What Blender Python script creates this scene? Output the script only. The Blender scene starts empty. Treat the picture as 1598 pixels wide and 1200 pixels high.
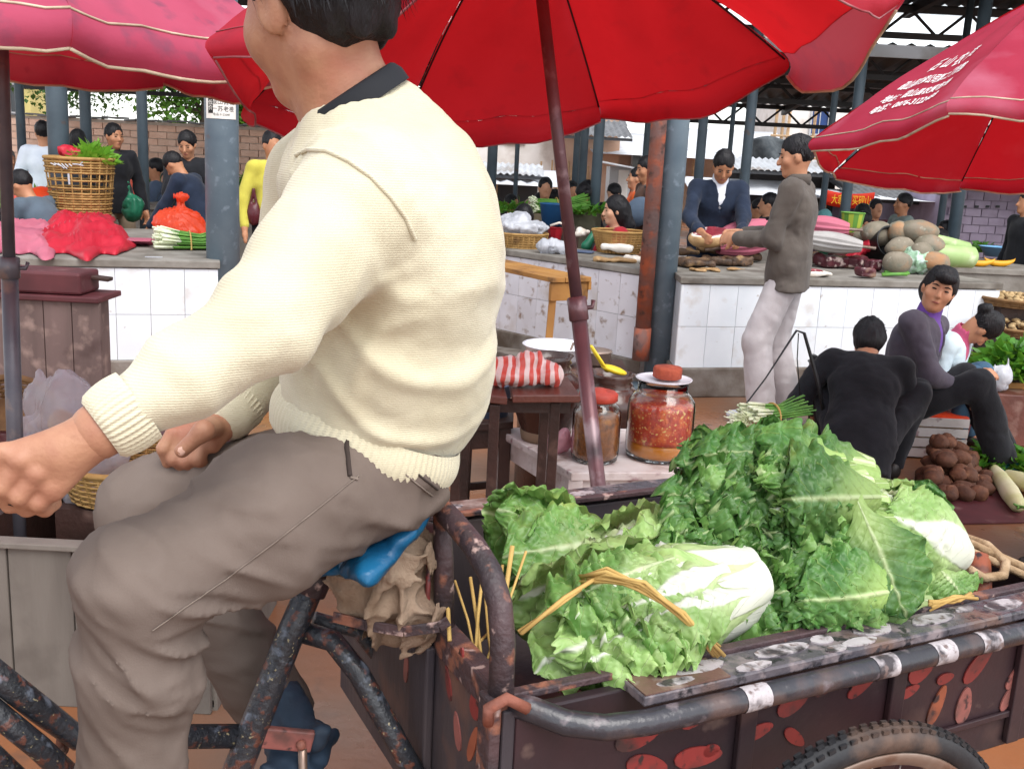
import bpy, math, random
import numpy as np
from mathutils import Vector, Matrix, Quaternion
R = math.radians
rnd = random.Random(7)
C = bpy.context.scene.collection

# ---------------------------------------------------------------- camera, sky, sun, exposure
FPX, CAM_H, PITCH, ROLL = 1600.0, 1.5, R(12.5), R(2.9)
cd = bpy.data.cameras.new('camera'); cam = bpy.data.objects.new('camera', cd); C.objects.link(cam)
cd.sensor_width = 36; cd.lens = FPX / 1598 * 36; cd.clip_end = 2000; cd.clip_start = 0.05
cam.matrix_world = Matrix.Translation((0, 0, CAM_H)) @ Matrix.Rotation(R(90) - PITCH, 4, 'X') @ Matrix.Rotation(ROLL, 4, 'Z')
bpy.context.scene.camera = cam
W = bpy.data.worlds.new('World'); bpy.context.scene.world = W; W.use_nodes = True
wn, wl = W.node_tree.nodes, W.node_tree.links
sky = wn.new('ShaderNodeTexSky'); sky.sky_type = 'NISHITA'; sky.sun_disc = False
SUN_EL, SUN_AZ = 58, 150          # azimuth: degrees clockwise from +Y (the camera looks along +Y)
sky.sun_elevation = R(SUN_EL); sky.sun_rotation = R(SUN_AZ); sky.dust_density = 1.0; sky.air_density = 1.0
hs = wn.new('ShaderNodeHueSaturation'); hs.inputs['Saturation'].default_value = 0.25; hs.inputs['Value'].default_value = 1.0
wl.new(sky.outputs[0], hs.inputs['Color'])
bg = wn['Background']; wl.new(hs.outputs[0], bg.inputs[0]); bg.inputs[1].default_value = 0.15
sd = bpy.data.lights.new('sun', 'SUN'); sun = bpy.data.objects.new('sun', sd); C.objects.link(sun)
sd.energy = 1.15; sd.angle = R(45); sd.color = (1, .97, .92)
_d = Vector((math.sin(R(SUN_AZ)) * math.cos(R(SUN_EL)), math.cos(R(SUN_AZ)) * math.cos(R(SUN_EL)), math.sin(R(SUN_EL))))
sun.rotation_euler = _d.to_track_quat('Z', 'Y').to_euler()
vs = bpy.context.scene.view_settings
vs.view_transform = 'Standard'; vs.look = 'None'; vs.gamma = 1; vs.use_curve_mapping = False; vs.exposure = 1.25
bpy.context.scene.display_settings.display_device = 'sRGB'

# ---------------------------------------------------------------- measuring: photo coordinates -> places
def ray(px, py):
    u, v = (px - 799) / FPX, (600 - py) / FPX
    c, s = math.cos(ROLL), math.sin(ROLL)
    x, y = u * c - v * s, u * s + v * c
    cp, sp = math.cos(PITCH), math.sin(PITCH)
    return Vector((x, cp + y * sp, -sp + y * cp))
def P(px, py, Y):
    d = ray(px, py); return Vector((0, 0, CAM_H)) + d * (Y / d.y)
def G(px, py, z=0.0):
    d = ray(px, py); return Vector((0, 0, CAM_H)) + d * ((z - CAM_H) / d.z)
def V(*a): return Vector(a)

# ---------------------------------------------------------------- objects
def wm(o):
    m = o.matrix_basis.copy()
    return (wm(o.parent) @ o.matrix_parent_inverse @ m) if o.parent else m
def tag(o, label=None, cat=None, group=None, kind=None):
    if label: o['label'] = label
    if cat: o['category'] = cat
    if group: o['group'] = group
    if kind: o['kind'] = kind
    return o
def thing(name, label, cat, loc=(0, 0, 0), group=None, rz=0, sc=1):
    o = bpy.data.objects.new(name, None); C.objects.link(o); o.empty_display_size = .1
    o.location = loc; o.rotation_euler = (0, 0, rz); o.scale = (sc, sc, sc)
    return tag(o, label, cat, group)
def link(name, me, parent=None, local=False, mw=None):
    o = bpy.data.objects.new(name, me); C.objects.link(o)
    if mw is not None: o.matrix_basis = mw
    if parent is not None:
        o.parent = parent
        if not local: o.matrix_parent_inverse = wm(parent).inverted()
    return o
def kids(o): return [c for c in bpy.data.objects if c.parent == o]
def dup(root, loc=None, rz=None, label=None, group=None, sc=None, eul=None):
    ch = {}
    r = root.copy(); C.objects.link(r)
    def rec(src, dst):
        for c in list(src.children):
            n = c.copy(); C.objects.link(n); n.parent = dst; rec(c, n)
    rec(root, r)
    if loc is not None: r.location = loc
    if rz is not None: r.rotation_euler = (0, 0, rz)
    if eul is not None: r.rotation_euler = eul
    if sc is not None: r.scale = (sc, sc, sc) if not hasattr(sc, '__len__') else sc
    if label: r['label'] = label
    if group: r['group'] = group
    return r
def mk_mesh(name, v, f, mats, smooth=True, mi=None, uv=None):
    me = bpy.data.meshes.new(name)
    if isinstance(f, np.ndarray):
        n, k = f.shape
        me.vertices.add(len(v)); me.vertices.foreach_set('co', np.asarray(v, np.float32).ravel())
        me.loops.add(n * k); me.loops.foreach_set('vertex_index', f.astype(np.int32).ravel())
        me.polygons.add(n); me.polygons.foreach_set('loop_start', np.arange(0, n * k, k, dtype=np.int32))
        me.update(calc_edges=True)
    else:
        me.from_pydata([tuple(x) for x in v], [], f)
    for m in (mats if isinstance(mats, (list, tuple)) else [mats]): me.materials.append(m)
    me.polygons.foreach_set('use_smooth', [bool(smooth)] * len(me.polygons))
    if mi is not None: me.polygons.foreach_set('material_index', mi)
    if uv is not None:
        ul = me.uv_layers.new(name='uv')
        li = np.zeros(len(me.loops), np.int32); me.loops.foreach_get('vertex_index', li)
        ul.data.foreach_set('uv', np.asarray(uv, np.float32)[li].ravel())
    return me

class MB:
    """collects boxes, tubes, turned shapes and sheets; obj() links them as ONE mesh object"""
    def __init__(s): s.v, s.f, s.m = [], [], []
    def add(s, v, f, m=0):
        b = len(s.v); s.v += [Vector(x) for x in v]; s.f += [tuple(i + b for i in q) for q in f]; s.m += [m] * len(f); return s
    def box(s, c, size, rot=None, m=0, taper=1.0):
        c = Vector(c); x, y, z = [k / 2 for k in size]; M = rot.to_3x3() if rot is not None else None
        v = [Vector((i * x * (taper if k > 0 else 1), j * y * (taper if k > 0 else 1), k * z)) for k in (-1, 1) for j in (-1, 1) for i in (-1, 1)]
        v = [(M @ p if M else p) + c for p in v]
        return s.add(v, [(0, 2, 3, 1), (4, 5, 7, 6), (0, 1, 5, 4), (2, 6, 7, 3), (0, 4, 6, 2), (1, 3, 7, 5)], m)
    def beam(s, a, b, w, h, up=(0, 0, 1), m=0):
        a, b = Vector(a), Vector(b); d = (b - a); L = d.length; d.normalize(); u = Vector(up)
        x = d.cross(u); x = x.normalized() if x.length > 1e-4 else Vector((1, 0, 0)); z = x.cross(d)
        M = Matrix((x, d, z)).transposed()
        return s.box((a + b) / 2, (w, L, h), M, m)
    def tube(s, pts, r, n=10, caps=True, m=0, flat=None):
        pts = [Vector(p) for p in pts]; k = len(pts); rs = r if hasattr(r, '__len__') else [r] * k
        v, f = [], []; t0 = (pts[1] - pts[0]).normalized()
        u = t0.cross(Vector((0, 0, 1)));
        if u.length < 1e-3: u = t0.cross(Vector((1, 0, 0)))
        u.normalize()
        for i in range(k):
            t = (pts[min(i + 1, k - 1)] - pts[max(i - 1, 0)]).normalized()
            u = (u - t * u.dot(t)).normalized(); w = t.cross(u)
            for j in range(n):
                a = 2 * math.pi * j / n
                v.append(pts[i] + (u * math.cos(a) + w * math.sin(a) * (flat or 1)) * rs[i])
        for i in range(k - 1):
            for j in range(n):
                a, b = i * n + j, i * n + (j + 1) % n; f.append((a, b, b + n, a + n))
        if caps: f += [tuple(range(n - 1, -1, -1)), tuple(range((k - 1) * n, k * n))]
        return s.add(v, f, m)
    def lathe(s, prof, c=(0, 0, 0), n=24, m=0, axis=None, sx=1, sy=1, wob=None):
        c = Vector(c); q = Vector((0, 0, 1)).rotation_difference(Vector(axis)) if axis is not None else None
        v, f = [], []; k = len(prof)
        for (r, z) in prof:
            for j in range(n):
                a = 2 * math.pi * j / n; rr = r * (1 + (wob(a, z) if wob else 0))
                p = Vector((rr * math.cos(a) * sx, rr * math.sin(a) * sy, z)); v.append((q @ p if q else p) + c)
        for i in range(k - 1):
            for j in range(n):
                a, b = i * n + j, i * n + (j + 1) % n; f.append((a, b, b + n, a + n))
        if prof[0][0] > 1e-6: f.append(tuple(range(n - 1, -1, -1)))
        if prof[-1][0] > 1e-6: f.append(tuple(range((k - 1) * n, k * n)))
        return s.add(v, f, m)
    def sheet(s, fn, nu, nv, m=0, closed=False):
        v = [fn(i / nu, j / nv) for i in range(nu + 1) for j in range(nv + 1)]
        return s.add(v, [(i * (nv + 1) + j, (i + 1) * (nv + 1) + j, (i + 1) * (nv + 1) + j + 1, i * (nv + 1) + j + 1) for i in range(nu) for j in range(nv)], m)
    def ell(s, c, r, rot=None, n=12, m=0, nz=None, noise=0, seed=0):
        nz = nz or max(5, n // 2); c = Vector(c); rg = random.Random(seed)
        v, f = [], []; ph = [rg.uniform(0, 6.28) for _ in range(6)]
        for i in range(nz + 1):
            t = math.pi * i / nz
            for j in range(n):
                a = 2 * math.pi * j / n
                d = Vector((math.sin(t) * math.cos(a), math.sin(t) * math.sin(a), -math.cos(t)))
                k = 1 + noise * (math.sin(3 * d.x + ph[0]) + math.sin(4 * d.y + ph[1]) + math.sin(5 * d.z + ph[2]) + .5 * math.sin(9 * d.x + ph[3]) + .5 * math.sin(8 * d.y + 6 * d.z + ph[4])) if noise else 1
                p = Vector((d.x * r[0], d.y * r[1], d.z * r[2])) * k
                v.append((rot.to_3x3() @ p if rot is not None else p) + c)
        for i in range(nz):
            for j in range(n):
                a, b = i * n + j, i * n + (j + 1) % n; f.append((a, b, b + n, a + n))
        return s.add(v, f, m)
    def mesh(s, name, mat, smooth=False):
        return mk_mesh(name, s.v, s.f, mat, smooth, s.m)
    def obj(s, name, mat, parent=None, smooth=False, bevel=0, local=False, solid=0):
        o = link(name, s.mesh(name, mat, smooth), parent, local)
        if solid: md = o.modifiers.new('thick', 'SOLIDIFY'); md.thickness = solid; md.offset = 0
        if bevel:
            md = o.modifiers.new('bevel', 'BEVEL'); md.width = bevel; md.segments = 2; md.limit_method = 'ANGLE'
        return o

# ---------------------------------------------------------------- numpy noise and soft bodies
def vnoise(Pn, sc, seed=0):
    q = Pn * sc + np.array([seed * 17.13, seed * 5.7, seed * 9.31]); i = np.floor(q).astype(np.int64); f = q - i; f = f * f * (3 - 2 * f)
    def h(dx, dy, dz):
        n = ((i[:, 0] + dx) * 374761393 + (i[:, 1] + dy) * 668265263 + (i[:, 2] + dz) * 1442695041) & 0xffffffff
        n = ((n ^ (n >> 13)) * 1274126177) & 0xffffffff; n = n ^ (n >> 16)
        return n / 2147483648.0 - 1
    x, y, z = f[:, 0], f[:, 1], f[:, 2]
    a = h(0,0,0)*(1-x)+h(1,0,0)*x; b = h(0,1,0)*(1-x)+h(1,1,0)*x; c = h(0,0,1)*(1-x)+h(1,0,1)*x; d = h(0,1,1)*(1-x)+h(1,1,1)*x
    return (a*(1-y)+b*y)*(1-z)+(c*(1-y)+d*y)*z
def folds(amp=.006, sc=9, seed=0, st=(1, 1, .45), amp2=None):
    st = np.array(st); amp2 = amp * .45 if amp2 is None else amp2
    def fn(p):
        w = p + .05 * np.stack([vnoise(p, 5, seed + k) for k in (1, 2, 3)], 1)
        a = vnoise(w * st, sc, seed + 4); b = vnoise(w * st, sc * 2.3, seed + 5)
        return amp * (1 - 2 * np.abs(a)) + amp2 * b
    return fn

def creases(amp=.016, sc=11, seed=0, st=(1, 1, 1)):
    st = np.array(st)
    def fn(p):
        w = p * st + .035 * np.stack([vnoise(p, 7, seed + k) for k in (1, 2, 3)], 1)
        return amp * (1 - 2.4 * np.abs(vnoise(w, sc, seed + 4))) + amp * .5 * (1 - 2.4 * np.abs(vnoise(w, sc * 2.2, seed + 5))) + amp * .25 * (1 - 2.4 * np.abs(vnoise(w, sc * 4.7, seed + 6)))
    return fn
def pleats(c, n, amp, z0, z1, more=None):
    def fn(p):
        a = np.arctan2(p[:, 1] - c[1], p[:, 0] - c[0]); w = vnoise(p, 6, 91); k = np.clip((p[:, 2] - z0) / (z1 - z0), .12, 1)
        return amp * k * np.abs(np.sin(a * n * .5 + 2.2 * w)) + (more(p) if more else 0)
    return fn
class SDF:
    def __init__(s, k=.03): s.p, s.k = [], k
    def cap(s, a, b, ra, rb=None, k=None, flat=None, sub=False):
        s.p.append(('c', np.array(a, float), np.array(b, float), ra, ra if rb is None else rb, s.k if k is None else k, flat, sub)); return s
    def chain(s, pts, rs, k=None, flat=None):
        for i in range(len(pts) - 1): s.cap(pts[i], pts[i + 1], rs[i], rs[i + 1], k, flat)
        return s
    def ell(s, c, r, rot=None, k=None, sub=False):
        s.p.append(('e', np.array(c, float), np.array(r, float), np.array(rot.to_3x3()) if rot is not None else np.eye(3), None, s.k if k is None else k, None, sub)); return s
    def box(s, c, r, rot=None, k=None, sub=False, rd=.01):
        s.p.append(('b', np.array(c, float), np.array(r, float), np.array(rot.to_3x3()) if rot is not None else np.eye(3), rd, s.k if k is None else k, None, sub)); return s
    def plane(s, pt, n):                       # keeps what lies behind the plane
        n = np.array(n, float); s.p.append(('p', np.array(pt, float), n / np.linalg.norm(n))); return s
    def arrays(s, res, disp=None, pad=.0):
        lo, hi = [], []
        for q in s.p:
            if q[0] == 'p' or q[7]: continue
            if q[0] == 'c':
                m = max(q[3], q[4]) * (max(1, q[6][1]) if q[6] else 1); lo.append(np.minimum(q[1], q[2]) - m); hi.append(np.maximum(q[1], q[2]) + m)
            else:
                ext = np.abs(q[3]) @ q[2]; lo.append(q[1] - ext); hi.append(q[1] + ext)
        lo = np.min(lo, 0) - 4 * res - pad - .02; hi = np.max(hi, 0) + 4 * res + pad + .02
        n = np.ceil((hi - lo) / res).astype(int) + 1
        D = np.full(n, 10.0)
        ax = [lo[i] + np.arange(n[i]) * res for i in range(3)]
        for q in s.p:
            if q[0] == 'p':
                d = (ax[0] - q[1][0])[:, None, None] * q[2][0] + (ax[1] - q[1][1])[None, :, None] * q[2][1] + (ax[2] - q[1][2])[None, None, :] * q[2][2]
                np.maximum(D, d, out=D); continue
            k = max(q[5], 1e-4); mg = k + 3 * res + pad
            if q[0] == 'c':
                m = max(q[3], q[4]) * (max(1, q[6][1]) if q[6] else 1); a, b = np.minimum(q[1], q[2]) - m - mg, np.maximum(q[1], q[2]) + m + mg
            else:
                ext = np.abs(q[3]) @ q[2]; a, b = q[1] - ext - mg, q[1] + ext + mg
            i0 = np.clip(np.floor((a - lo) / res).astype(int), 0, n - 1); i1 = np.clip(np.ceil((b - lo) / res).astype(int) + 1, 1, n)
            if np.any(i1 <= i0): continue
            sl = tuple(slice(i0[i], i1[i]) for i in range(3))
            X, Y, Z = np.meshgrid(*[ax[i][sl[i]] for i in range(3)], indexing='ij')
            if q[0] == 'c':
                ba = q[2] - q[1]; L = max(ba @ ba, 1e-12)
                px, py, pz = X - q[1][0], Y - q[1][1], Z - q[1][2]
                t = np.clip((px * ba[0] + py * ba[1] + pz * ba[2]) / L, 0, 1)
                px -= t * ba[0]; py -= t * ba[1]; pz -= t * ba[2]
                if q[6]:
                    nn, sc = np.array(q[6][0], float), q[6][1]; nn = nn / np.linalg.norm(nn)
                    e = (px * nn[0] + py * nn[1] + pz * nn[2]) * (1 / sc - 1); px += e * nn[0]; py += e * nn[1]; pz += e * nn[2]
                d = np.sqrt(px * px + py * py + pz * pz) - (q[3] + (q[4] - q[3]) * t)
            else:
                px, py, pz = X - q[1][0], Y - q[1][1], Z - q[1][2]; M = q[3]
                lx = px * M[0, 0] + py * M[1, 0] + pz * M[2, 0]; ly = px * M[0, 1] + py * M[1, 1] + pz * M[2, 1]; lz = px * M[0, 2] + py * M[1, 2] + pz * M[2, 2]
                if q[0] == 'e':
                    r = q[2]; k0 = np.sqrt((lx / r[0]) ** 2 + (ly / r[1]) ** 2 + (lz / r[2]) ** 2)
                    k1 = np.sqrt((lx / r[0] ** 2) ** 2 + (ly / r[1] ** 2) ** 2 + (lz / r[2] ** 2) ** 2) + 1e-9
                    d = k0 * (k0 - 1) / k1
                    d = np.where(k0 < 1e-3, -min(r), d)
                else:
                    r = q[2] - q[4]; ax_, ay_, az_ = np.abs(lx) - r[0], np.abs(ly) - r[1], np.abs(lz) - r[2]
                    d = np.sqrt(np.maximum(ax_, 0) ** 2 + np.maximum(ay_, 0) ** 2 + np.maximum(az_, 0) ** 2) + np.minimum(np.maximum(ax_, np.maximum(ay_, az_)), 0) - q[4]
            A = D[sl]
            if q[7]:
                d = -d; h = np.maximum(k - np.abs(A - d), 0) / k; D[sl] = np.maximum(A, d) + h * h * k / 4
            else:
                h = np.maximum(k - np.abs(A - d), 0) / k; D[sl] = np.minimum(A, d) - h * h * k / 4
        if disp is not None:
            mk = np.abs(D) < .03 + 2 * res; ii = np.argwhere(mk)
            D[mk] += disp(lo + ii * res)
        return surfnet(D, lo, res)
    def mesh(s, name, res, mat, disp=None, extra=None):
        v, f = s.arrays(res, disp)
        if extra:
            for (v2, f2) in extra: f = np.vstack([f, f2 + len(v)]); v = np.vstack([v, v2])
        return mk_mesh(name, v, f, mat, True)
    def obj(s, name, res, mat, parent=None, disp=None, local=False, extra=None):
        return link(name, s.mesh(name, res, mat, disp, extra), parent, local)

def surfnet(D, org, h):
    S = D < 0; n = np.array(D.shape)
    c = np.zeros(n - 1, np.int8); off = [(i, j, k) for i in (0, 1) for j in (0, 1) for k in (0, 1)]
    for (i, j, k) in off: c += S[i:n[0] - 1 + i, j:n[1] - 1 + j, k:n[2] - 1 + k]
    act = (c > 0) & (c < 8); idx = np.argwhere(act); N = len(idx)
    idm = np.full(n - 1, -1, np.int64); idm[act] = np.arange(N)
    vals = np.stack([D[idx[:, 0] + i, idx[:, 1] + j, idx[:, 2] + k] for (i, j, k) in off], 1)
    acc = np.zeros((N, 3)); cnt = np.zeros(N)
    for a in range(8):
        for b in range(a + 1, 8):
            if sum(abs(off[a][t] - off[b][t]) for t in range(3)) != 1: continue
            da, db = vals[:, a], vals[:, b]; m = (da < 0) != (db < 0)
            t = np.where(m, da / np.where(m, da - db, 1), 0)[:, None]
            p = np.array(off[a]) + t * (np.array(off[b]) - np.array(off[a])); acc += p * m[:, None]; cnt += m
    v = org + (idx + acc / np.maximum(cnt, 1)[:, None]) * h
    fs = []
    for axn in range(3):
        o1, o2 = (axn + 1) % 3, (axn + 2) % 3
        sa = [slice(None)] * 3; sb = [slice(None)] * 3; sa[axn] = slice(0, n[axn] - 1); sb[axn] = slice(1, n[axn])
        A, B = S[tuple(sa)], S[tuple(sb)]; e = np.argwhere(A != B)
        e = e[(e[:, o1] > 0) & (e[:, o2] > 0) & (e[:, o1] < n[o1] - 1) & (e[:, o2] < n[o2] - 1)]
        if not len(e): continue
        def cell(d1, d2):
            q = e.copy(); q[:, o1] += d1; q[:, o2] += d2; return idm[q[:, 0], q[:, 1], q[:, 2]]
        Q = np.stack([cell(-1, -1), cell(0, -1), cell(0, 0), cell(-1, 0)], 1)
        fl = ~A[e[:, 0], e[:, 1], e[:, 2]]; Q[fl] = Q[fl][:, ::-1]; fs.append(Q)
    return v, np.vstack(fs)

# ---------------------------------------------------------------- materials
def lin(h):
    h = h.lstrip('#'); c = [int(h[i:i + 2], 16) / 255 for i in (0, 2, 4)]
    return tuple(x / 12.92 if x <= .04045 else ((x + .055) / 1.055) ** 2.4 for x in c)
def col(c): return lin(c) if isinstance(c, str) else tuple(c)
def mat(name, c, c2=None, sc=6, rough=.6, r2=None, bump=0, bsc=60, metal=0, dirt=None, trans=0, tcol=None, stretch=(1, 1, 1), spec=.4,
        rand=0, detail=6, sheen=0, wave=None, alpha=1, lo=.35, hi=.65, coat=0):
    m = bpy.data.materials.new(name); m.use_nodes = True; nt = m.node_tree; N, L = nt.nodes, nt.links
    b = N['Principled BSDF']; out = N['Material Output']
    tc = N.new('ShaderNodeTexCoord'); mp = N.new('ShaderNodeMapping'); L.new(tc.outputs['Object'], mp.inputs[0]); mp.inputs['Scale'].default_value = stretch
    tco = tc.outputs['Object']
    if rand:
        oi0 = N.new('ShaderNodeObjectInfo'); va = N.new('ShaderNodeVectorMath'); va.operation = 'MULTIPLY_ADD'; va.inputs[1].default_value = (37, 23, 51); L.new(oi0.outputs['Random'], va.inputs[0]); L.new(tc.outputs['Object'], va.inputs[2]); L.new(va.outputs[0], mp.inputs[0]); tco = va.outputs[0]
    def noise(s, d=detail, vec=None):
        n = N.new('ShaderNodeTexNoise'); n.inputs['Scale'].default_value = s; n.inputs['Detail'].default_value = d; L.new(vec or mp.outputs[0], n.inputs['Vector']); return n
    def ramp(a, l, h):
        r = N.new('ShaderNodeMapRange'); r.inputs[1].default_value = l; r.inputs[2].default_value = h; L.new(a, r.inputs[0]); return r.outputs[0]
    def mix(f, a, bb):
        x = N.new('ShaderNodeMix'); x.data_type = 'RGBA'
        if f is not None and not isinstance(f, (int, float)): L.new(f, x.inputs[0])
        else: x.inputs[0].default_value = f
        for sock, val in ((x.inputs[6], a), (x.inputs[7], bb)):
            if isinstance(val, tuple): sock.default_value = (*val, 1)
            else: L.new(val, sock)
        return x.outputs[2]
    c = col(c); base = c
    if c2 is not None:
        n = noise(sc); base = mix(ramp(n.outputs[0], lo, hi), c, col(c2))
        if r2 is not None:
            rr = N.new('ShaderNodeMapRange'); rr.inputs[1].default_value = lo; rr.inputs[2].default_value = hi; rr.inputs[3].default_value = rough; rr.inputs[4].default_value = r2
            L.new(n.outputs[0], rr.inputs[0]); L.new(rr.outputs[0], b.inputs['Roughness'])
    if r2 is None or c2 is None: b.inputs['Roughness'].default_value = rough
    for dd in (dirt or []):
        dc, ds, t0, t1 = dd[:4]; n = noise(ds, 8, tco if len(dd) < 5 else None); base = mix(ramp(n.outputs[0], t0, t1), base, col(dc))
    if rand:
        oi = N.new('ShaderNodeObjectInfo'); r = N.new('ShaderNodeMapRange'); r.inputs[3].default_value = 1 - rand; r.inputs[4].default_value = 1 + rand; L.new(oi.outputs['Random'], r.inputs[0])
        h = N.new('ShaderNodeHueSaturation'); L.new(r.outputs[0], h.inputs['Value'])
        if isinstance(base, tuple): h.inputs['Color'].default_value = (*base, 1)
        else: L.new(base, h.inputs['Color'])
        base = h.outputs[0]
    if isinstance(base, tuple): b.inputs['Base Color'].default_value = (*base, 1)
    else: L.new(base, b.inputs['Base Color'])
    b.inputs['Metallic'].default_value = metal; b.inputs['Specular IOR Level'].default_value = spec
    if sheen: b.inputs['Sheen Weight'].default_value = sheen
    if coat: b.inputs['Coat Weight'].default_value = coat; b.inputs['Coat Roughness'].default_value = .15
    if bump or wave:
        bp = N.new('ShaderNodeBump'); bp.inputs['Strength'].default_value = bump or .3; bp.inputs['Distance'].default_value = .01
        if wave:
            w = N.new('ShaderNodeTexWave'); w.inputs['Scale'].default_value = wave[0]; w.bands_direction = wave[1]; w.inputs['Distortion'].default_value = wave[2]; L.new(mp.outputs[0], w.inputs[0]); hsrc = w.outputs['Fac']
            if len(wave) > 3: w.inputs['Detail Scale'].default_value = wave[3]
        else: hsrc = noise(bsc, 8).outputs[0]
        L.new(hsrc, bp.inputs['Height']); L.new(bp.outputs[0], b.inputs['Normal'])
    sh = b.outputs[0]
    if trans:
        t = N.new('ShaderNodeBsdfTranslucent'); mx = N.new('ShaderNodeMixShader'); mx.inputs[0].default_value = trans
        if tcol is not None: t.inputs[0].default_value = (*col(tcol), 1)
        elif isinstance(base, tuple): t.inputs[0].default_value = (*base, 1)
        else: L.new(base, t.inputs[0])
        L.new(sh, mx.inputs[1]); L.new(t.outputs[0], mx.inputs[2]); sh = mx.outputs[0]
    if alpha < 1:
        t = N.new('ShaderNodeBsdfTransparent'); mx = N.new('ShaderNodeMixShader'); mx.inputs[0].default_value = alpha
        L.new(t.outputs[0], mx.inputs[1]); L.new(sh, mx.inputs[2]); sh = mx.outputs[0]
    L.new(sh, out.inputs[0])
    return m
def glass_mat(name, c=(1, 1, 1), rough=.02):
    m = bpy.data.materials.new(name); m.use_nodes = True; b = m.node_tree.nodes['Principled BSDF']
    b.inputs['Base Color'].default_value = (*c, 1); b.inputs['Transmission Weight'].default_value = 1; b.inputs['Roughness'].default_value = rough; b.inputs['IOR'].default_value = 1.45
    return m
# ================================================================ materials of the setting
M = {}
M['mud'] = mat('wet_mud', '#76675b', '#66554a', sc=1.3, rough=.22, r2=.5, bump=.3, bsc=16, dirt=[('#8a5836', .45, .37, .54), ('#5b4a40', 9, .6, .85)], spec=.5)
M['concrete'] = mat('old_concrete', '#8c8780', '#6d675f', sc=5, rough=.8, bump=.3, bsc=40, dirt=[('#4d443c', 3, .55, .75)])
M['plinth'] = mat('stained_concrete', '#857e77', '#6b6058', sc=7, rough=.75, bump=.3, bsc=50, dirt=[('#54463a', 4, .5, .7)])
M['tile'] = mat('white_glazed_tile', '#e9edf2', '#dfe4ea', sc=4, rough=.16, rand=.035, spec=.5, dirt=[('#c4bab0', 7, .58, .85), ('#a5968a', 24, .68, .8)])
M['tile_dirty'] = mat('stained_white_tile', '#dcdbe2', '#cfccd2', sc=4, rough=.2, rand=.05, spec=.5, dirt=[('#8d7768', 14, .58, .72), ('#a89684', 3, .55, .8)])
M['grout'] = mat('grey_grout', '#c2c3c6', '#aaa8a8', sc=9, rough=.9)
M['post'] = mat('grey_blue_paint', '#66757f', '#586874', sc=6, rough=.42, bump=.12, bsc=25, dirt=[('#6e4a38', 6, .66, .74), ('#7d8c98', 16, .58, .72)])
M['post_dark'] = mat('slate_paint', '#4c5a63', '#414e57', sc=6, rough=.5, dirt=[('#5c4a42', 7, .66, .76)])
M['rust'] = mat('rusty_pipe', '#8a4a33', '#6d5a58', sc=5, rough=.75, bump=.4, bsc=60, dirt=[('#a5563a', 9, .5, .65), ('#4c3a36', 14, .58, .7)])
M['steel_dark'] = mat('dark_steel', '#2c2f34', '#3a3a3c', sc=3, rough=.6)
M['roof_under'] = mat('grey_sheet', '#4f5357', '#45474a', sc=2, rough=.55, dirt=[('#5a5048', 2, .55, .75)])
M['sheet_light'] = mat('weathered_sheet', '#b9bcc0', '#a3a4a6', sc=2, rough=.5, dirt=[('#7f746a', 1.5, .55, .75)])
M['translucent'] = mat('milky_roof_sheet', '#dfe6ea', rough=.4, trans=.6, tcol='#e8eef0')
M['brick'] = mat('adobe_brick', '#dcbba8', '#cda792', sc=4, rough=.9, rand=.14, bump=.4, bsc=30)
M['mortar'] = mat('pale_mortar', '#cfc0b4', '#b9aa9d', sc=8, rough=.95)
M['plaster'] = mat('white_plaster', '#e6e3df', '#d5d0ca', sc=2, rough=.85, dirt=[('#b0a59b', 1.2, .56, .75)])
M['plaster_tan'] = mat('tan_plaster', '#c3a48f', '#b28f79', sc=2, rough=.9)
M['lilac'] = mat('lilac_block', '#a79bb0', '#968a9e', sc=3, rough=.9, rand=.06, dirt=[('#7b6f78', 2, .55, .8)])
M['roof_tile'] = mat('grey_roof_tile', '#6f7072', '#5a5a5c', sc=5, rough=.85, rand=.1)
M['yellow_wall'] = mat('cream_yellow_wall', '#d8cb8a', '#c9ba78', sc=2, rough=.9)
M['blue_paint'] = mat('blue_shutter', '#20427c', '#1a3566', sc=4, rough=.5)
M['tarp_white'] = mat('white_tarpaulin', '#e9ebee', '#d6d9de', sc=2, rough=.6, trans=.25, bump=.2, bsc=6)
M['bamboo'] = mat('bamboo_pole', '#b99b78', '#9c7f60', sc=8, rough=.7, rand=.12)
M['net'] = mat('dark_shade_net', '#3f4448', '#565b5e', sc=8, rough=.9)
M['glass_dark'] = mat('dark_window_glass', '#2b3138', rough=.12, spec=.6)
M['bark'] = mat('tree_bark', '#4f4238', '#3c322a', sc=10, rough=.9, bump=.5)
M['leaf_dark'] = mat('dark_leaves', '#2f4f24', '#3f6430', sc=3, rough=.55, trans=.3, tcol='#587d2c', rand=.1)
M['leaf_mid'] = mat('fresh_leaves', '#47702d', '#5c8a36', sc=3, rough=.5, trans=.35, tcol='#7fae3a', rand=.1)
M['plank'] = mat('raw_timber', '#a8793f', '#8c6031', sc=3, rough=.7, bump=.3, bsc=20, stretch=(1, 1, 1), dirt=[('#5d4026', 6, .6, .75)])
M['ink_red'] = mat('red_brush_paint', '#a8303c', rough=.7)
M['banner'] = mat('red_banner_cloth', '#d8381c', '#c52c14', sc=3, rough=.7, trans=.3, tcol='#ff4a20')
M['banner_text'] = mat('yellow_lettering', '#f2c832', rough=.6)
M['poster'] = mat('white_poster_paper', '#e8e6e2', '#dcd6cc', sc=8, rough=.7, dirt=[('#c49a78', 7, .62, .75)])
M['print'] = mat('black_print', '#24221f', rough=.7)
M['white_print'] = mat('white_print', '#f0eeec', rough=.6)

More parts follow.
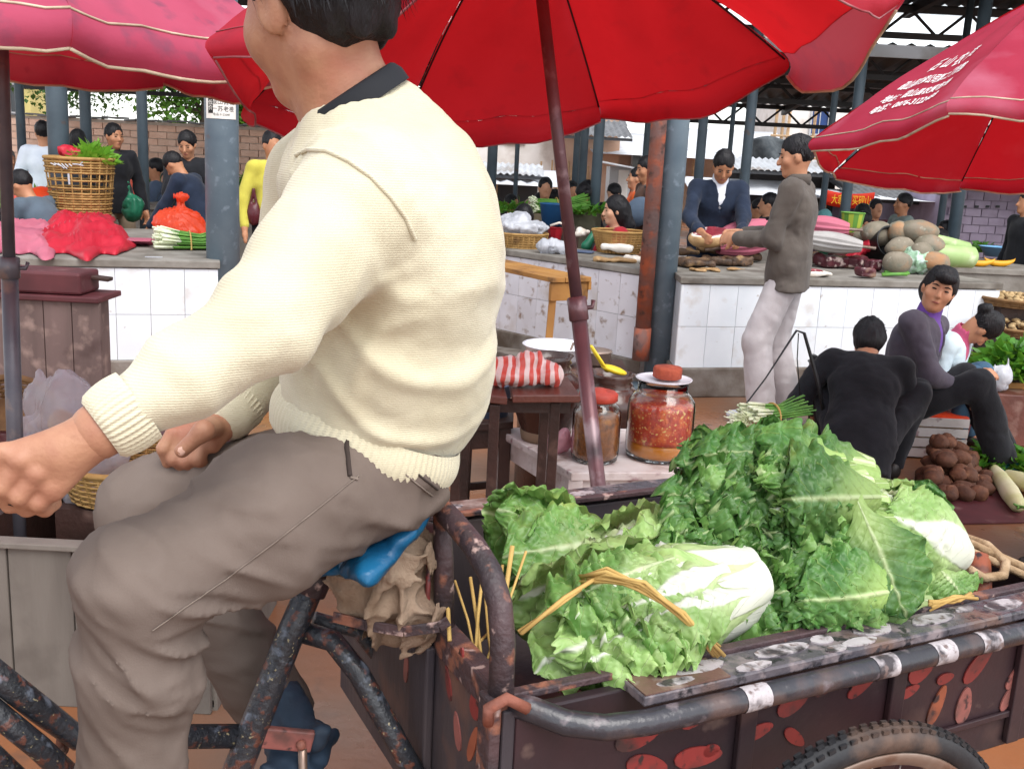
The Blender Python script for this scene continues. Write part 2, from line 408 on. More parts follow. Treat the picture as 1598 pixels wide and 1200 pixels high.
# ================================================================ ground
gb = MB()
def gz(x, y): return 0
N_ = 60
gb.add([(-300, -60, 0), (300, -60, 0), (300, 500, 0), (-300, 500, 0)], [(0, 1, 2, 3)])
g = gb.obj('ground', M['mud']); tag(g, 'wet brown muddy ground of the market lane', kind='structure')

def text_mesh(body, size, mt, name='lettering', ext=.001, squash=1.0, offset=.0, shear=0):
    cu = bpy.data.curves.new('t', 'FONT'); cu.body = body; cu.size = size; cu.extrude = ext; cu.offset = offset; cu.align_x = 'CENTER'; cu.align_y = 'CENTER'; cu.resolution_u = 2; cu.shear = shear
    o = bpy.data.objects.new('t', cu); C.objects.link(o); bpy.context.view_layer.update()
    me = bpy.data.meshes.new_from_object(o.evaluated_get(bpy.context.evaluated_depsgraph_get()))
    bpy.data.objects.remove(o); bpy.data.curves.remove(cu); me.name = name; me.materials.clear(); me.materials.append(mt)
    if squash != 1: me.transform(Matrix.Diagonal((squash, 1, 1, 1)))
    return me

# ================================================================ tiled counters
def poly_prism(mb, pts, z0, z1, m=0):
    n = len(pts); v = [(p[0], p[1], z0) for p in pts] + [(p[0], p[1], z1) for p in pts]
    return mb.add(v, [tuple(range(n - 1, -1, -1)), tuple(range(n, 2 * n))] + [(i, (i + 1) % n, (i + 1) % n + n, i + n) for i in range(n)], m)
def inset(pts, d):
    c = sum((Vector((*p, 0)) for p in pts), Vector()) / len(pts); out = []
    n = len(pts)
    for i in range(n):
        a, b, e = [Vector((*pts[(i + k) % n], 0)) for k in (-1, 0, 1)]
        n1 = (b - a).normalized().cross(V(0, 0, 1)); n2 = (e - b).normalized().cross(V(0, 0, 1))
        bis = (n1 + n2).normalized(); q = b - bis * (d / max(.3, bis.dot(n1))); out.append((q.x, q.y))
    return out
tile_cache = {}
def counter(label, pts, edges, tmat, h=.8, pl=.2, tw=.2, th=.28, slab='concrete', top_lip=.012):
    """pts run counter-clockwise; edges: indices of the sides that carry tiles"""
    t = thing('tiled_counter', label, 'counter', (pts[0][0], pts[0][1], 0), 'counters of the market hall')
    b = MB(); poly_prism(b, inset(pts, .014), 0, h - .05); b.obj('core', M['grout'], t)
    b = MB(); poly_prism(b, inset(pts, -.02), 0, pl); b.obj('plinth', M['plinth'], t, bevel=.01)
    b = MB(); poly_prism(b, inset(pts, -top_lip), h - .045, h); b.obj('top_slab', M[slab], t, bevel=.006)
    for e in edges:
        a, c = Vector((*pts[e], 0)), Vector((*pts[(e + 1) % len(pts)], 0)); L = (c - a).length; d = (c - a).normalized(); nrm = d.cross(V(0, 0, 1))
        nx = max(1, round(L / tw)); w = L / nx; rows = 2; hh = (h - .05 - pl) / rows
        key = (round(w, 3), round(hh, 3))
        if key not in tile_cache:
            tb = MB(); tb.box((0, 0, 0), (w - .003, .014, hh - .003)); me = tb.mesh('tile', tmat); tile_cache[key] = me
        me = tile_cache[key]
        if me.materials[0] != tmat: me = me.copy(); me.materials[0] = tmat; tile_cache[key] = me
        for i in range(nx):
            for j in range(rows):
                p = a + d * (w * (i + .5)) + V(0, 0, pl + hh * (j + .5)) - nrm * (.008 + rnd.uniform(0, .0018))
                o = link('tile', me, t, mw=Matrix.Translation(p) @ Matrix.Rotation(math.atan2(d.y, d.x), 4, 'Z'))
    return t
cR = counter('white tiled counter with smoked meat and melons on it, behind the man in pale trousers', [(1.063, 6.62), (3.42, 7.27), (3.1, 8.35), (1.063, 7.85)], [0, 1, 3], M['tile'])
cM = counter('stained tiled counter behind the timber trestle, with baskets on its top', [(-1.4, 9.27), (.857, 6.99), (.857, 7.9), (-.7, 9.9)], [0, 1], M['tile_dirty'], pl=.17)
cL = counter('white tiled counter at left holding the tall open basket and scallions', [(-4.4, 5.337), (-1.803, 6.16), (-2.45, 8.3), (-5.05, 7.5)], [0, 1], M['tile'])
t = thing('grey_counter', 'plain grey counter with a red painted number, right edge behind the white counter', 'counter', (3.3, 8.42, 0), 'counters of the market hall')
b = MB(); poly_prism(b, [(3.25, 8.42), (5.6, 8.5), (5.6, 9.5), (3.25, 9.5)], 0, .752); b.obj('core', M['concrete'], t)
b = MB(); poly_prism(b, [(3.22, 8.4), (5.62, 8.48), (5.62, 9.52), (3.22, 9.52)], .755, .8); b.obj('top_slab', M['concrete'], t, bevel=.005)
q = P(1594, 446, 8.43); link('painted_number', text_mesh('91', .13, M['ink_red'], 'painted_number', ext=.0015), t, mw=Matrix.Translation((q.x, 8.455, q.z)) @ Matrix.Rotation(R(2), 4, 'Z') @ Matrix.Rotation(R(90), 4, 'X'))
for i, (x0, y0, x1, y1, lb) in enumerate([(-7.2, 10.6, -3.4, 11.8, 'low greens counter at the back left by the dark slim post'), (-3.2, 11.2, -1.6, 11.7, 'grey counter of greens behind the yellow cardigan'), (-.4, 11.5, 1.6, 12.1, 'far counter heaped with leeks behind the blue bucket'), (2.0, 10.6, 4.2, 11.2, 'far counter carrying rolled parasols behind the meat stall')]):
    t = thing('stall_counter', lb, 'counter', ((x0 + x1) / 2, y0, 0), 'counters of the market hall')
    pts = [(x0, y0), (x1, y0 + (y1 - y0) * .5), (x1, y0 + (y1 - y0) * .5 + .8), (x0, y0 + .8)]
    b = MB(); poly_prism(b, inset(pts, .03), 0, .752); b.obj('core', M['concrete'], t)
    b = MB(); poly_prism(b, pts, .755, .8); b.obj('top_slab', M['concrete'], t)
b = MB(); b.beam(P(700, 520, 9.2) * 1, V(.72, 6.9, .08), .3, .1); o = b.obj('drain_kerb', M['plinth'], bevel=.01); o.location.z = 0; o.location.x = -.14; o.location.y = -.16
tag(o, 'dirty concrete kerb along the foot of the stained counter', kind='structure')

# ================================================================ pillars and pipes
def post(px, Y, dia, label, name='steel_post', m='post_dark', z1=None, z0=0.0, plate=True, y_px=300, foot=None):
    z1 = z1 or (3.75 - max(0, Y - 7.6) * .0614 if Y < 13.5 else 3.05 - (Y - 14.3) * .1234)
    q = P(px, y_px, Y); x = q.x
    t = thing(name, label, 'post', (x, Y, z0), 'posts carrying the market roof')
    b = MB(); b.tube([(x, Y, z0), (x, Y, (z0 + z1) / 2), (x, Y, z1)], dia / 2, 20, caps=True); b.obj('shaft', M[m], t, smooth=True)
    if plate:
        b = MB(); b.box((x, Y, z0 + .012), (dia * 1.9, dia * 1.9, .024)); b.obj('base_plate', M[m], t, bevel=.004)
    b = MB(); b.box((x, Y, z1 - .02), (dia * 1.6, dia * 1.6, .03)); b.obj('cap_plate', M[m], t)
    return t, x
pc, xc = post(1047, 6.93, .172, 'thick grey blue pillar beside the rusty pipe', 'pillar', 'post')
plf, xl = post(347, 6.34, .2, 'thick grey blue pillar with a paper notice, left of the rider', 'pillar', 'post')
for (px, Y, dia, lb) in [(95, 9.3, .18, 'stout grey pillar right behind the tall open basket'), (38, 12, .1, 'slim dark post left of the white shirt'), (138, 11.6, .12, 'dark post just left of the man in the black jacket'),
        (225, 10.2, .1, 'slim dark post between the black jacket man and the woman in black'), (10, 13, .12, 'dark post at the left edge by the brick wall'), (424, 14, .1, 'thin post behind the yellow cardigan'),
        (766, 12.5, .12, 'dark post right at the back of the cream sweater'), (804, 15, .065, 'thinnest dark post in front of the white wall'), (896, 13.4, .085, 'left one of the twin posts by the leek heap'),
        (907, 12.6, .1, 'right one of the twin posts by the leek heap'), (929, 11, .11, 'dark post beside the girl in black and white'), (1003, 13.5, .08, 'thin post behind the orange shirt man'),
        (1088, 11, .1, 'slim post right behind the suited meat seller'), (1160, 10.4, .1, 'slim post between the meat seller and his customer'), (1133, 13.5, .06, 'thinnest post beside the shade net'),
        (1286, 11.5, .07, 'thin post under the lettered parasol corner'), (1322, 10.4, .1, 'square looking post by the red banner'), (1474, 12, .08, 'thin post in front of the grey shed roof'),
        (1497, 10.6, .125, 'stout post in front of the lilac gable')]:
    post(px, Y, dia, lb)
t = thing('rusty_pipe', 'rust brown drain pipe standing beside the thick grey blue pillar', 'pipe', (.86, 6.85, .2))
b = MB(); b.tube([(.862, 6.84, .26), (.862, 6.84, 2), (.87, 6.84, 4)], .052, 18); b.obj('pipe', M['rust'], t, smooth=True)
b = MB(); b.tube([(.862, 6.84, .2), (.862, 6.84, .42)], .058, 18); b.obj('collar', M['rust'], t, smooth=True)
b = MB(); b.tube([(.80, 6.84, 1.35), (.94, 6.88, 1.35)], .008, 6); b.obj('clip', M['steel_dark'], t)
# notice on the left pillar
t = thing('paper_notice', 'printed paper notice pasted round the left pillar', 'notice', (xl, 6.23, 1.9))
def on_pillar(x, z, r=.1025): a = x / r; return V(xl + r * math.sin(a), 6.34 - r * math.cos(a), z)
zt = P(350, 150, 6.24).z; zb = P(350, 186, 6.24).z
b = MB(); b.sheet(lambda u, v: on_pillar(-.075 + .2 * u, zb + (zt + .12 - zb) * v), 14, 3); b.obj('paper', M['poster'], t, smooth=True)
def wrap_text(body, size, x0, z0, mt, name, squash=1, off=0):
    me = text_mesh(body, size, mt, name, ext=.0, squash=squash, offset=off)
    for v in me.vertices: v.co = on_pillar(x0 + v.co.x, z0 + v.co.y, .1042)
    return link(name, me, t)
b = MB(); b.sheet(lambda u, v: on_pillar(-.055 + .034 * u, zb + .03 + .085 * v, .1036), 4, 2); b.obj('print_block', M['print'], t)
wrap_text('低\n价', .03, -.038, zb + .075, M['poster'], 'lettering'); wrap_text('砚山县城', .034, .04, zb + .095, M['print'], 'lettering')
wrap_text('一苏老根', .034, .04, zb + .055, M['print'], 'lettering'); wrap_text('电话:3122087', .018, .03, zb + .024, M['print'], 'lettering')

# ================================================================ hall roof
def corrugated(mb, a, b, c, n, amp, m=0, seg=4):
    """sheet spanned by a->b (waves across) and a->c"""
    a, b, c = Vector(a), Vector(b), Vector(c); nr = (b - a).cross(c - a).normalized(); k = n * seg
    return mb.sheet(lambda u, v: a + (b - a) * u + (c - a) * v + nr * amp * math.sin(2 * math.pi * n * u), k, 1, m)
hall = thing('hall_roof', 'dark steel roof of the open market hall over the stalls', 'roof', (0, 12, 3))
b = MB(); corrugated(b, (-9, 8.8, 3.83), (16, 8.8, 3.83), (-9, 13.3, 3.55), 125, .03); b.obj('roof_sheet', M['roof_under'], hall, smooth=True)
b = MB(); corrugated(b, (-9, 14.3, 3.2), (16, 14.3, 3.2), (-9, 19, 2.62), 100, .03); b.obj('roof_sheet', M['roof_under'], hall, smooth=True)
b = MB(); corrugated(b, (-9, 13.2, 3.75), (16, 13.2, 3.75), (-9, 14.5, 3.6), 100, .03); b.obj('skylight_sheet', M['translucent'], hall, smooth=True)
def truss(x0, x1, Y, z, hgt, n, along='x'):
    tr = None; b = MB(); b.beam((x0, Y, z), (x1, Y, z), .07, .07); b.beam((x0, Y, z + hgt), (x1, Y, z + hgt), .07, .07); tr = b.obj('truss', M['steel_dark'], hall)
    w = MB()
    for i in range(n):
        xa, xb = x0 + (x1 - x0) * i / n, x0 + (x1 - x0) * (i + 1) / n
        w.tube([(xa, Y, z), ((xa + xb) / 2, Y, z + hgt)], .02, 5); w.tube([((xa + xb) / 2, Y, z + hgt), (xb, Y, z)], .02, 5)
    w.obj('web', M['steel_dark'], tr)
for (Y, z) in [(9.0, 3.4), (10.6, 3.3), (13, 3.15), (14.6, 2.8), (16.6, 2.55), (18.8, 2.28)]: truss(-9, 16, Y, z, .3, 36)
for x in (-6, -2, 2, 4.6, 7.2, 10, 13):
    b = MB(); b.beam((x, 8.8, 3.73), (x, 13.3, 3.45), .08, .12); b.beam((x, 14.3, 3.1), (x, 19, 2.52), .08, .12); b.obj('rafter', M['steel_dark'], hall)
for k in range(8):
    Y = 9.2 + k * 1.3; z = 3.85 - (Y - 7.6) * .0614 if Y < 13.3 else 3.15 - (Y - 14.3) * .1234
    if 13.3 < Y < 14.3: continue
    b = MB(); b.beam((-9, Y, z - .02), (16, Y, z - .02), .05, .06); b.obj('purlin', M['steel_dark'], hall)
b = MB(); b.box((3.5, 14.2, 3.1), (25, .06, .16)); b.obj('fascia', M['sheet_light'], hall)

# ================================================================ brick wall and trees at the left
def brick_wall(label, x0, x1, Y, h, bw, bh, m='brick', name='brick_wall', cat='wall', inside=None, group=None, pc='brick', jog=.012, limit=300):
    t = thing(name, label, cat, ((x0 + x1) / 2, Y, 0), group)
    b = MB(); b.box(((x0 + x1) / 2, Y + .11, h / 2), (x1 - x0, .18, h)); b.obj('mortar', M['mortar'], t) if inside is None else None
    bb = MB(); bb.box((0, 0, 0), (bw - .014, .05, bh - .014)); me = bb.mesh(pc, M[m]); rows = int(h / bh); rest = MB(); n = 0
    for j in range(rows - 1, -1, -1):
        off = bw / 2 if j % 2 else 0
        for i in range(int((x1 - x0) / bw)):
            x, z = x0 + off + bw * (i + .5), bh * (j + .5)
            if x + bw / 2 > x1 + .01 or (inside and not inside(x, z)): continue
            y = Y + rnd.uniform(-jog, 0)
            if n < limit: o = link(pc, me, t, mw=Matrix.Translation((x, y, z)) @ Matrix.Rotation(rnd.uniform(-.01, .01), 4, 'Y')); n += 1
            else: rest.box((x, y, z), (bw - .014, .05, bh - .014))
    if rest.v: tag(rest.obj('brickwork', M[m], t), kind='stuff')
    return t
bwl = brick_wall('long pinkish brick wall closing the market behind the trees and pillars', -12.4, -4.2, 19.5, 1.8, .34, .125)
b = MB()
for i in range(41): b.box((-12.3 + i * .2, 19.58, 1.82 + rnd.uniform(-.015, .02)), (.19, .3, .03), Matrix.Rotation(rnd.uniform(-.1, .1), 3, 'Y'))
b.obj('coping', M['roof_tile'], bwl)
def tree(label, base, H, crown, n, m, seed, leaf=.12, group='trees behind the brick wall'):
    rg = random.Random(seed); t = thing('tree', label, 'tree', base, group); base = Vector(base)
    b = MB(); top = base + V(rg.uniform(-.2, .2), 0, H * .55)
    b.tube([base, base + V(.05, 0, H * .3), top, top + V(.1, 0, H * .2)], [.16, .13, .09, .04], 8); tr = b.obj('trunk', M['bark'], t, smooth=True)
    cen = [base + V(rg.uniform(-1, 1) * crown[0], rg.uniform(-1, 1) * crown[1], H * .72 + rg.uniform(-1, 1) * crown[2]) for _ in range(16)]
    for c in cen[:7]:
        b = MB(); b.tube([top, (top + c) / 2 + V(0, 0, -.1), c], [.06, .035, .012], 5); b.obj('limb', M['bark'], t, smooth=True)
    v, f = [], []
    for k in range(n):
        c = rg.choice(cen); r = rg.gauss(0, 1); d = V(rg.gauss(0, 1), rg.gauss(0, 1), rg.gauss(0, 1)).normalized() * crown[3] * rg.random() ** .4
        p = c + d; s = leaf * rg.uniform(.6, 1.3); q = Matrix.Rotation(rg.uniform(0, 6.28), 3, 'Z') @ Matrix.Rotation(rg.uniform(-1.2, 1.2), 3, 'X')
        i = len(v); v += [p + q @ V(0, 0, 0), p + q @ V(.35 * s, .5 * s, .05 * s), p + q @ V(0, s, -.08 * s), p + q @ V(-.35 * s, .5 * s, .05 * s)]; f.append((i, i + 1, i + 2, i + 3))
    o = link('crown', mk_mesh('crown', v, f, M[m], False), t); return t
tree('broad dark green tree rising behind the brick wall at far left', (-10.9, 24.5, 0), 4.9, (1.8, .9, 1.0, .85), 7500, 'leaf_dark', 3)
tree('fresh green tree beside the left pillar behind the brick wall', (-6.9, 22.5, 0), 3.8, (.95, .6, .55, .6), 5000, 'leaf_mid', 5, leaf=.13)
tree('small tree in front of the shed roof near the left pillar', (-5.3, 20.6, 0), 2.8, (.4, .3, .65, .36), 1800, 'leaf_mid', 9, leaf=.12)

F = lambda Y: 20 + (Y - 14) * .8
# ================================================================ buildings and sheds round the market
def house(label, x0, x1, Y, h, m, wins=(), roof=None, cat='building', name='house', depth=5, group='buildings round the market', wm_='glass_dark'):
    Y = F(Y)
    t = thing(name, label, cat, ((x0 + x1) / 2, Y, 0), group)
    b = MB(); b.box(((x0 + x1) / 2, Y + depth / 2, h / 2), (x1 - x0, depth, h)); b.obj('wall', M[m], t)
    for (wx, wz, ww, wh) in wins:
        b = MB(); 
        for dx in (-1, 1): b.box((wx + dx * (ww / 2 + .02), Y - .03, wz), (.05, .08, wh + .1))
        for dz in (-1, 1): b.box((wx, Y - .03, wz + dz * (wh / 2 + .02)), (ww, .08, .05))
        w = b.obj('window', M['sheet_light'], t)
        b = MB(); b.box((wx, Y - .012, wz), (ww, .02, wh)); b.obj('pane', M[wm_], w)
        b = MB(); b.box((wx, Y - .035, wz), (.03, .03, wh)); b.obj('bar', M['sheet_light'], w)
    if roof == 'flat':
        b = MB(); b.box(((x0 + x1) / 2, Y + depth / 2, h + .06), (x1 - x0 + .4, depth + .4, .12)); b.obj('roof', M['roof_tile'], t)
    elif roof == 'mono':
        b = MB(); corrugated(b, (x0 - .2, Y - .5, h - .15), (x1 + .2, Y - .5, h - .15), (x0 - .2, Y + depth, h + .9), int((x1 - x0) / .25), .03); b.obj('roof', M['roof_tile'], t, smooth=True)
    return t
def xat(px, Y, y=250): return P(px, y, Y).x
def zat(px, py, Y): return P(px, py, Y).z
house('cream yellow house beyond the brick wall at far left', xat(-60, F(24)), xat(52, F(24)), 24, 2.9, 'yellow_wall', [(xat(22, F(24)), 2.35, .5, .7)], 'flat', depth=1)
house('pale house with tan upper wall behind the white awnings', xat(745, F(27)), xat(905, F(27)), 27, 3.0, 'plaster', [(xat(800, F(27)), 2.2, .6, .6)], 'mono')
house('brown plank house under the grey corrugated roof', xat(868, F(25)), xat(962, F(25)), 25, 2.6, 'plaster_tan', [], 'mono')
house('wide house with brick coloured base under the white tarpaulin roof', xat(930, F(28)), xat(1150, F(28)), 28, 2.1, 'plaster_tan', [(xat(1000, F(28)), 1.6, .5, .6)], None)
house('tall white building with a blue shutter behind the customer', xat(1222, F(30)), xat(1330, F(30)), 30, 6.2, 'plaster', [(xat(1272, F(30)), zat(1272, 190, F(30)), .5, .75)], 'flat', wm_='blue_paint')
house('tall building with barred balcony at the right edge', xat(1535, F(27)), xat(1680, F(27)), 27, 5.0, 'plaster', [(xat(1560, F(27)), zat(1560, 270, F(27)), .9, .5), (xat(1592, F(27)), zat(1592, 270, F(27)), .4, .5)], 'flat')
# bamboo railing fence before the brown house
t = thing('bamboo_fence', 'fence of upright bamboo poles before the brown plank house', 'fence', (xat(870, F(23.5)), F(23.5), 0))
for i in range(15):
    x = xat(838 + i * 6.2, F(23.5)); b = MB(); b.tube([(x, F(23.5), 0), (x + rnd.uniform(-.02, .02), F(23.5), zat(870, 262, F(23.5)) + rnd.uniform(-.15, .2))], .028, 6); b.obj('pole', M['bamboo'], t)
b = MB(); b.beam((xat(835, F(23.5)), F(23.5) + .05, 1.0), (xat(930, F(23.5)), F(23.5) + .05, 1.02), .04, .05); b.obj('rail', M['bamboo'], t)
# white tarpaulin roofs and awnings on poles
def awning(label, px0, px1, py0, py1, Y, dep, m='tarp_white', sag=.12, name='awning', legs=True, group='awnings over the far stalls'):
    Y = F(Y)
    xa, xb = xat(px0, Y), xat(px1, Y); z0 = zat((px0 + px1) / 2, py1, Y); z1 = zat((px0 + px1) / 2, py0, Y + dep)
    t = thing(name, label, 'awning', ((xa + xb) / 2, Y, 0), group)
    b = MB(); b.sheet(lambda u, v: V(xa + (xb - xa) * u, Y + dep * v, z0 + (z1 - z0) * v - sag * math.sin(math.pi * v) * (.5 + .5 * math.sin(5 * math.pi * u) ** 2)), 20, 8); b.obj('sheet', M[m], t, smooth=True, solid=.01)
    if legs:
        for (x, y, z) in ((xa + .05, Y + .02, z0), (xb - .05, Y + .02, z0), (xa + .05, Y + dep - .05, z1), (xb - .05, Y + dep - .05, z1)):
            b = MB(); b.tube([(x, y, 0), (x, y, z)], .03, 6); b.obj('pole', M['bamboo'], t)
    return t
awning('big white tarpaulin roof behind the thick pillar', 925, 1200, 212, 246, 22, 5, sag=.2)
awning('white tarpaulin with a dark patch behind the meat seller', 1080, 1250, 205, 252, 24, 3)
awning('low white awning below the corrugated strip behind the meat seller', 1085, 1300, 282, 305, 16, 1.6, sag=.08)
awning('white awning left of the twin posts', 770, 880, 265, 290, 17, 2)
awning('pale awning over the red banner', 1290, 1490, 300, 312, 15, 2, sag=.05)
awning('pale sheet roof behind the left pillar', 268, 345, 196, 226, 16, 2)
awning('white awning at the far edge beside the yellow cardigan', 375, 470, 170, 215, 17, 3)
def shed(label, px0, px1, pe, pr, Y, dep, m='sheet_light', wall='steel_dark', n=None):
    Y = F(Y)
    xa, xb = xat(px0, Y), xat(px1, Y); mid = (px0 + px1) / 2; z0, z1 = zat(mid, pe, Y), zat(mid, pr, Y + dep)
    t = thing('shed', label, 'shed', ((xa + xb) / 2, Y, 0), 'sheds round the market')
    b = MB(); corrugated(b, (xa, Y, z0), (xb, Y, z0), (xa, Y + dep, z1), n or int((xb - xa) / .14), .025); b.obj('roof', M[m], t, smooth=True)
    b = MB(); b.box(((xa + xb) / 2, Y + dep - .2, z0 / 2), (xb - xa - .2, .1, z0)); b.obj('wall', M[wall], t)
    b = MB(); b.beam((xa, Y + .06, z0 - .06), (xb, Y + .06, z0 - .06), .05, .07); b.obj('eaves_beam', M['steel_dark'], t)
    return t
shed('shed with pale corrugated roof strip behind the customer', 1145, 1345, 268, 250, 17, 1.6)
shed('low shed with corrugated eaves at the back of the cream sweater', 740, 850, 272, 255, 18, 1.6)
shed('corrugated shed roof behind the brown plank wall', 870, 985, 212, 188, 21, 2.5, 'roof_tile', 'plaster_tan')
shed('long grey shed roof behind the man in grey', 1335, 1500, 312, 272, 16, 3.2, 'roof_tile', 'lilac')
shed('dark shed behind the yellow cardigan', 372, 470, 238, 222, 15, 1.5)
t = thing('market_booth', 'small white booth with slanted roof beside the orange shirt', 'booth', (xat(968, F(15)), F(15), 0))
b = MB(); b.box((xat(970, F(15)), F(15) + .5, .7), (.42, .9, 1.42)); b.obj('wall', M['sheet_light'], t)
b = MB(); b.box((xat(966, F(15)), F(15) + .2, 1.44), (.75, 1.4, .03), Matrix.Rotation(R(8), 3, 'Y')); b.obj('roof', M['tarp_white'], t)
b = MB(); b.box((xat(975, F(15)), F(15) + .04, .75), (.2, .02, 1.2)); b.obj('door', M['plaster'], t)
# shade net, scaffold poles
t = thing('shade_net', 'dark shade net hung on poles beside the meat seller', 'net', (xat(1190, F(20)), F(20), 0))
b = MB(); b.sheet(lambda u, v: V(xat(1165, F(20)) + 1.0 * u, F(20) + .12 * math.sin(7 * u + 3 * v), zat(1190, 255, F(20)) + (zat(1190, 212, F(20)) - zat(1190, 255, F(20))) * v * (.55 + .45 * math.sin(2 * u + .6))), 14, 8); b.obj('net', M['net'], t, smooth=True, solid=.006)
b = MB(); b.tube([(xat(1165, F(20)), F(20), 0), (xat(1165, F(20)), F(20), 2.1)], .02, 6); b.obj('pole', M['bamboo'], t)
t = thing('scaffold', 'bamboo scaffold poles against the tall white building', 'scaffold', (xat(1238, F(26)), F(26), 0))
for (px, a, bz) in ((1202, 260, 180), (1213, 260, 175), (1222, 262, 178), (1262, 258, 176)):
    b = MB(); b.tube([(xat(px, F(26)), F(26), 0), (xat(px + 4, F(26)), F(26), zat(px, bz - 40, F(26)))], .045, 6); b.obj('pole', M['bamboo'], t)
for py in (212, 232, 245): b = MB(); b.tube([(xat(1198, F(26)), F(26) - .05, zat(1210, py, F(26))), (xat(1275, F(26)), F(26) - .05, zat(1270, py + 3, F(26)))], .035, 6); b.obj('ledger', M['bamboo'], t)
# lilac gable house at the right
Yg = 20.5; gx0, gx1, gxm = xat(1478, Yg), xat(1640, Yg), xat(1537, Yg); gh0, gh1 = zat(1480, 305, Yg), zat(1537, 277, Yg)
def in_gable(x, z):
    if x < gxm: lim = gh0 + (gh1 - gh0) * (x - gx0) / (gxm - gx0)
    else: lim = gh1 - (gh1 - gh0) * (x - gxm) / (gxm - gx0) * .9
    return z < lim - .06
gab = brick_wall('lilac block gable house at the right edge behind the melons', gx0, gx1, Yg, gh1 + .1, .32, .16, 'lilac', 'gable_house', 'house', in_gable, 'buildings round the market', 'brick')
b = MB(); b.add([(gx0, Yg + .03, 0), (gx1, Yg + .03, 0), (gx1, Yg + .03, gh1 - (gx1 - gxm) * .22), (gxm, Yg + .03, gh1), (gx0, Yg + .03, gh0)] + [(gx0, Yg + 4, 0), (gx1, Yg + 4, 0), (gx1, Yg + 4, gh1 - (gx1 - gxm) * .22), (gxm, Yg + 4, gh1), (gx0, Yg + 4, gh0)],
    [(0, 1, 2, 3, 4), (9, 8, 7, 6, 5), (0, 5, 6, 1), (1, 6, 7, 2), (0, 4, 9, 5)]); b.obj('wall', M['lilac'], gab)
b = MB(); b.beam((gxm - .01, Yg - .2, gh1 + .05), (gx1 + .1, Yg - .2, gh1 + .05 - (gx1 - gxm + .1) * .28), .4, .06); b.beam((gxm, Yg - .2, gh1 + .05), (gx0 - .12, Yg - .2, gh0 + .02), .4, .05); b.obj('roof', M['roof_tile'], gab)
for px in (1512, 1531, 1548, 1564): b = MB(); b.box((xat(px, Yg, F(322)), Yg - .04, zat(px, 323, Yg)), (.07, .03, .045)); b.obj('vent', M['steel_dark'], gab)
# red banner
t = thing('red_banner', 'red cloth banner with yellow lettering under the pale awning', 'banner', (xat(1335, F(14.6)), F(14.6), 1.2))
bx0, bx1, bz0, bz1 = xat(1296, F(14.6)), xat(1372, F(14.6)), zat(1335, 322, F(14.6)), zat(1335, 299, F(14.6))
b = MB(); b.sheet(lambda u, v: V(bx0 + (bx1 - bx0) * u, F(14.6) + .03 * math.sin(9 * u), bz0 + (bz1 - bz0) * v - .05 * math.sin(math.pi * u)), 16, 3); b.obj('cloth', M['banner'], t, smooth=True, solid=.004)
link('lettering', text_mesh('大家歌 买砚山', .2, M['banner_text']), t, mw=Matrix.Translation(((bx0 + bx1) / 2, F(14.6) - .07, (bz0 + bz1) / 2 - .04)) @ Matrix.Rotation(R(90), 4, 'X') @ Matrix.Scale(.62, 4, (1, 0, 0)))
# ================================================================ people of the market
SK = [mat('skin_%s' % n, c, c2, sc=14, rough=.5, spec=.35) for n, c, c2 in (('tan', '#b5805f', '#a87254'), ('warm', '#c28e6e', '#b58062'), ('fair', '#d0a184', '#c59478'))]
HAIR = mat('black_hair', '#0e0d10', '#1a171b', sc=60, rough=.5, spec=.3, stretch=(1, 1, .15), bump=.6, bsc=120)
HAIR_GREY = mat('grey_hair', '#6d6a68', '#4c4a49', sc=60, rough=.6)
EYE = mat('eye', '#18120f', rough=.25); LIP = mat('lip', '#8f4d45', rough=.5); WHITE_EYE = mat('eye_white', '#cfc5bb', rough=.4)
cl_cache = {}
def cloth(c, c2=None, rough=.85, st=(1, 1, 1), bsc=120, sc=8):
    if (c, c2) not in cl_cache:
        r = col(c); cl_cache[(c, c2)] = mat('cloth', c, c2 or tuple(x * .82 for x in r), sc=sc, rough=rough, bump=.15, bsc=bsc, spec=.2, sheen=.1)
    return cl_cache[(c, c2)]
def ik(a, t, l1, l2, hint):
    a, t, hint = Vector(a), Vector(t), Vector(hint); d = t - a; L = min(max(d.length, abs(l1 - l2) + .02), l1 + l2 - .003); d.normalize(); t = a + d * L
    c = (l1 * l1 + L * L - l2 * l2) / (2 * l1 * L); h = hint - d * hint.dot(d); h.normalize()
    return a + d * (l1 * c) + h * (l1 * math.sqrt(max(0, 1 - c * c))), t
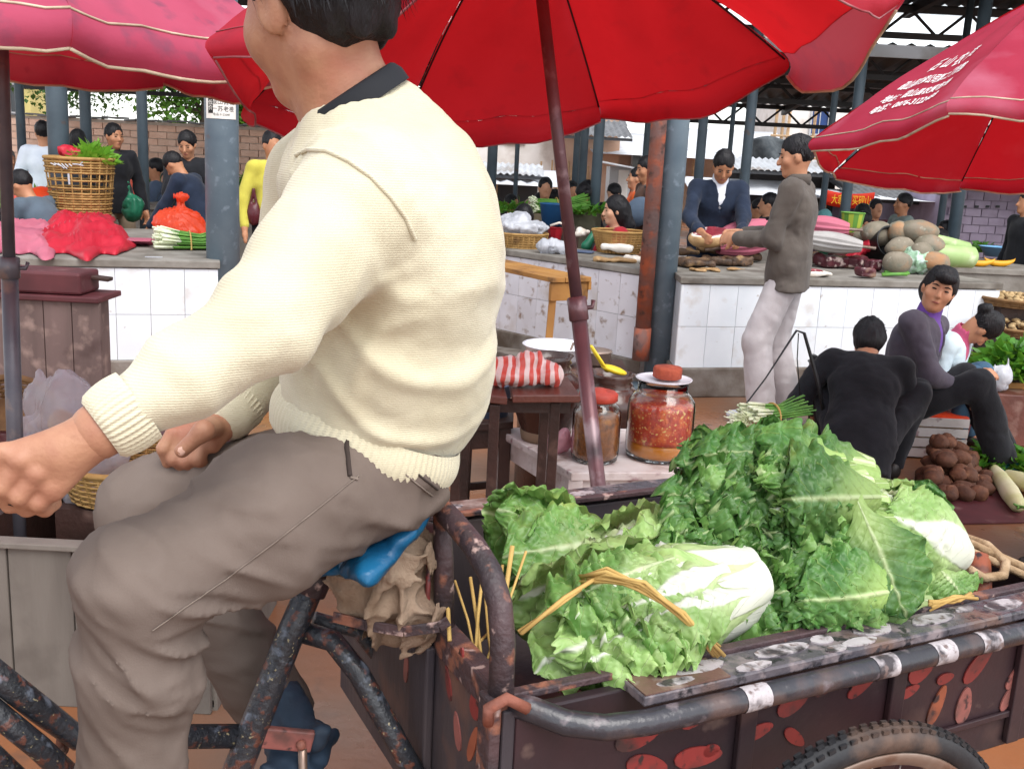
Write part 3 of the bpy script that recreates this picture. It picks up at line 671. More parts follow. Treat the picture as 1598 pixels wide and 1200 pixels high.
def hand_sdf(s, w, d, n, side, sc=1.0, curl=.5, k=.012):
    """w wrist, d direction, n palm normal (towards what it holds), side +1/-1 where the thumb leaves"""
    d = Vector(d).normalized(); n = Vector(n); n = (n - d * n.dot(d)).normalized(); x = d.cross(n) * side
    s.cap(w, w + d * .03 * sc, .027 * sc, .03 * sc, k=.02)
    s.ell(w + d * .055 * sc, (.042 * sc, .052 * sc, .017 * sc), Matrix((x, d, n)).transposed(), k=.02)
    for i, L in enumerate((.92, 1.0, .95, .76)):
        o = w + d * .09 * sc + x * (.03 - .02 * i) * sc; c = curl
        p1 = o + (d * math.cos(c * .8) + n * math.sin(c * .8)) * .038 * L * sc; p2 = p1 + (d * math.cos(c * 1.9) + n * math.sin(c * 1.9)) * .026 * L * sc; p3 = p2 + (d * math.cos(c * 2.7) + n * math.sin(c * 2.7)) * .02 * L * sc
        s.chain([o - d * .01, p1, p2, p3], [.0105 * sc, .0098 * sc, .009 * sc, .008 * sc], k=.006)
    b = w + d * .035 * sc + x * .032 * sc; q = b + (d * .55 + x * .7 + n * .35).normalized() * .035 * sc; s.chain([b, q, q + (d * .85 + n * .5 + x * .1).normalized() * .03 * sc], [.014 * sc, .011 * sc, .009 * sc], k=.012)

def person(label, x, y, rz, H=1.7, z=0, hip=(0, 0, .945), leg=1.0, lean=0, side=0, twist=0, Lh=None, Rh=None, Lf=None, Rf=None, head=(0, 0), top=None, bottom=None, shoe=None,
           hair='short', skin=0, res=.016, detail=False, hem=.10, sleeve=.93, shirt=None, collar=None, wide=1.0, group='people at the market', low=False, flare=1.0, hm=None, curl=.5,
           eh=None, kh=None, vneck=None, socks=None, seed=None, roll=0, cuff=None):
    root = thing('person', label, 'person', (x, y, z), group, R(rz), H / 1.7)
    seed = seed if seed is not None else rnd.randrange(99)
    la, tw, sd_ = R(lean), R(twist), R(side)
    u = V(math.sin(sd_), math.sin(la), math.cos(la)).normalized(); f = V(-math.sin(tw), math.cos(tw), 0); f = (f - u * f.dot(u)).normalized(); r = f.cross(u)
    hip = Vector(hip); B3 = Matrix((r, f, u)).transposed(); px = V(1, 0, 0)
    N = hip + u * .5; yaw, pit = R(head[0]), R(head[1])
    q = Matrix.Rotation(yaw, 3, u); hf, hr = q @ f, q @ r; q2 = Matrix.Rotation(-pit, 3, hr); hf = q2 @ hf; hu = hr.cross(hf)
    if roll: q3 = Matrix.Rotation(R(roll), 3, hf); hr, hu = q3 @ hr, q3 @ hu
    Hm = Matrix((hr, hf, hu)).transposed(); Hc = N + u * .055 + hu * .085 + hf * .015
    h = lambda a, b, c: Hc + hr * a + hf * b + hu * c
    S = [hip + u * .445 - r * .165 * wide, hip + u * .445 + r * .165 * wide]
    Hd = [Vector(Lh) if Lh else hip + V(-.27, .06, -.06), Vector(Rh) if Rh else hip + V(.27, .06, -.06)]
    E, Wr = [], []
    for i in (0, 1):
        hint = Vector(eh[i]) if eh else V((-1, 1)[i] * .7, -1, -.5)
        e, w = ik(S[i], Hd[i], .285, .25, hint); E.append(e); Wr.append(w)
    J = [hip + V(-.09, 0, -.03), hip + V(.09, 0, -.03)]; A = [Vector(Lf) if Lf else V(-.1, 0, .09), Vector(Rf) if Rf else V(.1, 0, .09)]; K = []
    for i in (0, 1):
        k_, a_ = ik(J[i], A[i], .435, .415, Vector(kh[i]) if kh else V((-1, 1)[i] * .12, 1, .1)); K.append(k_); A[i] = a_
    # one continuous body
    s = SDF(.03)
    s.ell(hip, (.12, .075, .09), B3); s.cap(hip, hip + u * .3, .082, .088, flat=(tuple(r), 1.3)); s.ell(hip + u * .33, (.125, .078, .13), B3); s.cap(S[0] + r * .02, S[1] - r * .02, .046)
    s.cap(N - u * .03, Hc - hu * .05 - hf * .012, .052, .05, k=.025)
    s.ell(h(0, -.012, .02), (.073, .09, .098), Hm, k=.03); s.ell(h(0, .02, -.05), (.056, .06, .066), Hm, k=.03); s.ell(h(0, .062, -.09), (.025, .022, .02), Hm, k=.025)
    if detail:
        for i in (-1, 1): s.ell(h(i * .03, .088, .006), (.018, .009, .009), Hm, k=.012, sub=True); s.ell(h(i * .042, .055, -.022), (.022, .018, .02), Hm, k=.03)
        s.cap(h(0, .08, .012), h(0, .1, -.022), .008, .012, k=.012); s.ell(h(0, .094, -.028), (.017, .012, .009), Hm, k=.008); s.ell(h(0, .08, -.056), (.022, .012, .011), Hm, k=.008)
    else: s.cap(h(0, .082, .01), h(0, .1, -.025), .008, .013, k=.012)
    for i in (-1, 1): s.ell(h(i * .073, -.008, -.008), (.011, .022, .031), Hm, k=.006)
    for i in (0, 1):
        sg = (-1, 1)[i]
        s.chain([S[i], E[i], Wr[i]], [.045, .037, .026], k=.02); d = (Wr[i] - E[i]).normalized()
        if detail: hand_sdf(s, Wr[i], d, V(0, 0, -1) * .4 + V(-sg, .5, 0), 1 if i == 0 else -1, 1.0, curl)
        else: s.ell(Wr[i] + d * .07, (.022, .022, .022), k=.02); s.cap(Wr[i], Wr[i] + d * .13, .028, .018, k=.02, flat=None)
        if not low: s.chain([J[i], K[i], A[i]], [.07, .05, .034], k=.02); s.cap(A[i], A[i] + V(0, .12, -.05), .034, .03, k=.02)
    body = s.obj('body', res, skin if not isinstance(skin, int) else SK[skin], root, local=True)
    # hair
    s = SDF(.02); s.ell(h(0, -.022, .035), (.086 if hair in ('fringe', 'pony', 'bun') else .083, .099, .098), Hm)
    if hair == 'bob': s.ell(h(0, -.035, -.03), (.088, .085, .10), Hm, k=.04)
    if hair == 'long': s.ell(h(0, -.04, -.03), (.086, .08, .10), Hm, k=.04); s.chain([h(0, -.06, -.02), h(0, -.09, -.13), h(.0, -.10, -.27)], [.075, .07, .045], k=.04)
    s.ell(h(0, .098, -.05), (.073 if hair != 'fringe' else .066, .07, .105 if hair == 'fringe' else .115), Hm, k=.012, sub=True)
    s.ell(h(0, -.02, -.15), (.10, .12, .07 if hair in ('short', 'pony', 'bun', 'fringe') else .03), Hm, k=.015, sub=True) if hair not in ('long', 'bob') else None
    if hair == 'fringe': s.ell(h(0, -.045, -.02), (.089, .075, .085), Hm, k=.03); s.ell(h(0, .085, .072), (.06, .025, .03), Hm, k=.015)
    if hair in ('pony', 'fringe'): s.chain([h(0, -.10, .06), h(0, -.145, .05), h(0, -.17, -.05), h(.01, -.16, -.13)], [.022, .036, .034, .012], k=.015)
    if hair == 'bun': s.ell(h(0, -.125, .03), (.045, .04, .045), Hm, k=.01)
    s.obj('hair', min(res, .012), hm or HAIR, root, disp=folds(.005, 30, seed, (1, 1, .3)), local=True)
    if detail:
        b = MB(); r3 = random.Random(seed + 5)
        for k in range(320):
            th, ph = r3.uniform(0, 6.28), r3.uniform(-.35, 1.4); d = V(math.cos(th) * math.cos(ph), math.sin(th) * math.cos(ph), math.sin(ph))
            if d.y > .35 and d.z < .7: continue
            p0 = h(d.x * .081, -.024 + d.y * .094, .034 + d.z * .096); o_ = Hm @ d; dn = (hu * -(.8 - .5 * max(0, d.z)) + o_ * r3.uniform(.0, .16) + hr * r3.uniform(-.3, .3) + hf * r3.uniform(-.3, .3)).normalized(); L = r3.uniform(.02, .045); sw = dn.cross(o_).normalized() * r3.uniform(.0015, .003); i = len(b.v)
            b.v += [p0 - sw, p0 + sw, p0 + dn * L * .6 + o_ * .004 + sw * .7, p0 + dn * L * .6 + o_ * .004 - sw * .7, p0 + dn * L]; b.f += [(i, i + 1, i + 2, i + 3), (i + 3, i + 2, i + 4)]; b.m += [0, 0]
        tag(b.obj('hair_tufts', hm or HAIR, root, local=True), kind='stuff')
    # clothes
    amp = .010 if res < .012 else .008
    s = SDF(.035); to = .028
    s.ell(hip + u * .02, (.165 * wide, .115, .13), B3); s.cap(hip, hip + u * .3, .115, .122, flat=(tuple(r), 1.32 * wide)); s.ell(hip + u * .35, (.17 * wide, .122, .155), B3); s.cap(S[0] + r * .02, S[1] - r * .02, .068)
    s.cap(hip + u * .1, hip - u * (hem + .05), .124, .132 if leg > 1 else .125, flat=(tuple(r), 1.3 * wide))
    s.plane(hip - u * hem, -u)
    s.cap(N + u * .06, N + u * .2, .07, k=.01, sub=True)
    if vneck:
        s.ell(hip + u * .33, (.178 * wide, .132, .16), B3)
        [s.cap(N + f * (.075 + q_) + u * .02, N + f * (.13 + q_) - u * vneck, .046, .003, k=.003, sub=True) for q_ in (0, .03, .06, .09)]
    for i in (0, 1):
        we = E[i] + (Wr[i] - E[i]) * sleeve
        s.chain([S[i], E[i], we], [.072, .06, .046], k=.03)
    t_ = s.obj('jacket', res * .9 if detail else res, top, root, disp=(lambda a_, b_: (lambda p: a_(p) + b_(p)))(folds(amp * .7, 7, seed, (1, 1, .6)), creases(.0042 if detail else .002, 9, seed + 9, (1, 1, .8))), local=True)
    if cuff:
        for i in (0, 1):
            we = E[i] + (Wr[i] - E[i]) * (sleeve - .02); c_ = MB(); d = (Wr[i] - E[i]).normalized(); c_.tube([we, we + d * .035], [.045, .042], 14); c_.obj('cuff', cuff, root, smooth=True, local=True)
    if shirt:
        s = SDF(.03); s.cap(hip + u * .1, hip + u * .3, .095, .105, flat=(tuple(r), 1.2)); s.ell(hip + u * .35 + f * .004, (.15, .119, .15), B3); s.cap(N - u * .04, N + u * .035, .066, .062)
        s.cap(N + u * .05, N + u * .2, .052, k=.006, sub=True)
        s.obj('shirt', min(res, .012), shirt, root, local=True)
    if collar:
        c_ = MB(); pr = [(.066, -.012), (.07, .03), (.062, .05), (.056, .05), (.058, 0)]; c_.lathe(pr, N - u * .01, 20, axis=tuple((u * .9 + (Hc - N) * 2).normalized()), sy=1.05); c_.obj('collar', collar, root, smooth=True, local=True)
    if not low:
        s = SDF(.03); s.ell(hip + V(0, 0, -.02), (.138 * wide, .094, .12), B3)
        for i in (0, 1): s.chain([J[i], K[i], A[i] + V(0, 0, .0)], [.092 + .02 * (leg - 1), .074 * leg, .062 * flare], k=.03)
        if A[0].z < .3: s.plane((0, 0, min(A[0].z, A[1].z) - .02), (0, 0, -1))
        s.obj('trousers', res, bottom, root, disp=(lambda a_, b_: (lambda p: a_(p) + b_(p)))(folds(amp * .5, 7, seed + 3, (1, 1, .8)), creases(.0038 if detail else .002, 9, seed + 7, (1, 1, .7))), local=True)
        for i in (0, 1):
            s = SDF(.02); a = A[i]; s.ell(a + V(0, .075, -.045), (.047, .135, .04)); s.ell(a + V(0, -.01, -.02), (.043, .06, .055)); s.plane((0, 0, a.z - .088), (0, 0, -1)); s.obj('shoe', min(res, .012), shoe or M['shoe'], root, local=True)
            if socks: c_ = MB(); c_.tube([a + V(0, 0, -.02), a + V(0, 0, .08)], [.042, .041], 12); c_.obj('sock', socks, root, smooth=True, local=True)
    if detail:
        for i in (-1, 1):
            b = MB(); b.ell(h(i * .031, .0755, .008), (.0125, .006, .0045), Hm, 10); b.obj('eye', EYE, root, smooth=True, local=True)
            b = MB(); b.tube([h(i * .014, .083, .026), h(i * .03, .084, .031), h(i * .048, .074, .026)], [.0025, .0042, .002], 6); b.obj('eyebrow', HAIR, root, smooth=True, local=True)
        b = MB(); b.tube([h(-.02, .082, -.0585), h(-.007, .0905, -.057), h(.007, .0905, -.057), h(.02, .082, -.0585)], [.0015, .0042, .0042, .0015], 6); b.obj('mouth', LIP, root, smooth=True, local=True)
    return root, dict(h=h, Hm=Hm, W=Wr, E=E, N=N, u=u, f=f, r=r, K=K, A=A, hip=hip)
M['shoe'] = mat('dark_shoe', '#2a2624', rough=.5); M['shoe_white'] = mat('white_trainer', '#d9dade', '#b8bcc4', sc=12, rough=.5); M['shoe_teal'] = mat('teal_slipper', '#2c7f86', '#256e75', sc=9, rough=.45)

BLK = cloth('#17181c', '#202126'); NAVY = cloth('#1c2536', '#232d40'); GREY = cloth('#5b5a5e', '#4c4a50')
SIT = dict(Lf=(-.12, .38, .09), Rf=(.12, .38, .09))
def bg(px, py, Y, rz, label, top, bottom=None, **k):
    q = P(px, py, Y); zt = q.z
    if zt > 1.4: return person(label, q.x, Y, rz, H=zt, top=top, bottom=bottom or BLK, **k)
    hz = max(.2, zt - .79); kw = dict(SIT); kw.update(k); hipz = hz * 1.0
    kw['Lf'] = (-.12, .36, .09); kw['Rf'] = (.12, .36, .09)
    return person(label, q.x, Y, rz, H=1.7, hip=(0, 0, hipz), top=top, bottom=bottom or BLK, Lh=k.get('Lh', (-.18, .34, hipz + .12)), Rh=k.get('Rh', (.18, .34, hipz + .12)), **{a: b for a, b in kw.items() if a not in ('Lh', 'Rh')})
# left side of the hall
bg(66, 190, 10.5, 20, 'person in a white shirt seen from behind, beside the stout grey pillar', cloth('#dfe6f0', '#cfd8e6'), skin=1)
bg(121, 203, 10.0, 10, 'dark haired person with a pale hair slide, head just above the tall basket', cloth('#3a3d42'), hair='bob')
bg(176, 194, 9.6, 222, 'man in a black jacket and beige trousers behind the tall basket', BLK, cloth('#8b7a66'), res=.013, detail=True, skin=0, head=(10, 5), shirt=cloth('#3a3230'), vneck=.1)
bg(294, 204, 9.2, 195, 'woman in a low cut black top looking down, left of the noticed pillar', BLK, BLK, res=.012, detail=True, hair='bun', head=(-15, 25), skin=1, vneck=.09, Lh=(-.2, .3, .95), Rh=(.16, .3, .95))
bg(324, 222, 8.7, 80, 'person in a dark navy jacket bending over, half hidden by the left pillar', NAVY, BLK, lean=30, head=(0, 20), Lh=(-.15, .55, .85), Rh=(.15, .55, .85))
bg(424, 206, 8.6, 215, 'person in a yellow cardigan with head hidden by the red parasol', cloth('#c6bd52', '#b5ab45'), BLK, res=.013, hem=.06)
bg(10, 228, 11, 240, 'grey haired person sitting at the left edge by the brick wall', cloth('#23252c'), hm=HAIR_GREY)
bg(242, 243, 12, 110, 'woman with a hair bun sitting by the slim post in a grey blue top', cloth('#4d5b70'), hair='bun')
bg(262, 262, 12.4, 160, 'person in a beige top sitting behind the slim post', cloth('#b3aa94'), hair='bob')
bg(92, 240, 8.4, 75, 'person in a grey blue sleeve reaching towards the greens behind the basket', cloth('#56636f'), BLK, lean=35, Lh=(-.1, .6, .55), Rh=(.12, .62, .6))
# middle
bg(966, 299, 8.5, 100, 'girl with long dark hair in a red top, in profile behind the shallow basket', cloth('#a5222e', '#8e1a26'), res=.011, detail=True, hair='long', skin=2, head=(0, 8))
bg(996, 262, 9.7, 88, 'man in an orange shirt standing left of the rusty pipe', cloth('#d9622a', '#cc5522'), res=.012, detail=True, skin=1, head=(0, 0))
bg(1014, 245, 9.2, 100, 'man in a brown shirt half hidden by the rusty pipe', cloth('#5a4238', '#4c372e'), res=.013, detail=True, skin=0, head=(8, 12))
bg(852, 273, 12, 185, 'woman in a beige coat facing the lane behind the leek counter', cloth('#9b8a72', '#8a7a63'), hair='bun', skin=1, head=(0, 0))
bg(826, 281, 12.6, 250, 'person in maroon bending beside the woman in the beige coat', cloth('#4c1f24', '#3d181d'), lean=22, head=(0, 20))
bg(843, 288, 13.4, 180, 'person in an orange vest behind the maroon one', cloth('#d8662c'), lean=20, head=(0, 30))
bg(818, 311, 9.0, 185, 'small girl with a fringe looking down behind the white sacked basket', cloth('#7c3b46'), hair='bob', skin=2, head=(0, 30), detail=True, res=.013)
bg(893, 279, 12.2, 200, 'dark haired person just left of the twin posts', cloth('#2d2c33'), hair='bob')
bg(905, 281, 10.8, 20, 'person in olive grey seen from behind next to the girl in stripes', cloth('#5a5848', '#4d4b3d'), hair='bun', side=4)
bg(919, 278, 11.4, 250, 'girl in a black top with a white side stripe by the dark post', cloth('#1b1a20'), hair='long', skin=1)
bg(963, 282, 12.5, 130, 'boy in black looking down in front of the small booth', cloth('#16171b'), skin=2, head=(0, 20))
bg(937, 313, 12, 100, 'small child below the booth by the far counter', cloth('#5a4a48'))
bg(799, 300, 13, 230, 'person crouching in shade at the back of the cream sweater', cloth('#3a2e2e'))
bg(866, 292, 13.2, 90, 'person in black with greens left of the twin posts', cloth('#202024'))
# right
bg(1186, 306, 12, 70, 'dark haired person with a pale grey jacket behind the meat stall', cloth('#83858c'))
bg(1202, 297, 11.3, 85, 'person in black in profile just left of the customer', cloth('#17171b'), skin=1)
bg(1166, 318, 12.6, 150, 'person in a white top low behind the slim post', cloth('#b9bcc2'))
bg(1288, 323, 11, 0, 'person with a teal cap in a dark blue jacket behind the customer', cloth('#1b2c4c'), hm=cloth('#5d8f92'))
bg(1304, 340, 10.6, 170, 'small child beside the rolled parasols right of the customer', cloth('#403036'))
bg(1347, 314, 12, 25, 'person in a red shirt seen from behind under the banner', cloth('#a8222e'), hair='bob')
bg(1369, 307, 13, 190, 'person in dark red facing the lane behind the red shirt', cloth('#5a2230'), skin=1)
bg(1379, 321, 11.5, 95, 'person in pale grey with a blue apron leaning by the banner', cloth('#8f9299'), lean=15, head=(0, 25), shirt=cloth('#2c4f95'))
bg(1413, 298, 12, 95, 'man in a grey green shirt standing in profile before the lilac gable', cloth('#88948f', '#7a8681'), res=.013, detail=True, skin=0)
bg(1442, 341, 10.5, 200, 'woman in black bending her head behind the melons', BLK, hair='bob', head=(30, 45), lean=12)
bg(1479, 340, 10.7, 110, 'woman in black in profile beside the stout post', cloth('#1c1719'), hair='long', skin=1)
bg(1606, 300, 9.2, 95, 'person in a black coat cut off by the right edge above the grey counter', BLK, wide=1.15)
# the customer
tf = cloth('#5f5852', '#544d48'); pale = cloth('#c6c0c1', '#b5aeb0', sc=5)
person('customer in a brown grey jacket and pale trousers standing at the meat counter', 1.60, 6.08, 66, H=1.70, top=tf, bottom=pale, shoe=M['shoe_white'], res=.0095, detail=True, skin=1, leg=1.22,
       Lh=(-.10, .30, 1.10), Rh=(.08, .31, 1.11), Lf=(-.14, .05, .09), Rf=(.12, -.07, .09), head=(14, 12), collar=tf, hem=.13, flare=1.45, wide=1.22, seed=11)
# the meat seller
person('meat seller in a dark navy suit and white shirt holding a slab of meat', P(1116, 300, 8.12).x, 8.12, 184, H=1.66, top=NAVY, bottom=NAVY, res=.0095, detail=True, skin=0, lean=14, head=(-6, 24),
       Lh=(-.10, .50, 1.04), Rh=(.22, .50, 1.06), shirt=cloth('#e6e8ee', '#d8dbe4'), vneck=.2, hem=.16, wide=1.1, seed=4)
# squatting woman in black, back turned
sq = person('woman in black squatting with her back turned behind the cabbage cart', 1.70, 4.84, -18, H=1.56, top=BLK, bottom=BLK, res=.0095, hip=(0, 0, .25), lean=33, head=(4, 30), hair='bob',
       Lf=(-.14, .2, .09), Rf=(.2, .22, .09), Lh=(-.26, .42, .30), Rh=(.12, .48, .3), kh=[(-.35, 1, .8), (.6, .9, .8)], eh=[(-.7, -.4, -.9), (.5, -.5, -.8)], hem=.19, wide=1.15, detail=True, skin=1, seed=21)
# seated woman in the grey blazer
BLAZ = cloth('#55505a', '#494550'); PURP = cloth('#6d4a9a', '#5d3f88')
q = P(1394, 612, 5.42)
person('woman in a grey blazer and purple shirt sitting on a low crate', q.x, 5.42, -100, H=1.72, top=BLAZ, bottom=BLK, shoe=M['shoe_teal'], res=.0085, detail=True, skin=1, hip=(0, 0, .3), lean=14,
       head=(-64, 3), twist=-32, Lf=(-.1, .60, .09), Rf=(.14, .54, .09), Lh=(-.12, .38, .40), Rh=(.1, .36, .40), hair='fringe', shirt=PURP, vneck=.2, hem=.13, flare=1.35, socks=cloth('#c9a592'), seed=31)
# girl with ponytail behind her
q = P(1430, 560, 5.8)
person('girl with a ponytail bending over her hands beside the woman in the blazer', q.x, 5.8, -128, H=1.52, top=cloth('#cfe0e6', '#b9ccd6'), bottom=cloth('#3f5f78', '#36536a'), res=.0095, detail=True, skin=1, hip=(0, 0, .3), lean=30,
       head=(25, 48), Lf=(-.16, .34, .09), Rf=(.18, .34, .09), Lh=(-.03, .38, .5), Rh=(.1, .38, .5), hair='bun', shirt=cloth('#c2557a'), vneck=.12, seed=41)
person('person in dark trousers crouching at the right edge by the radishes', 2.52, 3.72, 60, H=1.6, top=BLK, bottom=cloth('#232a3a', '#1c2230'), res=.012, hip=(0, 0, .3), lean=18, Lf=(-.15, .3, .09), Rf=(.2, .3, .09), Lh=(-.1, .2, .5), Rh=(.2, .3, .6))
# ================================================================ parasols
def fabric(name, out, out2, under, tr=.5, dirt=None):
    return mat(name, out, out2, sc=3, rough=.75, trans=tr, tcol=under, bump=.1, bsc=50, spec=.2, dirt=dirt)
M['red_cloth'] = fabric('faded_red_parasol_cloth', '#ba3446', '#a42a3a', '#d41c22', .42, [('#7d2434', 3, .52, .8), ('#8c3040', 11, .58, .75)])
M['pink_cloth'] = fabric('sun_bleached_pink_cloth', '#bd5570', '#ad4762', '#c81a28', .3, [('#7d4a60', 4, .5, .75), ('#cf93a6', 1.6, .5, .75), ('#8f5068', 14, .58, .72)])
M['right_cloth'] = fabric('pinkish_red_parasol_cloth', '#b93e58', '#a8324c', '#d8141a', .42, [('#cf7d94', 2.2, .56, .8)])
M['flap_lit_cloth'] = fabric('sunlit_pink_flap_cloth', '#d67a94', '#c86684', '#c8505f', .2, [('#9a6f90', 6, .54, .75)])  # paler copy of the faded red cloth, sunlight on one lobe painted in
M['red_hem'] = mat('dull_red_hem', '#8c3038', '#a8757a', sc=9, rough=.85)
M['piping'] = mat('dirty_white_piping', '#cfc0a8', '#a8957e', sc=14, rough=.85, bump=.3)
M['pole_red'] = mat('brown_red_pole', '#6e4a4e', '#5d4146', sc=12, rough=.35, metal=.3, dirt=[('#8f7a7e', 18, .56, .7), ('#3f3134', 7, .58, .75)])
M['pole_grey'] = mat('grey_pole', '#5d5a60', '#4c4a52', sc=10, rough=.4, metal=.3, dirt=[('#7c6a62', 14, .58, .72)])
M['rib'] = mat('dark_rib', '#33202a', rough=.5, metal=.4)
CI = cam.matrix_world.inverted()
def proj(p):
    q = CI @ Vector(p); return V(799 + FPX * q.x / -q.z, 600 - FPX * q.y / -q.z, 0)
def parasol(label, base, apex, Rr, h, m, ang0=0.0, val=.09, n=8, sag=.05, pole_r=(.022, .0165), split=.5, scallop=.03, polemat='pole_grey', clamp=True, droop=None, curve=1.5, group='red parasols over the lane', vout=.3, rib_r=.003, pipe=(.0042, .003), pm='piping', flap=None):
    base, apex = Vector(base), Vector(apex); ax = (apex - base).normalized(); x = ax.cross(V(0, 1, 0)).normalized(); y = ax.cross(x) * -1
    t = thing('parasol', label, 'parasol', tuple(base), group)
    def pt(a, r, lift=0): return apex - ax * (h * (r / Rr) ** curve) + (x * math.cos(a) + y * math.sin(a)) * r + ax * lift
    mid = base.lerp(apex, split)
    MB().tube([base, base.lerp(mid, .5), mid], pole_r[0], 18).obj('pole', M[polemat], t, smooth=True)
    MB().tube([mid - ax * .03, mid.lerp(apex, .5), apex + ax * .06], pole_r[1], 16).obj('inner_pole', M[polemat], t, smooth=True)
    if clamp:
        c = MB(); c.tube([mid - ax * .035, mid - ax * .032, mid + ax * .022, mid + ax * .025], [pole_r[0] * 1.02, pole_r[0] * 1.25, pole_r[0] * 1.25, pole_r[0]], 18); cl_ = c.obj('clamp', M[polemat], t, smooth=True)
        d = x * -.8 + y * .2; MB().tube([mid - ax * .005, mid - ax * .005 + d * pole_r[0] * 2.3, mid + ax * .012 + d * pole_r[0] * 2.6], .006, 8).obj('clamp_handle', M[polemat], cl_, smooth=True)
    MB().lathe([(.03, -.03), (.04, -.02), (.04, .02), (.02, .05)], apex, 16, axis=ax).obj('hub', M['rib'], t, smooth=True)
    info = []
    fk = None if flap is None else min(range(n), key=lambda k: (proj(pt(ang0 + 2 * math.pi * (k + .5) / n, Rr * .95)) - V(flap[0], flap[1], 0)).length)
    for k in range(n):
        a0, a1 = ang0 + 2 * math.pi * k / n, ang0 + 2 * math.pi * (k + 1) / n
        def pan(u, v, a0=a0, a1=a1):
            r = .03 + (Rr - .03) * u; p = pt(a0, r).lerp(pt(a1, r), v); c = 4 * v * (1 - v); pull = -sag * c * u * u
            p = p + ax * (-.35 * sag * c * u)
            d = (p - apex); d = d - ax * d.dot(ax)
            if d.length > 1e-4: p = p + d.normalized() * pull * .6 * u
            w = .006 * u * math.sin(9 * u + 7 * v + k * 2) + .004 * math.sin(17 * v + 5 * u + k) + .0035 * u * (abs(math.sin(7 * v + 11 * u + 1.7 * k)) + abs(math.sin(13 * v - 9 * u + k)))
            return p + ax * w
        o = MB().sheet(pan, 20, 18).obj('canopy_panel', M[m], t, smooth=True)
        dr = (droop or {}).get(k, 0)
        def vl(u, v, pan=pan, dr=dr, a0=a0, a1=a1):
            p = pan(1, v); am = a0 + (a1 - a0) * v; rad = x * math.cos(am) + y * math.sin(am); c = math.sin(math.pi * v)
            L = val + scallop * c + dr * c + (.045 * (.3 + .7 * c) if k == fk else 0)
            return p - ax * (L * u) + rad * (.02 * u * (1 - u) * 4 + vout * L * u * c + .012 * math.sin(8 * v + k) * u)
        if val: MB().sheet(vl, 5, 14).obj('valance', M['flap_lit_cloth' if k == fk else m], o, smooth=True)
        hem = [vl(1, i / 14) if val else pan(1, i / 14) for i in range(15)]
        MB().tube(hem, .004 if k == fk else pipe[0], 6).obj('hem_piping', M['piping' if k == fk else pm], o, smooth=True)
        if val: MB().tube([pan(1, i / 14) + ax * .002 for i in range(15)], pipe[1], 5).obj('rim_piping', M[pm], o, smooth=True)
        MB().tube([pt(a0, .04 + (Rr - .04) * i / 10, -.006) for i in range(11)], rib_r, 6).obj('rib', M['rib'], t, smooth=True)
        info.append((o, pan))
    return t, info
# centre: seen from below, leaning left and away
_b = P(935, 770, 2.42); _t = P(846, 0, 2.60)
ax = (_t - _b).normalized(); cb = _b - ax * (_b.z / ax.z)
capex = _b + ax * ((2.10 - _b.z) / ax.z)
parasol('big red parasol on a leaning brown pole, seen from below over the pickle stand', cb, capex, .80, .35, 'red_cloth', ang0=R(12), val=.05, split=(P(905, 480, 2.48).z) / capex.z, polemat='pole_red', pole_r=(.0195, .015), sag=.09, scallop=.03, vout=.4, pipe=(.0024, .0012), pm='red_hem', flap=(1335, 40))
# left: its faded outer cloth faces the camera
la = P(4, 100, 2.8); lb = P(22, 640, 2.8); ax = (la - lb).normalized(); lbase = lb - ax * (lb.z / ax.z); lap = lb + ax * ((2.15 - lb.z) / ax.z)
parasol('pink faded parasol with dirty white piping above the tall basket, left edge', lbase, lap, .82, .40, 'pink_cloth', ang0=R(10), val=.075, split=P(15, 415, 2.8).z / lap.z, sag=.05, scallop=.02, vout=.2, curve=1.25)
# right: lettered
rc_ = P(1650, 224, 4.1); ax = V(-.02, .17, .98).normalized(); rap = rc_ + ax * .6; rb = rc_ - ax * (rc_.z / ax.z)
pr, pinfo = parasol('red parasol with white lettering at the right edge above the melons', rb, rap, .93, .60, 'right_cloth', ang0=R(2), val=.05, sag=.05, curve=1.15, scallop=.02)
def best_panel(px, py): return min([q for q in pinfo if (q[1](.75, .5) - V(0, 0, 1.5)).length < 4.6], key=lambda q: (proj(q[1](.75, .5)) - V(px, py, 0)).length)
po, pan = best_panel(1400, 175)
flip = proj(pan(.8, .9)).x < proj(pan(.8, .1)).x
for (body, u0, size, wv) in [('石 山 农 资', .60, .085, .5), ('砚山县农资公司第二门市部', .72, .06, .62), ('地址：砚山县农贸市场', .81, .05, .6), ('电话：0876-3122488', .88, .05, .55)]:
    me = text_mesh(body, size, M['white_print'], 'lettering', ext=0, offset=.001)
    xs = [v.co.x for v in me.vertices]; w_ = max(xs) - min(xs)
    for v in me.vertices:
        vv = .5 + (v.co.x / w_) * wv * (-1 if flip else 1); uu = u0 - v.co.y / .93
        e = .01; p = pan(uu, vv); nn = (pan(uu + e, vv) - p).cross(pan(uu, vv + e) - p).normalized()
        if nn.z < 0: nn = -nn
        v.co = p + nn * .004
    link('lettering', me, po)
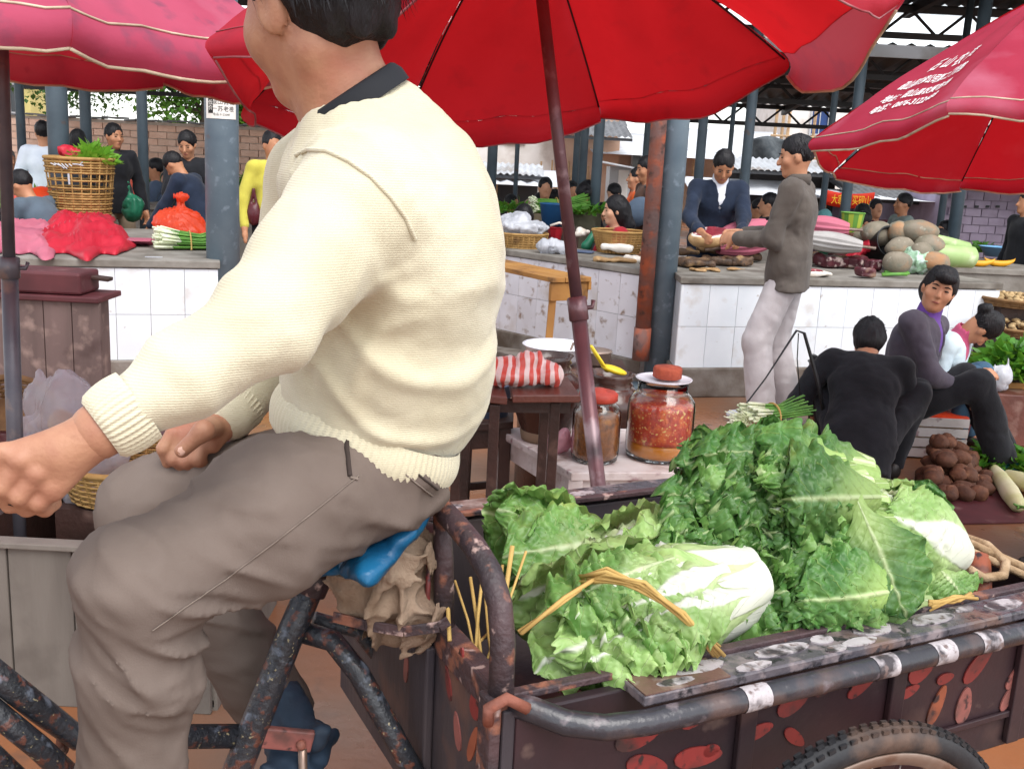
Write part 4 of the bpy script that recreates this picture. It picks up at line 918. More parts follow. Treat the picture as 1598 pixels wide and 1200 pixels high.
# ================================================================ cargo tricycle
M['cart_paint'] = mat('worn_black_paint', '#232227', '#312f36', sc=9, rough=.3, bump=.25, bsc=45, dirt=[('#5b4640', 7, .52, .66), ('#6b6064', 30, .58, .68), ('#7d7476', 5, .64, .74)], spec=.6)
M['cart_wood'] = mat('dark_weathered_board', '#4a4040', '#353036', sc=8, rough=.6, bump=.4, bsc=30, stretch=(1, 1, .25), dirt=[('#6b4c40', 5, .55, .7)])
M['cart_side'] = mat('dark_red_brown_panel', '#3a262a', '#2a2226', sc=5, rough=.4, bump=.15, bsc=30, dirt=[('#57413c', 6, .56, .75), ('#7a655c', 11, .64, .78)])
M['ledge_paint'] = mat('wet_worn_ledge_paint', '#45434a', '#5a5358', sc=12, rough=.25, bump=.3, bsc=60, dirt=[('#7d7173', 26, .5, .62), ('#6a544c', 8, .54, .68), ('#2b292d', 40, .56, .64)], spec=.6)
M['brown_end'] = mat('worn_brown_board', '#73594f', '#5e463f', sc=10, rough=.35, bump=.3, bsc=40, dirt=[('#a3938d', 14, .54, .66)])
M['rust_paint'] = mat('flaking_rusty_paint', '#4d3a3c', '#332c30', sc=14, rough=.5, bump=.5, bsc=70, dirt=[('#8a5a48', 20, .56, .64), ('#a98f88', 32, .62, .68)])
M['speckle'] = mat('speckled_black_tube', '#24262b', '#303238', sc=9, rough=.4, bump=.4, bsc=120, dirt=[('#5f3a30', 60, .56, .64), ('#8f8468', 130, .65, .69), ('#6e7684', 40, .58, .72)], coat=.2)
M['petal'] = mat('faded_red_petal_paint', '#8c3532', '#76302d', sc=12, rough=.45, dirt=[('#4a3230', 16, .5, .66), ('#3a2a2a', 50, .58, .66)])
M['petal_orange'] = mat('orange_petal_paint', '#a05a40', '#8a4a34', sc=12, rough=.45, dirt=[('#4b3632', 16, .52, .68), ('#3a2a2a', 50, .58, .66)])
M['petal_pink'] = mat('pale_red_petal_paint', '#9c6058', '#87504a', sc=12, rough=.5, dirt=[('#4b3a36', 14, .5, .66), ('#3a2a2a', 50, .58, .66)])
M['white_spot'] = mat('chipped_white_paint', '#b5aeb0', '#a39b9e', sc=20, rough=.4, bump=.3, bsc=60, dirt=[('#3c3639', 24, .50, .60), ('#6d5d5a', 70, .55, .65)])
M['rubber'] = mat('tyre_rubber', '#1d1e22', '#2c2b2d', sc=20, rough=.6, dirt=[('#6a5346', 7, .56, .7)], bump=.2)
M['rim_steel'] = mat('muddy_rim', '#a69488', '#8b776b', sc=12, rough=.35, metal=.6, dirt=[('#7a5a48', 9, .5, .65)])
M['spoke'] = mat('wheel_spoke', '#b8b2b0', rough=.35, metal=.8)
M['blue_bag'] = mat('blue_plastic', '#175f88', '#124c72', sc=12, rough=.35, trans=.15, bump=.5, bsc=30)
M['burlap'] = mat('burlap', '#8c7563', '#77624f', sc=10, rough=.95, bump=.4, bsc=160, dirt=[('#a48f7b', 6, .56, .7)])
M['saddle'] = mat('black_saddle', '#1f1d1e', rough=.45)
M['rope'] = mat('jute_rope', '#b39a7c', '#94795b', sc=30, rough=.9, bump=.5, bsc=90)
A0 = V(.0174, 1.2017, 0); E1 = V(.89, .456, 0).normalized(); E2 = V(-E1.y, E1.x, 0); RZ = math.atan2(E1.y, E1.x); RM = Matrix.Rotation(RZ, 4, 'Z')
WID, LEN, RAIL = .637, 1.13, .82
def CW(t, w, z): return A0 + E1 * t + E2 * w + V(0, 0, z)
def on_plane(px, py, off=0.0, front=False):
    d = ray(px, py); n = E1 if front else E2; B = A0 + n * off; s = (B.x * n.x + B.y * n.y) / (d.x * n.x + d.y * n.y); p = V(0, 0, CAM_H) + d * s; return p
trike = thing('cargo_tricycle', 'black painted cargo tricycle with red petals, loaded with cabbages', 'tricycle', tuple(CW(.3, WID / 2, 0)))
def cbox(t0, t1, w0, w1, z0, z1, mb): return mb.box(CW((t0 + t1) / 2, (w0 + w1) / 2, (z0 + z1) / 2), (abs(t1 - t0), abs(w1 - w0), abs(z1 - z0)), RM)
bed = cbox(0.02, LEN, .0, WID, .535, .555, MB()).obj('bed_floor', M['cart_wood'], trike)
ns = cbox(0.0, LEN, -.022, -.004, .54, .812, MB()).obj('side_panel', M['cart_side'], trike, bevel=.003)
fs = cbox(0.0, LEN, WID + .004, WID + .022, .54, .812, MB()).obj('side_panel', M['cart_wood'], trike, bevel=.003)
fp = MB()
fp = cbox(-.018, 0, -.02, WID + .02, .50, .815, MB()).obj('front_panel', M['cart_wood'], trike, bevel=.003)
rp = cbox(LEN, LEN + .018, 0, WID, .54, .79, MB()).obj('rear_panel', M['cart_side'], trike, bevel=.003)
b = cbox(-.016, .012, -.0, WID, .822, .83, MB()); b = cbox(-.02, -.014, 0, WID, .79, .83, b); b.obj('edge_strip', M['rust_paint'], fp, bevel=.002)
for t in (.36, .66, .96):
    cbox(t, t + .03, -.034, -.023, .55, .8, MB()).obj('side_batten', M['cart_side'], ns, bevel=.002)
cbox(0, LEN, -.03, -.0235, .60, .612, MB()).obj('side_seam', M['cart_side'], ns, bevel=.002)
cbox(-.034, -.019, .20, .265, .48, .80, MB()).obj('front_batten', M['cart_wood'], fp, bevel=.004)
cbox(-.036, -.019, -.018, .02, .46, .83, MB()).obj('corner_post', M['rust_paint'], trike, bevel=.004)
# ledges and rails along both sides
def side_rail(s, w0):
    g = lambda w: w0 + s * w
    r1 = MB(); cbox(0.0, LEN + .04, g(-.006), g(.012), .822, .832, r1); rail = r1.obj('inner_rail', M['rust_paint'], trike, bevel=.002)
    l = MB(); cbox(.16 if s < 0 else 0, LEN + .02, g(.0125), g(.071), .811, .8265, l); led = l.obj('ledge', M['ledge_paint'], trike, bevel=.003)
    cbox(.162 if s < 0 else .01, .30, g(.0135), g(.070), .8265, .8285, MB()).obj('ledge_end', M['brown_end'], led)
    p = MB(); pts = [CW(.0, g(.004), .815), CW(.02, g(.02), .812), CW(.055, g(.052), .802), CW(.10, g(.074), .798), CW(.16, g(.083), .797), CW(.4, g(.084), .797), CW(.8, g(.084), .797), CW(LEN + .04, g(.084), .797)]
    if s > 0: pts = [CW(-.0, g(.084), .797)] + pts[5:]
    pipe = MB().tube(pts, .017, 16).obj('outer_rail', M['cart_paint'], trike, smooth=True)
    return rail, led, pipe
nr, nl, npp = side_rail(-1, 0); fr, fl, fpp = side_rail(1, WID)
def disc(c, ux, uy, a, bb, name, m, parent, lift=None, n=16, point=0, jit=0):
    """a thin painted oval lying on a panel"""
    nrm = ux.cross(uy).normalized(); c = Vector(c); b = MB(); ring = []
    for k in range(n):
        th = 2 * math.pi * k / n; sc = 1 - point * max(0, math.cos(th)) ** 3 * 0 + jit * rnd.uniform(-1, 1)
        ring.append(c + ux * a * math.cos(th) * sc + uy * bb * math.sin(th) * (1 - point * (math.cos(th) * .5 + .5)) * sc)
    b.add([p - nrm * .0012 for p in ring] + [p + nrm * .0012 for p in ring], [tuple(range(n, 2 * n)), tuple(range(n - 1, -1, -1))] + [(i, (i + 1) % n, (i + 1) % n + n, i + n) for i in range(n)])
    return b.obj(name, m, parent)
def petal_px(px, py, L, Wd, ang, m='petal', off=-.024, front=False):
    c = on_plane(px, py, off, front); base = (E1 if not front else -E2); dist = c.y; k = dist / FPX
    ux = base * math.cos(ang) + V(0, 0, 1) * math.sin(ang); uy = base * -math.sin(ang) + V(0, 0, 1) * math.cos(ang)
    disc(c, ux, uy, L * k, Wd * k, 'petal', M[m], fp if front else ns, point=.35)
for q in [(995, 1150, 46, 26, .1), (1090, 1112, 40, 24, .45), (1010, 1194, 46, 24, -.35), (1090, 1180, 52, 24, -.1), (1110, 1170, 18, 14, 0), (1237, 1098, 34, 22, .3), (1352, 1060, 46, 18, .6), (1440, 1043, 34, 24, .5), (1285, 1075, 22, 14, .2),
          (1528, 1034, 44, 20, .8), (1462, 1100, 38, 17, 1.2, 'petal_orange'), (1504, 1100, 34, 22, 1.5, 'petal_pink'), (1575, 1085, 30, 14, 1.0, 'petal_pink'), (1475, 1058, 20, 12, .1), (1420, 1078, 22, 12, .3), (1185, 1140, 30, 16, .2), (1585, 1052, 30, 14, .9, 'petal_pink'), (1240, 1150, 30, 14, -.7)]: petal_px(*q)
for q in [(718, 1035, 34, 14, 1.35), (700, 1065, 30, 12, -1.1 + 3.1), (743, 1098, 32, 25, 1.2), (714, 1140, 34, 16, 1.9, 'petal_pink'), (738, 1160, 44, 14, 1.2, 'petal_orange'), (634, 1040, 30, 11, 1.5, 'petal_pink'), (650, 1065, 40, 11, 1.25), (655, 1015, 18, 12, 1.2)]:
    petal_px(*(q + ('petal',) if len(q) == 5 else q), off=-.0185, front=True)
for (t, w, a, bb) in [(.27, -.032, .045, .016), (.35, -.058, .03, .01), (.42, -.034, .05, .014), (.5, -.03, .02, .012), (.55, -.056, .032, .011), (.6, -.03, .036, .02), (.72, -.04, .045, .014), (.8, -.032, .02, .008), (.88, -.042, .04, .016), (.97, -.056, .03, .01), (1.04, -.036, .03, .018), (.5, -.06, .02, .008), (.22, -.055, .03, .009)]:
    disc(CW(t, w, .8275), E1, E2, a, bb, 'white_spot', M['white_spot'], nl, jit=.06)
for (t, w, a, bb) in [(.1, .675, .03, .015), (.2, .68, .035, .014), (.31, .675, .03, .012), (.42, .68, .035, .016), (.5, .672, .03, .012), (.03, .67, .02, .012)]:
    disc(CW(t, w, .8275), E1, E2, a, bb, 'white_spot', M['white_spot'], fl, jit=.06)
for t in (.33, .57, .69, .79, .93, 1.05):
    MB().tube([CW(t - .02, -.084, .797), CW(t + .022, -.084, .797)], .0176, 16, caps=False).obj('white_band', M['white_spot'], npp, smooth=True)
# hoop over the front, strut
hp = [CW(-.012, .0, .78), CW(-.012, .004, .90), CW(-.012, .018, .945), CW(-.012, .05, .975), CW(-.012, .1, .992), CW(-.012, .17, 1.002), CW(-.012, .3, 1.012), CW(-.012, .46, 1.0), CW(-.012, .56, .96), CW(-.012, .6, .9), CW(-.012, .605, .80)]
hoop = MB().tube(hp, .0165, 14).obj('hoop', M['rust_paint'], trike, smooth=True)
MB().tube([CW(-.004, .205, .80), CW(-.008, .21, .93), CW(-.012, .215, 1.0)], [.0155, .0145, .012], 12).obj('strut', M['rust_paint'], trike, smooth=True)
MB().tube([CW(-.03, .212, .83), CW(-.03, .212, .93)], .004, 6).obj('paint_streak', M['petal'], trike, smooth=True)
b = MB(); b.tube([CW(-.035, -.012, .80), CW(-.04, -.02, .825), CW(-.02, -.03, .84), CW(.01, -.03, .82)], .008, 8); b.obj('corner_hook', M['rust'], trike, smooth=True)
# frame tubes
Yk = .872
stp = [P(500, 880, 1.43), P(455, 985, 1.41), P(365, 1215, 1.36), P(340, 1290, 1.35)]
MB().tube(stp, [.02, .021, .022, .022], 16).obj('seat_tube', M['speckle'], trike, smooth=True)
cl = MB().tube([stp[0] + (stp[0] - stp[1]).normalized() * .01, stp[0] + (stp[1] - stp[0]).normalized() * .045], .026, 16).obj('seat_clamp', M['rust_paint'], trike, smooth=True)
MB().tube([P(470, 985, 1.42), P(520, 1000, 1.41), P(560, 1050, 1.39), P(610, 1140, 1.37), P(660, 1230, 1.35)], .0165, 14).obj('bent_stay', M['speckle'], trike, smooth=True)
MB().tube([P(490, 965, 1.6), P(560, 985, 1.62), P(640, 1090, 1.66), P(700, 1200, 1.7)], .013, 12).obj('bent_stay', M['speckle'], trike, smooth=True)
MB().tube([P(-60, 1010, 1.2), P(60, 1105, 1.26), P(120, 1150, 1.3), P(380, 1148, 1.38)], .018, 14).obj('frame_tube', M['speckle'], trike, smooth=True)
MB().tube([P(-70, 1060, 1.2), P(60, 1165, 1.24), P(160, 1260, 1.3)], .016, 14).obj('frame_tube', M['speckle'], trike, smooth=True)
MB().tube([P(-70, 1120, 1.18), P(30, 1215, 1.2)], .013, 12).obj('frame_tube', M['speckle'], trike, smooth=True)
b = MB(); b.box(P(98, 1160, 1.31), (.012, .03, .045), Matrix.Rotation(.2, 3, 'Y')); b.obj('lug', M['rust_paint'], trike, bevel=.003)
bk = MB(); bk.beam(P(400, 1148, 1.375), P(488, 1156, 1.40), .012, .034); bk.obj('pedal_plate', M['petal_pink'], trike, bevel=.003)
MB().ell(P(470, 1162, 1.385), (.008, .008, .008), None, 10).obj('bolt', M['rust'], trike, smooth=True)
MB().tube([P(472, 1168, 1.39), P(474, 1260, 1.39)], .007, 8).obj('pedal_arm', M['rim_steel'], trike, smooth=True)
# saddle
s = SDF(.03); s.ell(P(590, 850, 1.42), (.10, .07, .02), Matrix.Rotation(RZ, 3, 'Z') @ Matrix.Rotation(R(-8), 3, 'Y')); s.ell(P(500, 878, 1.42), (.075, .03, .02), Matrix.Rotation(RZ, 3, 'Z')); s.obj('saddle', .007, M['saddle'], trike)
MB().tube([P(520, 905, 1.42), P(600, 930, 1.43), P(690, 955, 1.44)], .012, 10).obj('saddle_support', M['rust'], trike, smooth=True)
hbar = [P(-160, 720, .98), P(-60, 745, .985), P(50, 772, 1.0)]
MB().tube(hbar, .0125, 12).obj('handlebar', M['rust_paint'], trike, smooth=True)
MB().tube([P(-60, 744, .985), P(45, 771, 1.0)], .0165, 14).obj('grip', M['rubber'], trike, smooth=True)
# wheels
def wheel(label_t, c, Rr, ax, parent):
    q = V(0, 0, 1).rotation_difference(ax)
    hub = MB().lathe([(.02, -.045), (.028, -.04), (.028, -.03), (.014, -.025), (.014, .025), (.028, .03), (.028, .04), (.02, .045)], c, 18, axis=ax)
    w = hub.obj('wheel', M['rim_steel'], parent, smooth=False)
    r = .021; prof = [(Rr - r + r * math.cos(a), r * .95 * math.sin(a)) for a in [2 * math.pi * k / 14 for k in range(15)]]
    b = MB(); b.lathe(prof, c, 96, axis=ax); b.f = b.f[:-2]
    b.obj('tyre', M['rubber'], w, smooth=True)
    tb = MB()
    for k in range(110):
        a = 2 * math.pi * k / 110
        for dz in (-.012, 0, .012):
            p = q @ V((Rr - r + r * math.cos(dz / r) + .0012) * math.cos(a + (.03 if dz else 0)), (Rr - r + r * math.cos(dz / r) + .0012) * math.sin(a + (.03 if dz else 0)), dz); tb.box(Vector(c) + p, (.012, .006, .0045), (q.to_matrix() @ Matrix.Rotation(a + math.pi / 2, 3, 'Z')))
    tb.obj('tread', M['rubber'], w)
    b = MB(); b.lathe([(Rr - .047, -.014), (Rr - .039, -.0155), (Rr - .037, -.013), (Rr - .05, 0), (Rr - .037, .013), (Rr - .039, .0155), (Rr - .047, .014), (Rr - .06, .008), (Rr - .062, 0), (Rr - .06, -.008), (Rr - .047, -.014)], c, 72, axis=ax); b.f = b.f[:-2]
    b.obj('rim', M['rim_steel'], w, smooth=True)
    for k in range(32):
        a = 2 * math.pi * k / 32; a2 = a + (.55 if k % 4 < 2 else -.55); z0 = .035 if k % 2 else -.035
        p0, p1 = q @ V(.026 * math.cos(a2), .026 * math.sin(a2), z0), q @ V((Rr - .058) * math.cos(a), (Rr - .058) * math.sin(a), 0)
        MB().tube([Vector(c) + p0, Vector(c) + p1], .0013, 5).obj('spoke', M['spoke'], w, smooth=True)
    return w
wheel('', CW(.525, -.112, .36), .36, -E2, trike)
wheel('', CW(.525, WID + .112, .36), .36, E2, trike)
wheel('', CW(-1.2, WID / 2, .36), .36, E2, trike)
MB().tube([CW(.525, -.11, .36), CW(.525, WID + .11, .36)], .014, 10).obj('axle', M['rust_paint'], trike, smooth=True)
for t in (.1, .95): MB().beam(CW(t, .1, .52), CW(.525, .1, .38), .03, .02).obj('axle_stay', M['rust_paint'], trike); MB().beam(CW(t, WID - .1, .52), CW(.525, WID - .1, .38), .03, .02).obj('axle_stay', M['rust_paint'], trike)
for w in (-.02, .02): MB().tube([CW(-1.2, WID / 2 + w * 1.6, .36), CW(-1.08, WID / 2 + w * 1.6, .75), CW(-1.06, WID / 2 + w, .98)], .011, 8).obj('fork_blade', M['speckle'], trike, smooth=True)
MB().tube([CW(-1.06, WID / 2, .75), CW(-1.02, WID / 2, 1.02)], .02, 12).obj('head_tube', M['speckle'], trike, smooth=True)
MB().tube([CW(-1.02, WID / 2, 1.02), CW(-1.05, WID / 2, 1.1), hbar[0]], .0125, 10).obj('handlebar_stem', M['rust_paint'], trike, smooth=True)
# blue bag over the saddle and burlap hung below it
s = SDF(.02)
s.cap(P(492, 888, 1.33), P(585, 858, 1.31), .008, .021, flat=((0, 1, 0), 4)); s.cap(P(585, 858, 1.31), P(648, 818, 1.32), .021, .013, flat=((0, 1, 0), 4)); s.cap(P(610, 840, 1.32), P(664, 796, 1.33), .014, .008, flat=((0, 1, 0), 4))
o = s.obj('plastic_bag', .006, M['blue_bag'], disp=creases(.0035, 18, 5)); tag(o, 'blue plastic sheet spread over the tricycle saddle under the rider', 'plastic bag')
s = SDF(.025); s.cap(P(560, 880, 1.40), P(640, 855, 1.40), .035, .03, flat=((0, 1, 0), 1.7)); s.cap(P(555, 900, 1.39), P(600, 965, 1.39), .03, .02, flat=((0, 1, 0), 1.6)); s.cap(P(630, 860, 1.40), P(650, 965, 1.39), .035, .022, flat=((0, 1, 0), 1.6)); s.cap(P(600, 930, 1.38), P(665, 950, 1.38), .03, .02, flat=((0, 1, 0), 1.5)); s.ell(P(618, 990, 1.39), (.035, .03, .022))
def crumple(p):
    w = p + .03 * np.stack([vnoise(p, 9, 61 + k) for k in (1, 2, 3)], 1); return -.008 * (1.7 * np.exp(-(vnoise(w * np.array((1.4, 1.4, .3)), 20, 66) / .2) ** 2) - .5) - .004 * (1.7 * np.exp(-(vnoise(w * np.array((.9, .9, 1.2)), 26, 67) / .18) ** 2) - .5) + .0015 * vnoise(w, 80, 68)
o = s.obj('burlap_sack', .0036, M['burlap'], disp=crumple); tag(o, 'crumpled brown burlap hanging under the saddle', 'sack')
b = MB(); pts = [P(520, 962, 1.355), P(570, 975, 1.34), P(630, 985, 1.33), P(685, 978, 1.33), P(700, 968, 1.335)]
for i in range(len(pts) - 1): b.beam(pts[i], pts[i + 1], .004, .016)
tag(b.obj('strap', M['rust_paint'], bevel=.001), 'brown strap tied across the burlap under the saddle', 'strap')
rg = random.Random(3)
# rope at the tail
b = MB()
def ropeline(pts, r=.009, n=60):
    out = []
    for i in range(len(pts) - 1):
        for k in range(8): out.append(pts[i].lerp(pts[i + 1], k / 8))
    out.append(pts[-1]); return out
rp_ = [P(1505, 838, 1.9), P(1540, 850, 1.85), P(1570, 878, 1.8), P(1566, 898, 1.76), P(1535, 902, 1.74), P(1512, 888, 1.74)]
b.tube(ropeline(rp_), .0085, 8); b.tube(ropeline([P(1512, 846, 1.86), P(1560, 868, 1.82), P(1610, 890, 1.8)]), .008, 8); b.tube(ropeline([P(1505, 856, 1.84), P(1560, 880, 1.81), P(1615, 905, 1.78)]), .008, 8)
tag(b.obj('rope', M['rope'], smooth=True), 'coiled jute rope at the tail of the cabbage cart', 'rope')
b = MB(); b.tube([P(1528, 872, 1.83), P(1530, 935, 1.75)], .021, 12); b.obj('tail_post', M['petal_orange'], trike, smooth=True)

# ================================================================ the rider
SWEATER = mat('cream_knit', '#cfc8b0', '#c2b99e', sc=5, rough=.95, wave=(110, 'Z', 2.5, 4), bump=.2, sheen=.3, spec=.1, dirt=[('#b8ae90', 3, .55, .8)])
TROUSER = mat('taupe_trousers', '#6f635c', '#62564f', sc=5, rough=.85, bump=.08, bsc=420, dirt=[('#83766e', 2.2, .5, .8), ('#564a45', 4, .58, .8)], spec=.15)
COLLAR = mat('black_ribbed_collar', '#17191f', rough=.8)
SKR = mat('rider_skin', '#b08267', '#9f6e58', sc=26, rough=.5, spec=.35, bump=.12, bsc=200, dirt=[('#b0705c', 9, .5, .75), ('#9b6c55', 40, .6, .75)])
root = thing('person', 'man in a cream knitted sweater riding the cabbage tricycle, head turned away', 'person', tuple(CW(-.1, WID / 2, 0)), 'people at the market')
lat = V(.33, -.94, 0).normalized()                    # his left side, towards the lane
pel = P(575, 735, 1.42); waist = P(575, 660, 1.42); bel = P(595, 560, 1.42); che = P(628, 410, 1.415); upc = P(585, 285, 1.42); nkb = P(560, 190, 1.42)
shn = P(552, 318, 1.27); shf = P(505, 275, 1.58)
eln = P(402, 512, 1.11); wrn = P(155, 672, 1.02); elf = P(420, 560, 1.62); wrf = P(352, 652, 1.50)
# body: head, neck, trunk, arms and hands in one mesh
Hc = P(487, 2, 1.40); hf = V(-.80, .55, -.22).normalized(); hl = V(0, 0, 1).cross(hf).normalized(); hl = (hl * .98 + V(0, 0, -.12)).normalized(); hu = hf.cross(hl).normalized(); hl = hu.cross(hf); Hm = Matrix((-hl, hf, hu)).transposed()
hh = lambda a, b, c: Hc - hl * a + hf * b + hu * c           # a: towards his right
s = SDF(.03)
s.ell(hh(0, -.012, .02), (.077, .096, .104), Hm); s.ell(hh(0, .02, -.055), (.062, .066, .072), Hm, k=.035); s.ell(hh(0, .066, -.1), (.027, .024, .022), Hm, k=.03)
s.cap(hh(-.035, .055, -.03), hh(-.03, .06, -.035), .03, k=.03); s.cap(hh(0, .085, .01), hh(0, .108, -.028), .009, .014, k=.012); s.ell(hh(0, .085, -.062), (.024, .012, .012), Hm, k=.01)
s.ell(hh(-.081, -.004, -.010), (.009, .024, .036), Hm, k=.008); s.ell(hh(.079, -.005, -.012), (.008, .022, .033), Hm, k=.008); s.ell(hh(-.092, .002, -.006), (.006, .012, .022), Hm, k=.006, sub=True)
s.cap(nkb - V(0, 0, .02), hh(.0, -.015, -.05), .057, .051, k=.03); s.cap(hh(-.05, -.03, -.07), nkb + lat * .045 + V(-.05, 0, .02), .022, .018, k=.03)
s.chain([pel, waist, bel, che, upc], [.1, .095, .1, .105, .1], flat=(tuple(lat), 1.3)); s.cap(shn, shf, .05); s.cap(upc, nkb, .08, .062, k=.05)
s.chain([shn, eln, wrn], [.045, .038, .03]); s.chain([shf, elf, wrf], [.045, .037, .028])
hands = SDF(.012)
hands.cap(eln.lerp(wrn, .6), wrn, .028, .0225, k=.02)
kn = [P(8, 708, .985), P(34, 720, .985), P(59, 740, .99), P(82, 759, 1.0)]
for k_ in kn: hands.cap(wrn + (k_ - wrn) * .18, k_, .0165, .0102, k=.010)
hands.cap(wrn + (kn[3] - wrn) * .3, kn[3] + V(0, 0, -.004), .0165, .0108, k=.014); hands.cap(wrn, P(95, 708, 1.0), .0205, .014, k=.018)
pip = [P(-24, 744, .975), P(4, 760, .98), P(30, 774, .985), P(60, 783, .995)]; dip = [P(-14, 776, .995), P(16, 787, 1.0), P(42, 793, 1.005), P(70, 793, 1.012)]; tipp = [P(8, 782, 1.02), P(36, 786, 1.022), P(60, 787, 1.024), P(84, 785, 1.03)]
for a, b_, c_, d_ in zip(kn, pip, dip, tipp):
    hands.chain([a, b_, c_, d_], [.0108, .0098, .0088, .008], k=.004); hands.ell(a + V(0, -.005, .003), (.0095, .0085, .0085), k=.006)
hands.chain([wrn + V(-.02, .03, -.01), P(70, 725, 1.05), P(20, 760, 1.05)], [.017, .014, .011], k=.012)
wd = (P(300, 690, 1.46) - wrf)
hands.cap(elf.lerp(wrf, .6), wrf, .033, .028, k=.02)
for a in ((262, 690), (278, 700), (296, 704), (314, 706)): hands.cap(wrf, P(a[0] + 18, a[1] - 12, 1.47), .022, .013, k=.012)
for (a, m_, e) in (((270, 676), (256, 700), (262, 722)), ((280, 690), (272, 716), (284, 728)), ((298, 694), (290, 720), (303, 730)), ((316, 694), (310, 716), (318, 728))):
    hands.chain([P(*a, 1.465), P(*m_, 1.455), P(*e, 1.465)], [.0115, .0105, .0088], k=.005)
hands.chain([wrf + wd * .2 + V(0, -.025, 0), P(318, 672, 1.40), P(284, 703, 1.395)], [.017, .0135, .0105], k=.01)
hv = hands.arrays(.0026)
bo = s.obj('body', .0062, SKR, root, extra=[hv])
NAIL = mat('fingernail', '#d8ae9c', rough=.3)
MB().ell(P(283, 704, 1.3865), (.0062, .002, .0075), Matrix.Rotation(.5, 3, 'Y'), 10).obj('fingernail', NAIL, root, smooth=True)
# hair: cap and loose strands
s = SDF(.02); s.ell(hh(0, -.02, .035), (.087, .103, .100), Hm); s.ell(hh(0, -.05, -.01), (.081, .072, .082), Hm, k=.04); s.ell(hh(0, .105, -.055), (.085, .075, .105), Hm, k=.012, sub=True)
s.ell(hh(-.08, .035, -.075), (.05, .055, .06), Hm, k=.012, sub=True); s.ell(hh(0, -.03, -.155), (.13, .15, .085), Hm, k=.02, sub=True); s.ell(hh(-.095, .0, -.02), (.03, .03, .035), Hm, k=.01, sub=True)
hc = s.obj('hair', .005, HAIR, root, disp=folds(.006, 34, 3, (1, 1, .4)))
b = MB(); rg = random.Random(11)
for k in range(2600):
    th, ph = rg.uniform(0, 6.28), rg.uniform(-.25, 1.3); d = V(math.cos(th) * math.cos(ph), math.sin(th) * math.cos(ph), math.sin(ph))
    if d.y > .45 and d.z < .75: continue
    p0 = hh(d.x * .091, -.022 + d.y * .108, .033 + d.z * .105); out = (hl * -d.x + hf * d.y + hu * d.z)
    if d.x < -.75 and d.y > -.25 and d.z < .1: continue
    dn = (-hu * (.9 - d.z * .2) + out * (.12 + rg.uniform(-.08, .22)) + hf * rg.uniform(-.3, .12) + hl * rg.uniform(-.2, .2)).normalized(); L = rg.uniform(.025, .05) + (.012 if d.z < .15 else 0); sd_ = dn.cross(out).normalized() * rg.uniform(.0012, .0026)
    m1 = p0 + dn * L * .5 + out * .004; e = p0 + dn * L - out * .004 * rg.random(); i = len(b.v)
    b.v += [p0 - sd_, p0 + sd_, m1 + sd_ * .8, m1 - sd_ * .8, e]; b.f += [(i, i + 1, i + 2, i + 3), (i + 3, i + 2, i + 4)]; b.m += [0, 0]
tag(b.obj('hair_tufts', HAIR, root), kind=None)
# sweater
s = SDF(.05)
s.cap(waist + V(0, 0, -.01), bel, .125, .128, flat=(tuple(lat), 1.32)); s.cap(bel, che, .128, .125, flat=(tuple(lat), 1.35)); s.cap(che, upc + V(.0, 0, .0), .125, .11, flat=(tuple(lat), 1.4))
s.ell(P(690, 560, 1.42), (.07, .12, .13)); s.ell(P(688, 350, 1.42), (.068, .15, .13), k=.06); s.cap(shn + V(.02, 0, .01), shf, .072, .07, k=.06); s.cap(upc, nkb + V(.02, 0, -.02), .11, .085, k=.06)
FU = V(-.90, -.30, .36).normalized(); HX = lat.cross(FU); HX = (HX if HX.z > 0 else -HX).normalized(); s.plane(waist - HX * .022, -HX); 
CC = P(550, 160, 1.40); CA = V(-.56, -.12, .80).normalized(); s.cap(CC + CA * .055, CC + CA * .2, .072, .09, k=.010, sub=True)
s.chain([shn, shn.lerp(eln, .55), eln, eln.lerp(wrn, .45), eln.lerp(wrn, .86)], [.080, .062, .049, .043, .035], k=.04)
s.chain([shf, elf, elf.lerp(wrf, .9)], [.08, .062, .045], k=.04)
ad = (eln - shn).normalized(); u1 = ad.cross(V(0, 0, 1)).normalized(); u2 = ad.cross(u1); rc = shn - ad * .012
ring = [rc + (u1 * math.cos(a) + u2 * math.sin(a)) * (.092 + .012 * math.sin(a)) + ad * .02 * math.cos(2 * a) for a in [2 * math.pi * k / 26 for k in range(27)]]
for i in range(26): s.cap(ring[i], ring[i + 1], .0065, k=.012)
ndir = np.array((eln - shn).normalized())
